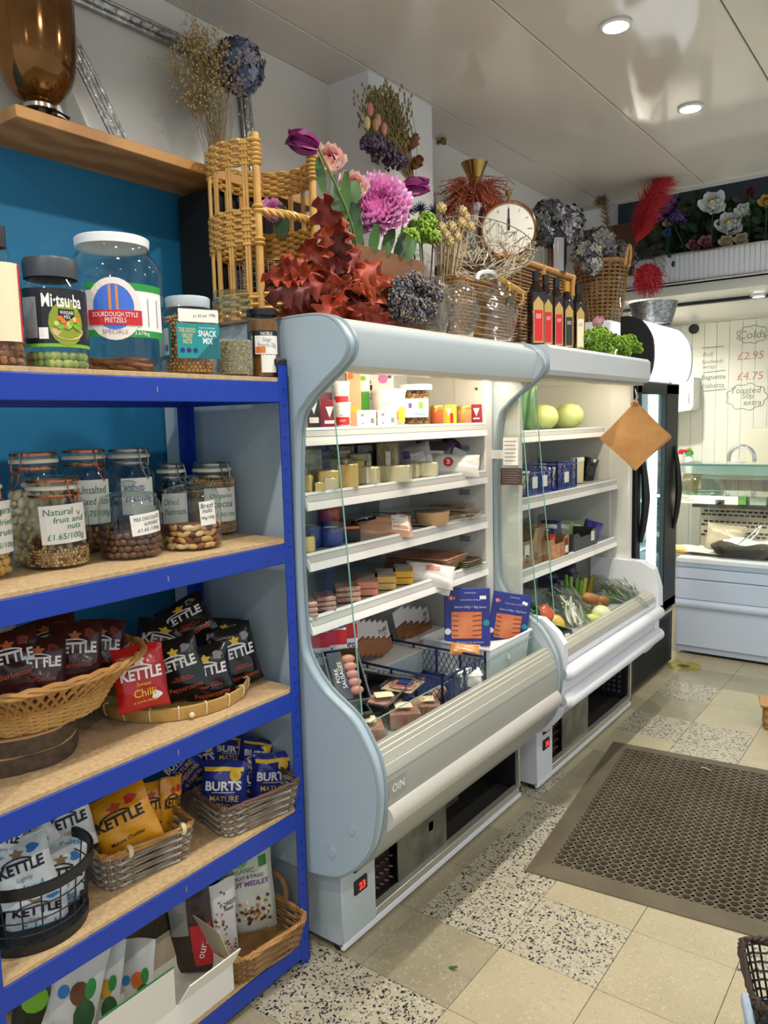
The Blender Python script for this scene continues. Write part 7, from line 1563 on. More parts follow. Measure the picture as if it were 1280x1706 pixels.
def meat_tub(px, py, x, w_, h_, label, c_, yaw=0, z=ZW):
    p = at(px, py, x=x); t = thing('sliced_ham_pack', label, 'meat', (p.x, p.y, z), (0, 0, face(p) + yaw), 'ham packs at the front of the well')
    MB().prism([(-w_ / 2 * .9, -.05), (w_ / 2 * .9, -.05), (w_ / 2 * .9, .05), (-w_ / 2 * .9, .05)], .002, h_ * .8, 'z').ob('ham_slices', mat('ham_' + c_[1:], c_, .35, noise=(18, .35, .65), c2='#e0a890'), t, 20)
    g = random.Random(px); q = MB()
    for i in range(5): q.ball((0, 0, h_ * .8 * (i + .5) / 5), (w_ * .50 * g.uniform(.9, 1), .052 * g.uniform(.96, 1.04), h_ * .09), 16, 5)
    q.ob('ham_folds', mat('ham_fold_' + c_[1:], c_, .35, noise=(18, .35, .65), c2='#e8bba6'), t, 60, kind='stuff')
    MB().box((0, 0, h_ / 2), (w_ * 1.06, .115, h_), .006).ob('clear_pack', G_pet, t); MB().box((0, 0, h_ + .001), (w_ * .5, .05, .001)).ob('pack_label', CREAM, t, 0)
meat_tub(612, 1205, -1.395, .105, .075, 'thick clear pack of pink ham nearest the front left of the well', '#c9806c', .1)
meat_tub(672, 1185, -1.395, .11, .06, 'clear pack of folded ham second from the front left', '#b9705c', .15); meat_tub(640, 1170, -1.48, .12, .075, 'clear pack of pale ham behind the front two packs', '#d9a088', .2)
flat_pack(672, 1160, 60, .11, ZW + .076, -1.47, '#b06a58', 'flat ham pack with a dark blue label on top of the other ham', .2, .012, '#d9a48c', lab=NAVY)
meat_tub(712, 1180, -1.385, .09, .045, 'low clear pack at the foot of the blue crate', '#b57a66', .1)
# perforated blue crate
def crate(name, label, c_, L, D, H, rz, mcol, nx=9, ny=5, group=None):
    t = thing(name, label, 'crate', c_, (0, 0, rz), group)
    for (axis, s_, ln) in (('x', -1, L), ('x', 1, L), ('y', -1, D), ('y', 1, D)):
        q = MB(); n_ = int(ln / .022); lim = H - .012
        def W(u, z): return (u, s_ * D / 2, z) if axis == 'x' else (s_ * L / 2, u, z)
        for i in range(n_ + 3):
            for sg in (-1, 1):
                u0 = -ln / 2 + ln * i / n_; u1 = u0 + sg * .05; a0_, a1_ = 0.0, 1.0
                ua, ub = max(-ln / 2, min(ln / 2, u0)), max(-ln / 2, min(ln / 2, u1))
                if abs(ub - ua) < .004: continue
                za = .012 + (lim - .012) * abs((ua - u0) / .05); zb = .012 + (lim - .012) * abs((ub - u0) / .05); q.tube([W(ua, za), W(ub, zb)], .0016, 4)
        q.ob('lattice', mcol, t, kind='stuff')
        e = MB()
        for z_ in (.008, H): e.tube([W(-ln / 2, z_), W(ln / 2, z_)], .0045, 6)
        for k in range(5): e.tube([W(-ln / 2 + ln * k / 4, .008), W(-ln / 2 + ln * k / 4, H + (.02 if k in (0, 4) else 0))], .0045, 6)
        e.ob('side_frame', mcol, t)
    MB().box((0, 0, .004), (L, D, .006)).ob('crate_floor', mcol, t, 0)
    return t
M_crb = mat('crate_blue', '#1b2750', .4)
pA, pB = at(652, 1160, z=ZW), at(790, 1165, z=ZW)
crate('blue_crate', 'dark blue perforated plastic crate in the middle of the fridge well', (-1.555, 2.235, ZW), .42, .29, .110, 0, M_crb)
t = thing('price_card', 'white price card clipped on the corner of the blue crate', 'card', at(785, 1134, x=-1.338), (0, 0, face((-1.34, 2.3)) + .3)); MB().box((0, 0, 0), (.075, .002, .045)).ob('card_face', PAPER, t, 0); MB().box((0, .02, .024), (.085, .05, .002), M=Matrix.Rotation(.3, 4, 'X')).ob('card_top', PAPER, t, 0)
for (px, py, lb) in ((678, 1150, 'pink egg in the blue crate, left of the group'), (700, 1150, 'brown egg in the blue crate, middle of the group'), (735, 1142, 'brown egg in the blue crate near the price card'), (690, 1158, 'brown egg in the blue crate at the front'), (722, 1150, 'pale egg in the blue crate between the others')):
    p = at(px, py, x=-1.40); o = MB().ball((0, 0, .024), (.020, .020, .025), 14, 9).ob('egg', mat('egg_brown', '#c99a78', .5), None, loc=(p.x, p.y, ZW + .008)); tag(o, lb, 'egg', 'eggs in the blue crate')
# white tub with salmon packs
M_tubw = mat('tub_white', '#e9ecec', .35); tb_ = thing('white_tub', 'white plastic tub holding salmon packs at the right of the well', 'tub', (-1.505, 2.60, ZW), (0, 0, R(90)))
def shell(w_, d_, h_, th_): 
    q = MB(); o = [(-1, -1), (1, -1), (1, 1), (-1, 1)]; vs_ = []
    for (s_, z_, k) in ((.92, 0, 0), (1, h_, 0), (1, h_, 1), (.92, .005, 1)):
        for (a, b_) in o: vs_.append((a * (w_ / 2 * s_ - k * th_), b_ * (d_ / 2 * s_ - k * th_), z_))
    fs_ = [(3, 2, 1, 0), (12, 13, 14, 15)]
    for r_ in range(3):
        for i in range(4): j = (i + 1) % 4; fs_.append((r_ * 4 + i, r_ * 4 + j, r_ * 4 + 4 + j, r_ * 4 + 4 + i))
    return q.add(vs_, fs_)
shell(.33, .30, .120, .004).ob('tub_shell', M_tubw, tb_, 30); MB().tube([(sx * .168, sy * .153, .120) for sx, sy in ((-1, -1), (1, -1), (1, 1), (-1, 1))], .006, 6, True).ob('tub_rim', M_tubw, tb_)
def salmon(px, py, w_, h_, x, label, roll, flagx):
    p = at(px, py, x=x); k = mpp(p); W, Hh = w_ * k, h_ * k; t = thing('salmon_pack', label, 'fish', p, (-.12, roll, face(p) + .1), 'smoked salmon packs')
    MB().box((0, .006, 0), (W, .012, Hh), .002).ob('card_sleeve', mat('sleeve_royal', '#262a72', .35, noise=(5, .35, .7), c2='#2f3f9a'), t)
    decal(t, 'window', mat('salmon_flesh', '#cf6a3e', .3, noise=(12, .35, .65), c2='#e08a58'), rect2(W * .66, Hh * .46, 1, 1), flat(-.0015), (-W * .02, -Hh * .14))
    for i in range(5): decal(t, 'salmon_slice', mat('salmon_line', '#5a2a1c', .4), poly2([(-.05 * W, 0), (.14 * W, .012 * Hh), (.15 * W, .03 * Hh), (-.05 * W, .014 * Hh)]), flat(-.002), (W * .16, -Hh * (.33 - .085 * i)));
    for i in range(5): decal(t, 'salmon_slice', mat('salmon_line', '#5a2a1c', .4), poly2([(-.05 * W, .01 * Hh), (.08 * W, 0), (.08 * W, .014 * Hh), (-.05 * W, .024 * Hh)]), flat(-.002), (-W * .28, -Hh * (.33 - .085 * i)))
    decal(t, 'flag', RED, rect2(W * .14, Hh * .07, 1, 1), flat(-.0016), (flagx * W, Hh * .33)); decal(t, 'flag_cross', WHITE, rect2(W * .14, Hh * .018, 1, 1), flat(-.0020), (flagx * W, Hh * .33)); decal(t, 'flag_cross', WHITE, rect2(W * .02, Hh * .07, 1, 1), flat(-.0020), ((flagx - .02) * W, Hh * .33)); decal(t, 'flag_cross', NAVY, rect2(W * .14, Hh * .008, 1, 1), flat(-.0023), (flagx * W, Hh * .33))
    decal(t, 'price_tag', WHITE, rect2(W * .14, Hh * .06, 1, 1), flat(-.002), (W * .34, Hh * .34), -.3 if roll > 0.05 else 0)
    for (s, v, wd) in (('NORWEGIAN', .42, .25), ('Smoked Salmon 20 Slices', .30, .45), ('Salmon 250g + 50g Sauce', .17, .7), ('PRODUCT OF NORWAY', -.44, .6)): decal(t, 'lettering', mat('print_ice', '#cfd6ea', .5), fitted(s, width=W * wd), flat(-.002), (W * .06, Hh * v))
    for (dx_, v) in ((.42, -.10), (-.44, -.25)): decal(t, 'round_logo', TEAL if dx_ > 0 else WHITE, disc2(W * .07, W * .07), flat(-.002), (dx_ * W * .98, v * Hh))
salmon(779, 1028, 76, 96, -1.49, 'blue smoked salmon pack standing upright in the white tub, left one', .02, -.34); salmon(849, 1032, 64, 88, -1.425, 'blue smoked salmon pack tilted in the white tub, right one', .16, -.36)
soft_bag(818, 1084, 62, 34, -1.42, '#e3ded6', 'white torn film packet lying in the front of the white tub', [('r', RED, (.0, -.1, .3, .12))], -.1, 0, -.6, 33, 'film_packet', 'packet', .5)
soft_bag(775, 1082, 50, 22, -1.44, '#c98a4a', 'small amber packet in the white tub', [], .1, 0, -.8, 34, 'film_packet', 'packet', .5)
# notices on the glass
def notice(px, py, w_, h_, y, m_, label, ink):
    p = at(px, py, y=y); k = mpp(p); t = thing('shop_notice', label, 'notice', p, (0, 0, face(p) * .3), 'notices on the cabinet glass'); W, Hh = w_ * k, h_ * k
    MB().box((0, 0, 0), (W, .001, Hh)).ob('notice_sheet', m_, t, 0)
    for i in range(6): MB().box((-W * .05 * (i % 2), -.0009, Hh * (.36 - .14 * i)), (W * (.8 - .1 * (i % 2)), .0004, Hh * .03)).ob('print_line', ink, t, 0)
    return t
notice(851, 752, 26, 46, 2.775, PAPER, 'tall white printed notice stuck on the glass between the cabinets', GREY); notice(829, 757, 24, 14, 2.772, PAPER, 'small white notice stuck left of the tall one', GREY); notice(852, 794, 38, 28, 2.772, mat('notice_brown', '#4a3a36', .5), 'brown notice stuck below the tall white one', mat('notice_ink', '#8e7a72', .6))
# ================================================================== goods in the vegetable cabinet
V1, V2, V3, VW = 1.556, 1.272, .957, .656
M_cab = mat('cabbage_green', '#b9c36a', .45, noise=(7, .3, .7), c2='#d3d99a')
for (px, py, w_, lb) in ((906, 696, 46, 'large pale green cabbage left of the other on the top vegetable shelf'), (948, 698, 46, 'round pale green cabbage on the right of the top vegetable shelf'), (925, 686, 40, 'wrapped cabbage behind the front two')):
    x = -1.66 if px != 925 else -1.82; p = at(px, py, x=x); k = mpp(p); r_ = w_ * k / 2; t = thing('cabbage', lb, 'cabbage', (p.x, p.y, V1 + r_ * .9), (0, 0, face(p)), 'cabbages'); q = MB().ball((0, 0, 0), (r_, r_, r_ * .9), 18, 12); q.ob('cabbage_heart', M_cab, t, 60)
    g = random.Random(px)
    for i in range(6):
        a = i * pi / 3 + .3; q = MB()
        def fn(u, v, a=a): th = a + (u - .5) * 1.5; ph = -1.35 + 2.3 * v; rr = r_ * (1.015 + .03 * v + .02 * sin(9 * u + i)); return (rr * cos(ph) * cos(th), rr * cos(ph) * sin(th), rr * .9 * sin(ph))
        q.grid(fn, 8, 9).ob('outer_leaf', mat('cabbage_leaf', '#a8b85c', .45, noise=(9, .3, .7), c2='#cfd88e'), t, 60)
M_cuc = mat('cucumber_green', '#3a6a3a', .3, noise=(20, .3, .7), c2='#4f8448'); g = random.Random(3)
for i, px in enumerate((848, 856, 864, 872, 880)):
    p = at(px, 690, x=-1.62 - .03 * (i % 2)); o = MB().tube(crom([(0, 0, .003), (.004, 0, .06), (.0, .004, .16), (.003, 0, .20 + .02 * (i % 3))], 4), [.010] + [.020] * 11 + [.008], 10).ob('cucumber', M_cuc, None, 60, loc=(p.x, p.y, V1), rot=(.1, .12, g.uniform(0, 3))); tag(o, ('dark green cucumber leaning in the bundle, %s from the left' % ('first', 'second', 'third', 'fourth', 'fifth')[i]), 'cucumber', 'cucumbers behind the notices')
M_cr2 = mat('crate_royal', '#27408e', .4)
crate('small_blue_crate', 'royal blue slotted crate with white tags on the middle vegetable shelf', (-1.60, 3.16, V2), .26, .20, .10, R(90), M_cr2); crate('small_blue_crate', 'royal blue slotted crate at the right on the middle vegetable shelf', (-1.60, 3.46, V2), .22, .20, .12, R(90), M_cr2)
for i, (y_, lb) in enumerate(((3.10, 'white tag card tied on the left blue crate, left one'), (3.20, 'white tag card tied on the left blue crate, right one'), (3.44, 'white tag card on the right blue crate'))):
    t = thing('tag_card', lb, 'tag', (-1.493, y_, V2 + .03)); MB().box((0, 0, .03), (.002, .05, .05)).ob('card', PAPER, t, 0); MB().tube([(0, 0, .055), (-.004, 0, .075)], .001, 4).ob('string', PAPER, t)
for i, (y_, lb) in enumerate(((3.07, 'white cheese ball in the left blue crate, left one'), (3.18, 'white cheese ball in the left blue crate, right one'), (3.46, 'white cheese ball in the right blue crate'))):
    t = thing('curd_pot', lb, 'pot', (-1.60, y_, V2 + .009)); MB().lathe([(.03, 0), (.036, .085), (.001, .085)], 18).ob('pot', mat('pot_cream', '#e3dcc6', .5), t, 50); MB().lathe([(.038, .083), (.038, .092), (.001, .092)], 18).ob('pot_lid', PAPER, t)
tub('deli_tub', 'tall cream tub beside the right blue crate', 962, 772, 814, 22, V2, -1.60, mat('tub_cream', '#e2d9a8', .45), CW); tub('deli_tub', 'cream tub standing behind the blue crates', 930, 770, 800, 34, V2, -1.78, mat('tub_cream', '#e2d9a8', .45), CW); tub('deli_tub', 'cream tub at the back left behind the blue crates', 895, 772, 805, 34, V2, -1.78, mat('tub_cream', '#e2d9a8', .45), CW)
soft_bag(980, 788, 24, 50, -1.62, '#1c1b1d', 'black glossy bag standing right of the cream tub', [], .25, 0, 0, 41, 'black_bag', 'bag', .3)
# cardboard boxes on the third shelf
M_kr = mat('kraft_card', '#a58358', .7, noise=(12, .35, .7), c2='#94734a')
def open_box(label, c_, L, D, H, rz, m_, notch=True):
    t = thing('cardboard_box', label, 'box', c_, (0, 0, rz), 'boxes on the lower vegetable shelf'); th_ = .004
    for s_ in (-1, 1):
        pl = [(-L / 2, 0), (L / 2, 0), (L / 2, H), (L * .3, H), (L * .22, H * .72), (-L * .22, H * .72), (-L * .3, H), (-L / 2, H)] if notch else [(-L / 2, 0), (L / 2, 0), (L / 2, H), (-L / 2, H)]
        MB().prism(pl, s_ * D / 2 - th_ / 2, s_ * D / 2 + th_ / 2).ob('long_side', m_, t, 0); MB().box((s_ * L / 2, 0, H / 2), (th_, D, H)).ob('short_side', m_, t, 0)
    MB().box((0, 0, .003), (L, D, .004)).ob('box_base', m_, t, 0); return t
t = open_box('open kraft cardboard box with white label on the lower vegetable shelf', (-1.60, 3.05, V3), .30, .18, .165, R(90), M_kr); decal(t, 'white_label', PAPER, rect2(.045, .055, 1, 1), flat(-.0926), (0, .075))
for i in range(3): decal(t, 'printed_mark', mat('kraft_ink', '#6b5030', .7), poly2([(.02 * cos(a) * (1 + .4 * sin(4 * a)), .02 * sin(a)) for a in [2 * pi * k / 20 for k in range(20)]]), flat(-.0926), (-.09 + .09 * i, .04))
soft_bag(878, 885, 60, 34, -1.62, '#8a6a4c', 'brown paper bag of goods inside the kraft box', [], .1, 0, -.5, 43, 'paper_bag', 'bag', .6)
t = open_box('printed fruit box with peach picture beside the kraft box', (-1.58, 3.36, V3), .22, .17, .095, R(90), mat('box_print_tan', '#b98a5c', .5)); decal(t, 'peach_panel', mat('peach_print', '#d9a878', .5, noise=(30, .35, .65), c2='#b5603c'), rect2(.13, .06, 1, 1), flat(-.0876), (-.03, .034)); decal(t, 'red_panel', mat('print_wine', '#7d2a2c', .5), rect2(.045, .08, 1, 1), flat(-.0876), (.08, .042)); decal(t, 'white_label', PAPER, rect2(.035, .035, 1, 1), flat(-.088), (.08, .03))
t = open_box('dark grey tray box with white label at the right of the lower vegetable shelf', (-1.58, 3.68, V3), .30, .17, .085, R(90), mat('tray_charcoal', '#4a4a4c', .5)); decal(t, 'white_label', PAPER, rect2(.045, .05, 1, 1), flat(-.0876), (.09, .05))
for i, (px, c_, lb) in enumerate(((938, '#8aa86a', 'pale green leafy pack standing in the dark tray, left one'), (958, '#9ab37c', 'pale green leafy pack standing in the dark tray, right one'), (918, '#3a3f6a', 'indigo pack standing behind the printed box'))):
    soft_bag(px, 884, 34, 34, -1.66, c_, lb, [('r', PAPER, (0, .2, .6, .2))], .05, 0, -.2, 44 + i, 'salad_pack', 'salad', .3)
soft_bag(984, 890, 30, 46, -1.58, '#4a3f9a', 'violet-blue foil bag hanging over the tray end', [], .3, 0, -.3, 48, 'foil_bag', 'bag', .4); soft_bag(918, 905, 14, 30, -1.52, '#b5402c', 'red tomato pack squeezed between the boxes', [], 0, 0, 0, 49, 'tomato_pack', 'vegetable', .6)
# vegetables in the well
def veg(name, label, cat, px, py, x, build, group='vegetables in the well', z=None, rot=None):
    p = at(px, py, x=x); t = thing(name, label, cat, (p.x, p.y, p.z if z is None else z), rot or (0, 0, face(p)), group); build(t); return t
def pepper(c_):
    def b(t):
        q = MB()
        def fn(u, v): th = u * 2 * pi; rr = .042 * (sin(pi * (v * .86 + .08)) ** .5) * (1 + .08 * cos(3 * th)); return (rr * cos(th), rr * sin(th), -.045 + .09 * v - (.012 if v > .95 else 0))
        q.grid(fn, 24, 12, True).ob('pepper_body', mat('pepper_' + c_[1:], c_, .18, noise=(6, .35, .65), c2=c_ if c_ != '#c8321f' else '#d9702c', coat=.4), t, 70); MB().tube([(0, 0, .03), (.004, 0, .05), (.012, 0, .06)], .005, 6).ob('stalk', M_stem, t)
    return b
for (px, py, c_, lb) in ((906, 1024, '#c8321f', 'big red pepper at the left front of the vegetable well'), (884, 1018, '#2f5a2c', 'dark green pepper behind the red one'), (925, 1040, '#d9b24a', 'yellow pepper right of the red one'), (912, 1046, '#7fae4a', 'lime green pepper at the very front'), (882, 1030, '#4f8a3a', 'green pepper beside the glass edge')):
    veg('bell_pepper', lb, 'pepper', px, py, -1.45, pepper(c_), 'bell peppers', rot=(R(40), .3, px * .1))
def stick(c_, L, r0, r1, c2=None):
    def b(t): MB().tube([(0, 0, -L / 2), (0, 0, 0), (0, 0, L / 2)], [r0, (r0 + r1) / 2, r1], 10).ob('stalk', mat('veg_' + c_[1:], c_, .3, noise=(14, .3, .7), c2=c2 or c_), t)
    return b
for i, (px, py, c_, lb) in enumerate(((944, 980, '#5f8f2e', 'first green stick'), (951, 983, '#7fae3a', 'second green stick'), (960, 985, '#6b9a34', 'third green stick'), (966, 988, '#86b044', 'fourth green stick'), (972, 984, '#d9cf5a', 'first yellow stick'), (983, 980, '#e0cc3a', 'second yellow stick'))):
    veg('celery_stick', '%s from the left standing in the vegetable well' % lb, 'celery', px, py, -1.60, stick(c_, .14, .013 if i < 4 else .02, .011 if i < 4 else .012), 'sticks in the well', rot=(-.15, .06 * (i - 2), 0))
def fennel(t):
    MB().ball((0, 0, 0), (.05, .04, .04), 14, 9).ob('bulb', mat('fennel_pale', '#cfd69a', .4, noise=(10, .3, .7), c2='#e0e4bc'), t, 60)
    for k in range(4): MB().tube([(.01 * (k - 1.5), -.01, -.02), (.022 * (k - 1.5), -.02, -.055), (.03 * (k - 1.5), -.03, -.085)], [.014, .012, .009], 8).ob('fennel_stalk', mat('fennel_lime', '#c3cc6a', .4), t)
veg('fennel_bulb', 'pale yellow fennel bulb with stalks pointing forward', 'fennel', 1002, 1022, -1.34, fennel, rot=(0, .2, 1.1))
for i, (px, py, c_, lb) in enumerate(((985, 998, '#b98046', 'tan sweet potato left of the leeks'), (1005, 1002, '#a8713c', 'brown sweet potato under the leek bags'), (995, 1010, '#c08a50', 'orange sweet potato behind the fennel'))):
    veg('sweet_potato', lb, 'potato', px, py, -1.42, lambda t, c_=c_: MB().tube([(-.06, 0, 0), (-.04, 0, .004), (0, .004, 0), (.04, 0, .003), (.062, 0, 0)], [.004, .022, .03, .022, .004], 12).ob('tuber', mat('tuber_' + c_[1:], c_, .6, noise=(12, .3, .7), c2='#94602e'), t, 60), rot=(0, .3, 1.2 + .3 * i))
def leek_bag(px, py, x, label, seed, leafc):
    def b(t):
        g = random.Random(seed); bg = Bag(.17, .22, .09, seed); bg.body().ob('clear_bag', G_film, t, 60)
        for k in range(16):
            q = MB(); leaf(q, (g.uniform(-.05, .05), g.uniform(-.02, .02), -.09), (g.uniform(-.35, .35), g.uniform(-.2, .2), 1), (0, -1, 0), g.uniform(.12, .19), g.uniform(.02, .035), g.uniform(-.2, .3)); q.ob('leaf', mat('salad_' + leafc[k % 3][1:], leafc[k % 3], .5), t, 60)
    veg('salad_bag', label, 'salad', px, py, x, b, 'salad bags', rot=(-.9, .5, 1.0 + .2 * seed))
leek_bag(955, 1022, -1.42, 'clear bag of white salad leaves in the middle of the well', 1, ('#cfd8c0', '#b9c9a4', '#dfe4d4')); leek_bag(966, 1040, -1.39, 'clear bag of pale leaves at the front of the well', 2, ('#b9cba0', '#9ab584', '#d4dec6')); leek_bag(1030, 992, -1.42, 'clear bag of green leeks at the right of the well', 3, ('#8fae78', '#cfdac0', '#5f8a4a')); leek_bag(1048, 992, -1.38, 'clear bag of dark green leaves by the right corner', 4, ('#4f7d3a', '#7fa066', '#2f5a2c')); leek_bag(1015, 985, -1.48, 'clear bag of pale green stalks behind the leeks', 5, ('#d4dcc0', '#aebf94', '#e2e6d6')); leek_bag(992, 1034, -1.39, 'clear bag of fine green shoots at the front right', 6, ('#6f9a50', '#9fbd80', '#c4d4ac'))
t = open_box('small dark green cardboard punnet at the front left of the vegetable well', (-1.37, 3.02, VW), .12, .10, .05, R(70), mat('punnet_green', '#27432e', .5), False); decal(t, 'white_label', PAPER, rect2(.03, .028, 1, 1), flat(-.0526), (.03, .025))
for i, (px, py, c_, lb) in enumerate(((905, 975, '#2a2440', 'dark purple foil bag at the back of the well, left'), (935, 965, '#35304a', 'dark purple foil bag at the back of the well, middle'), (965, 962, '#2c2f6a', 'indigo foil bag behind the celery'), (985, 958, '#231a24', 'black kale bunch at the back right of the well'), (895, 1000, '#5a5234', 'brown bag of greens behind the peppers'))):
    soft_bag(px, py, 56, 50, -1.72, c_, lb, [], .2 * (i - 2), 0, -.4, 60 + i, 'produce_bag', 'bag', .6)
t = thing('well_step', 'grey metal step at the back of the vegetable well', 'step', (-1.82, 3.48, VW)); MB().box((0, 0, .04), (.30, 1.1, .08), .004).ob('step_body', M_fin2, t); MB().box((0, 0, .082), (.30, 1.1, .004), .001).ob('step_top', M_fin, t)
leek_bag(1040, 1000, -1.36, 'clear bag of long leeks at the front right corner', 7, ('#a9c290', '#dfe6d2', '#6f9a58')); leek_bag(1012, 1012, -1.44, 'clear bag of pale chard behind the fennel', 8, ('#dfe4cc', '#b5c79a', '#86a868')); leek_bag(940, 1000, -1.56, 'clear bag of whitish leaves behind the salad bag', 9, ('#e4e8dc', '#c9d4b8', '#aabf92'))
for i, (px, py, lb) in enumerate(((1022, 1000, 'dark green courgette left of its neighbour in the well'), (1030, 1006, 'dark green courgette right of its neighbour in the well'), (1064, 985, 'green courgette by the far right corner of the well'))): veg('courgette', lb, 'courgette', px, py, -1.40, lambda t: MB().tube([(-.08, 0, 0), (-.06, 0, .002), (0, .003, 0), (.06, 0, .002), (.075, 0, 0)], [.008, .018, .021, .018, .007], 12).ob('courgette_body', M_cuc, t, 60), rot=(0, .2, .9 + .2 * i))
for i, (px, py, lb) in enumerate(((1012, 1026, 'pale endive head right of the fennel'), (996, 1034, 'pale endive head in front of the fennel'))): veg('endive_head', lb, 'endive', px, py, -1.34, lambda t: MB().tube([(-.06, 0, 0), (-.04, 0, 0), (0, 0, 0), (.04, 0, 0), (.07, 0, 0)], [.012, .024, .026, .017, .003], 12).ob('endive_body', mat('fennel_lime', '#c3cc6a', .4), t, 60), rot=(0, .3, -.4 + i))
# kraft bags hanging on string
p = at(1058, 728, x=-1.285); k = mpp(p); s_ = 56 * k
t = thing('hanging_paper_bags', 'bundle of brown paper bags hung cornerwise from a string on the vegetable cabinet', 'paper bags', p, (0, 0, face(p)))
for i in range(4):
    M = Matrix.Rotation(R(45 + 1.5 * (i - 1.5)), 4, 'Y'); MB().box((.002 * i, .0022 * i, 0), (s_ * 1.42, .0016, s_ * 1.42), 0, M).ob('paper_bag', mat('kraft_paper', '#c08d52', .6, noise=(7, .35, .7), c2='#ab7840', bump=(14, .5)), t, 0)
q = MB(); g = random.Random(4)
for i in range(5): q.tube([(g.uniform(-.012, .012), -.004, s_ * .92), (g.uniform(-.02, .02), -.01, s_ * 1.0), (g.uniform(-.01, .01), 0, s_ * 1.08)], .004, 5)
q.ob('gathered_corner', MATS['kraft_paper'], t); MB().tube([(-.004, 0, s_ * 1.02), (.006, .0, s_ * 1.18), (-.002, .0, s_ * 1.42)], .0012, 4).ob('string', PAPER, t); MB().tube([(.004, 0, s_ * 1.02), (.012, 0, s_ * 1.2), (-.002, 0, s_ * 1.42)], .0012, 4).ob('string', PAPER, t)
# ================================================================== on and behind the serving counter
yd = 5.5
def onc(px, py, z): return at(px, py, z=z)
def cpos(px, y, z): p = at(px, 870, y=y); return Vector((p.x, y, z))
# cake dome with flatbread sticks on the top shelf
c_ = cpos(1165, 5.56, 1.083); t = thing('cake_dome', 'clear domed cover on the counter top shelf', 'dome', c_)
MB().lathe([(.15, 0), (.15, .01), (.14, .05), (.11, .085), (.06, .105), (.0001, .11)], 30, cap=False).ob('dome', G_pet, t, 60); MB().lathe([(.155, 0), (.16, .004), (.155, .008), (.0001, .008)], 30).ob('dome_plate', G_green, t)
for i in range(9):
    x0 = at(1132 + i * 3.2, 830, y=5.60).x; o = MB().box((0, 0, .06), (.012, .006, .13), .002).ob('breadstick', mat('breadstick_tan', '#c2a06a', .6), None, loc=(x0, 5.62 + .003 * i, 1.083), rot=(0, .25, 0)); tag(o, 'thin breadstick standing in the row left of the cake dome', 'breadstick', 'breadsticks by the dome')
def bx_(name, label, cat, px, w_, y, z, h_, d_, m_, prints=()):
    p = cpos(px, y, z); k = mpp(p); t = thing(name, label, cat, p); W = w_ * k; MB().box((0, d_ / 2, h_ / 2), (W, d_, h_), .003).ob('box_body', m_, t); MB().box((0, d_ / 2, h_ + .001), (W * .96, d_ * .96, .002)).ob('box_lid', m_, t, 0)
    for (m2, a, b_, c2, d2) in prints: decal(t, 'print', m2, rect2(W * c2, h_ * d2, 1, 1), flat(-.001), (a * W, (b_ + .5) * h_))
    return t
MWB = mat('bakery_box', '#f0ede0', .5)
bx_('bakery_box', 'low white bakery box on the counter middle shelf', 'box', 1155, 68, 5.64, .987, .045, .20, MWB, [(mat('print_faint', '#c9a48c', .6), -.1, 0, .2, .1)])
t = thing('counter_lamp', 'short bright strip lamp glowing over the counter middle shelf', 'light', (-1.33, 5.50, 1.050)); MB().tube([(-.15, 0, 0), (.15, 0, 0)], .012, 10).ob('lamp_tube', MATS['strip_lamp_glow'], t); MB().box((0, 0, .014), (.32, .03, .008), .002).ob('lamp_holder', M_wht, t)
ld = bpy.data.lights.new('counter_strip', 'AREA'); ld.shape = 'RECTANGLE'; ld.size = 1.6; ld.size_y = .03; ld.energy = 4; ld.color = (1, .94, .84); lo = bpy.data.objects.new('counter_strip_lamp', ld); col.objects.link(lo); lo.parent = t; lo.location = (.5, 0, -.02)
bx_('tea_carton', 'small white carton with green side on the counter middle shelf', 'carton', 1218, 22, 5.66, .987, .075, .05, MWB); bx_('leaf_pack', 'bright green pack beside the small white carton', 'pack', 1235, 14, 5.67, .987, .07, .05, mat('pack_leaf', '#4fa83a', .4, noise=(20, .35, .65), c2='#86c46a'))
bx_('cup_box', 'clear glass tumblers box at the right on the middle shelf', 'box', 1262, 26, 5.68, .987, .07, .08, mat('frost_pack', '#c9cfc4', .2))
p = cpos(1234, 5.80, 1.197); t = thing('bread_loaf', 'pale bread roll on the steel top shelf', 'bread', p); MB().ball((0, 0, .025), (.075, .04, .03), 14, 8).ob('loaf', mat('loaf_buff', '#c6b596', .7), t, 60); MB().ball((.05, 0, .02), (.03, .03, .022), 10, 6).ob('loaf_end', mat('loaf_buff', '#c6b596', .7), t, 60)
bx_('pink_pack', 'long pink pack at the right end of the steel top shelf', 'pack', 1276, 24, 5.80, 1.197, .02, .08, mat('pack_rose', '#b98a86', .5))
# deck: paper, yellow wrap, dark basket with paper and tongs
p = cpos(1175, 5.50, .661); t = thing('greaseproof_sheet', 'folded white greaseproof paper lying on the counter deck', 'paper', p)
def crease(u, v): return ((u - .5) * .42, (v - .5) * .22, .012 + .02 * abs(sin(3 * u + v)) * (1 - u) + .008 * sin(7 * u * v))
MB().grid(crease, 12, 8).ob('paper_sheet', mat('greaseproof', '#e9e4d4', .6), t, 60); MB().grid(lambda u, v: ((u - .5) * .40, (v - .5) * .20 + .03, .004 + .003 * sin(5 * u)), 8, 6).ob('under_sheet', mat('greaseproof', '#e9e4d4', .6), t, 60)
p = cpos(1134, 5.42, .661); t = thing('yellow_wrap', 'yellow wrapped piece at the left end of the counter deck', 'food', p); MB().ball((0, 0, .02), (.06, .03, .02), 12, 7).ob('wrap_body', mat('wrap_yellow', '#d9b23a', .5), t, 60); MB().ball((-.02, .03, .03), (.05, .03, .025), 12, 7).ob('wrap_fold', mat('wrap_cream', '#d9cc9a', .5), t, 60)
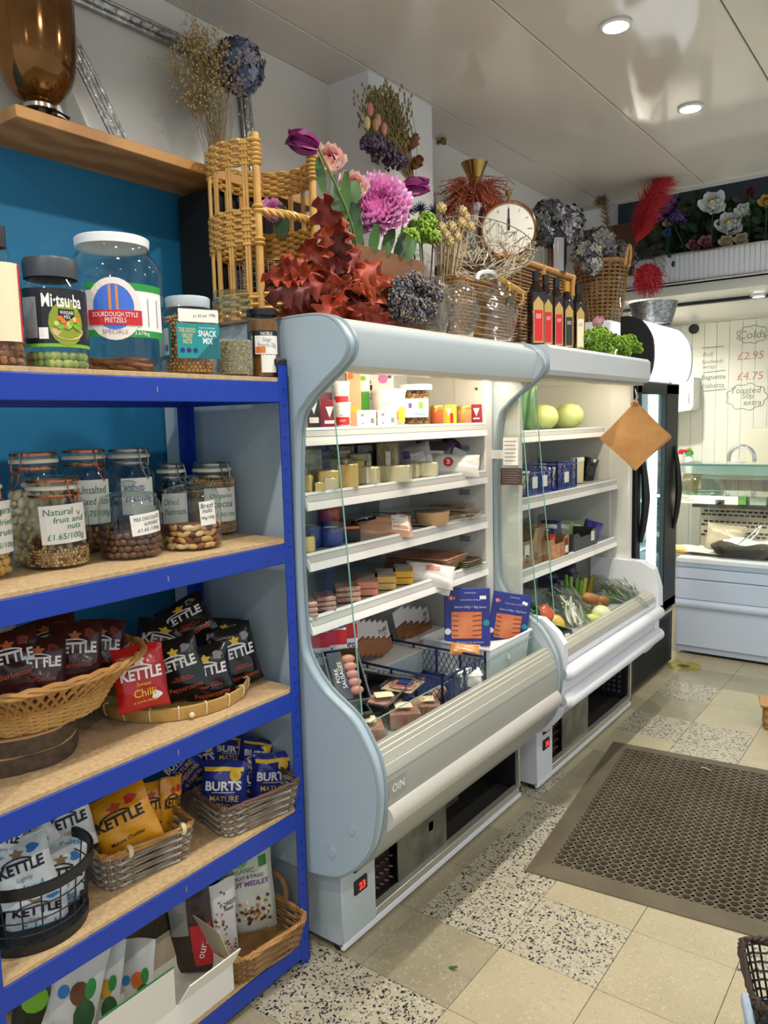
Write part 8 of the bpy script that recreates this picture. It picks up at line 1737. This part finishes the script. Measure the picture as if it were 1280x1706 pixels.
p = cpos(1245, 5.50, .661); t = thing('bread_basket', 'dark woven basket lined with white paper on the counter deck', 'basket', p); M_dw = mat('dark_weave', '#4a3a2e', .6, noise=(30, .3, .7), c2='#32261d')
weave(t, .16, .10, .20, .135, .07, 5, 8, 30, .0055, M_dw, M_dw, M_dw, .010, amp=.005)
MB().grid(lambda u, v: ((u - .5) * .34, (v - .5) * .22, .05 + .05 * abs(2 * v - 1) ** 2 + .012 * sin(9 * u + 5 * v)), 16, 10).ob('paper_liner', mat('greaseproof', '#e9e4d4', .6), t, 60)
for k in range(5): MB().ball((-.12 + .06 * k, -.04, .065), (.035, .03, .016), 10, 6).ob('flat_bread', mat('bread_gold', '#d6b276', .6), t, 60)
t = thing('serving_tongs', 'steel serving tongs resting in the dark bread basket', 'tongs', p + Vector((.02, 0, .07)))
for s_ in (-1, 1): MB().tube([(-.06 + .02 * s_, -.02, .0), (.02 + .015 * s_, .02, .08), (.06, .05, .14)], .006, 6).ob('tong_arm', M_chrome, t)
soft_bag(1210, 890, 56, 40, -1.40, '#cdbda0', 'clear film bread bag slumped behind the dark basket', [('t', BROWN, ('HO', .2, -.1, .25))], .1, 0, -.2, 71, 'bread_bag', 'bag', .5).location = cpos(1210, 5.74, .745)
# rear worktop: sprayers, tap, board, towel dispenser, wall plates
def bottle(px, y, z, r_, h_, m_, cm, label, spray):
    p = at(px, 740, y=y); t = thing('cleaning_bottle', label, 'bottle', (p.x, y, z)); MB().lathe([(r_, 0), (r_, h_ * .45), (r_ * .5, h_ * .72), (r_ * .35, h_ * .8)], 18).ob('bottle_body', m_, t, 60)
    if spray: MB().lathe([(r_ * .4, h_ * .78), (r_ * .4, h_ * .9), (.001, h_ * .92)], 12).ob('spray_head', cm, t); MB().box((.03, 0, h_ * .93), (.09, .025, .025), .006).ob('trigger', cm, t)
    else: MB().lathe([(r_ * .8, h_ * .72), (r_ * .7, h_ * .85), (r_ * .25, h_), (.001, h_)], 16).ob('cap', cm, t, 60)
ZK = 1.141
bottle(1135, 6.60, ZK, .05, .19, mat('spray_clear', '#b9b8a6', .3), RED, 'spray bottle with red trigger behind the counter', True); bottle(1149, 6.62, ZK, .045, .20, mat('bottle_mint', '#cfe0d6', .3), GREEN, 'white bottle with green cap behind the counter', False)
p = at(1258, 740, y=6.78); t = thing('swan_neck_tap', 'chrome swan-neck tap behind the counter', 'tap', (p.x, 6.78, ZK)); k = mpp(p); r0 = 20 * k
pts = [(0, 0, 0), (0, 0, .10)] + [(-r0 + r0 * cos(a), 0, .11 + r0 * sin(a)) for a in [pi * i / 12 for i in range(13)]] + [(-2 * r0, 0, .06)]
MB().tube(pts, .017, 12).ob('spout', M_chrome, t, 60); MB().lathe([(.035, 0), (.035, .015), (.02, .02)], 18).ob('tap_base', M_chrome, t)
p = at(1268, 740, y=6.93); t = thing('chopping_board', 'cream board leaning on the kitchen wall behind the tap', 'board', (p.x + .06, 6.93, ZK)); MB().box((0, 0, .17), (.34, .015, .34), .006).ob('board', mat('board_cream', '#dedbc2', .5), t); MB().box((.1, -.009, .2), (.06, .003, .04)).ob('stain', mat('board_stain', '#cbb88c', .6), t, 0)
p = at(1138, 660, y=6.85); t = thing('towel_dispenser', 'white paper towel dispenser on the kitchen wall', 'dispenser', (p.x, 6.98, p.z)); MB().prism([(-.14, -.15), (.09, -.12), (.11, -.09), (.11, .15), (-.14, .17)], -.22, 0).ob('dispenser_case', mat('dispenser_white', '#e4e2da', .35), t, 30); MB().box((.075, -.222, -.02), (.012, .004, .09), .003).ob('slot_window', GREY, t)
for (px, py, m_, lb) in ((1156, 548, BLACK, 'round black plate on the kitchen wall'),):
    p = at(px, py, y=6.97); o = MB().lathe([(.0001, 0), (.042, 0), (.042, .01)], 20, M=Matrix.Rotation(pi / 2, 4, 'X'), cap=False).ob('wall_plate', m_, None, loc=(p.x, 6.982, p.z)); tag(o, lb, 'plate')
# whiteboard writing on the kitchen wall
wb = thing('wall_menu', 'handwritten sandwich prices on the white kitchen wall', 'writing', (0, 6.984, 0))
yw = 6.984
def wr(s, px, py, w_, m_, rot=0.0):
    p = at(px, py, y=yw); k = mpp(p); decal(wb, 'handwriting', m_, fitted(s, width=w_ * k * 1.12, shear=.15), lambda u, v: (p.x + u, 0, p.z + v), rot=rot)
G2 = mat('ink_faded_green', '#4f7d68', .6); R2 = mat('ink_faded_red', '#c08a80', .6); K2 = mat('ink_faded_grey', '#848d84', .6)
for a in (('Colds', 1254, 557, 38, K2), ('£2.95', 1251, 592, 36, R2), ('£4.75', 1250, 626, 36, R2), ('Roll', 1180, 590, 14, K2), ('Sandwich', 1187, 602, 30, K2), ('wrap', 1182, 613, 18, K2), ('Baguette', 1189, 629, 34, G2), ('ciabatta', 1188, 642, 32, K2), ('Toasted', 1243, 650, 42, K2), ('50p', 1246, 661, 16, K2), ('extra', 1254, 671, 24, K2), ('soup', 1184, 477, 22, mat('ink_reflection', '#b9b3a6', .6))): wr(*a)  # the pale topmost word is a reflection painted as writing
def line_(px0, py0, px1, py1):
    a, b_ = at(px0, py0, y=yw), at(px1, py1, y=yw); MB().tube([(a.x, 0, a.z), (b_.x, 0, b_.z)], .003, 4).ob('rule_line', K2, wb)
for l in ((1172, 621, 1209, 617), (1172, 652, 1210, 648), (1170, 580, 1206, 577)): line_(*l)
for (px, py, rx, ry) in ((1254, 557, 24, 14), (1244, 661, 31, 21)):
    p = at(px, py, y=yw); k = mpp(p); MB().tube([(p.x + rx * k * (1 + .06 * cos(9 * a)) * cos(a), 0, p.z + ry * k * (1 + .08 * cos(9 * a)) * sin(a)) for a in [2 * pi * i / 60 for i in range(60)]], .0025, 4, True).ob('cloud_outline', K2, wb)
# drinks in the upright fridge
for i, (y_, z_, c_, lb) in enumerate(((4.42, 1.426, '#c9b23a', 'yellow juice bottle on the top shelf of the upright fridge'), (4.52, 1.426, '#b9c3c0', 'clear water bottle on the top shelf of the upright fridge'), (4.42, 1.106, '#7fa04a', 'green juice bottle on the second shelf of the upright fridge'), (4.54, 1.106, '#d9c84a', 'lemon juice bottle on the second shelf of the upright fridge'), (4.40, .806, '#c9c23a', 'yellow-green bottle behind the fridge handle'), (4.50, .806, '#4a5a4c', 'dark bottle on the third shelf of the upright fridge'), (4.42, .456, '#8fa8b0', 'pale bottle on the lowest shelf of the upright fridge'))):
    t = thing('drink_bottle', lb, 'bottle', (-1.60, y_, z_ + .001), group='bottles in the upright fridge'); MB().lathe([(.03, 0), (.034, .01), (.034, .13), (.014, .18), (.013, .20)], 16).ob('bottle_body', mat('drink_' + c_[1:], c_, .2), t, 60); MB().lathe([(.016, .198), (.016, .215), (.001, .215)], 12).ob('cap', WHITE, t)
# ================================================================== floor pieces
M_mat = mat('rubber_mat', '#6e6450', .75, noise=(5, .3, .7), c2='#5a513f', bump=(120, .2))
t = thing('rubber_floor_mat', 'olive-brown rubber floor mat with rows of round holes on the shop floor', 'mat', (-1.176, 2.355, 0), (0, 0, R(6.3)))
MW, ML, BD, TH = .95, 1.26, .075, .014
nx, ny = 22, 33; cw, cl = (MW - 2 * BD) / nx, (ML - 2 * BD) / ny
q = MB(); NS = 12
for j in range(ny):
    for i in range(nx):
        ox = .25 * cw * (1 if j % 2 else -1); cx_, cy_ = BD + cw * (i + .5), BD + cl * (j + .5); rr = min(cw, cl) * .42
        sqv = []; cir = []; low = []
        for k in range(NS):
            a = 2 * pi * k / NS; m_ = max(abs(cos(a)), abs(sin(a))); sqv.append((cx_ + cw / 2 * cos(a) / m_, cy_ + cl / 2 * sin(a) / m_, TH)); cir.append((cx_ + rr * cos(a), cy_ + rr * sin(a), TH + .001)); low.append((cx_ + rr * .9 * cos(a), cy_ + rr * .9 * sin(a), .002))
        fs_ = [(k, (k + 1) % NS, NS + (k + 1) % NS, NS + k) for k in range(NS)] + [(NS + k, NS + (k + 1) % NS, 2 * NS + (k + 1) % NS, 2 * NS + k) for k in range(NS)]
        q.add(sqv + cir + low, fs_)
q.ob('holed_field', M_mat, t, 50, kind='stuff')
MB().box((MW / 2, ML / 2, .0012), (MW - .1, ML - .1, .002)).ob('hole_shade_sheet', mat('mat_shadow', '#0c0a08', .95), t, 0)  # near-black sheet paints the shade inside the holes
for (pts, nm) in (([(0, 0), (MW, 0), (MW - BD, BD), (BD, BD)], 0), ([(MW, 0), (MW, ML), (MW - BD, ML - BD), (MW - BD, BD)], 1), ([(MW, ML), (0, ML), (BD, ML - BD), (MW - BD, ML - BD)], 2), ([(0, ML), (0, 0), (BD, BD), (BD, ML - BD)], 3)):
    v = [(x, y, .004) for x, y in pts[:2]] + [(x, y, TH) for x, y in pts[2:]] + [(x, y, .0005) for x, y in pts]
    MB().add(v, [(0, 1, 2, 3), (4, 5, 1, 0), (7, 6, 5, 4)]).ob('sloped_border', M_mat, t, 0)
p = at(1176, 1282, z=.015); o = MB().tube([(-.02, 0, .004), (0, .004, .004), (.025, -.01, .004)], .003, 5).ob('twig_scrap', mat('straw_pale', '#c6b68c', .7), None, loc=(p.x, p.y, .016)); tag(o, 'pale straw scrap lying on the rubber mat', 'scrap')
p = at(748, 1613, z=0); q = MB(); leaf(q, (0, 0, .003), (1, .3, .1), (0, 0, 1), .03, .012, .1); o = q.ob('fallen_leaf', M_leaf, None, 60, loc=(p.x, p.y, .001)); tag(o, 'tiny green leaf fallen on the floor tiles', 'leaf')
p = at(1124, 1107, z=0); t = thing('floor_sticker', 'worn yellow round sticker on the floor by the upright fridge', 'sticker', (p.x + .06, p.y, .0005)); g = random.Random(3)
MB().prism([(.11 * (1 + g.uniform(-.15, .08)) * cos(2 * pi * i / 40), .11 * (1 + g.uniform(-.15, .08)) * sin(2 * pi * i / 40)) for i in range(40)], 0, .0008, 'z').ob('yellow_disc', mat('sticker_yellow', '#b3a132', .6, noise=(12, .4, .6), c2='#8e8440'), t, 0); MB().prism([(.035 * cos(2 * pi * i / 9) * (1 + .4 * (i % 2)), .03 * sin(2 * pi * i / 9)) for i in range(9)], .0008, .0012, 'z').ob('dark_mark', mat('sticker_ink', '#4a463c', .7), t, 0)
p = at(1268, 1212, z=0); t = thing('wood_block', 'rough pale wood block standing at the right edge on the floor', 'wood', (p.x + .10, p.y + .06, 0), (0, 0, R(15))); MB().box((0, 0, .065), (.20, .12, .12), .006).ob('block', mat('pallet_wood', '#b58a52', .7, wave=(7, 'Z', 4), c2='#8f6536'), t); MB().box((0, 0, .128), (.24, .16, .012), .002).ob('top_board', mat('pallet_wood', '#b58a52', .7), t); MB().ball((-.02, -.061, .06), (.02, .004, .012), 10, 6).ob('knot', mat('knot_dark', '#4a3018', .8), t)
# black wire shopping basket at the lower right
c_ = at(1290, 1640, z=.40); t = thing('black_shopping_basket', 'black mesh basket with a brown woven rim at the lower right edge', 'basket', (c_.x + .09, c_.y + .02, .30), (0, 0, R(20)))
weave(t, .12, .09, .15, .115, .13, 6, 7, 30, .003, BLACK, BLACK, mat('rim_brown', '#3a2c22', .6), .008, amp=.002)
for k in range(5): MB().ball((-.08 + .04 * k, -.03 + .02 * (k % 2), .06 + .01 * (k % 2)), (.03, .025, .03), 10, 7).ob('wrapped_sweet', mat('foil_sweet', '#8e8a90', .15, .7), t, 60)
t2 = thing('basket_plinth', 'pale blue painted stand under the black basket at the right edge', 'stand', (c_.x + .09, c_.y + .02, 0), (0, 0, R(20))); MB().box((0, 0, .285), (.28, .22, .028), .003).ob('stand_top', mat('stand_blue', '#b9cde0', .5), t2)
for sx in (-1, 1):
    for sy in (-1, 1): MB().box((sx * .12, sy * .09, .136), (.025, .025, .27), .002).ob('leg', mat('stand_blue', '#b9cde0', .5), t2)
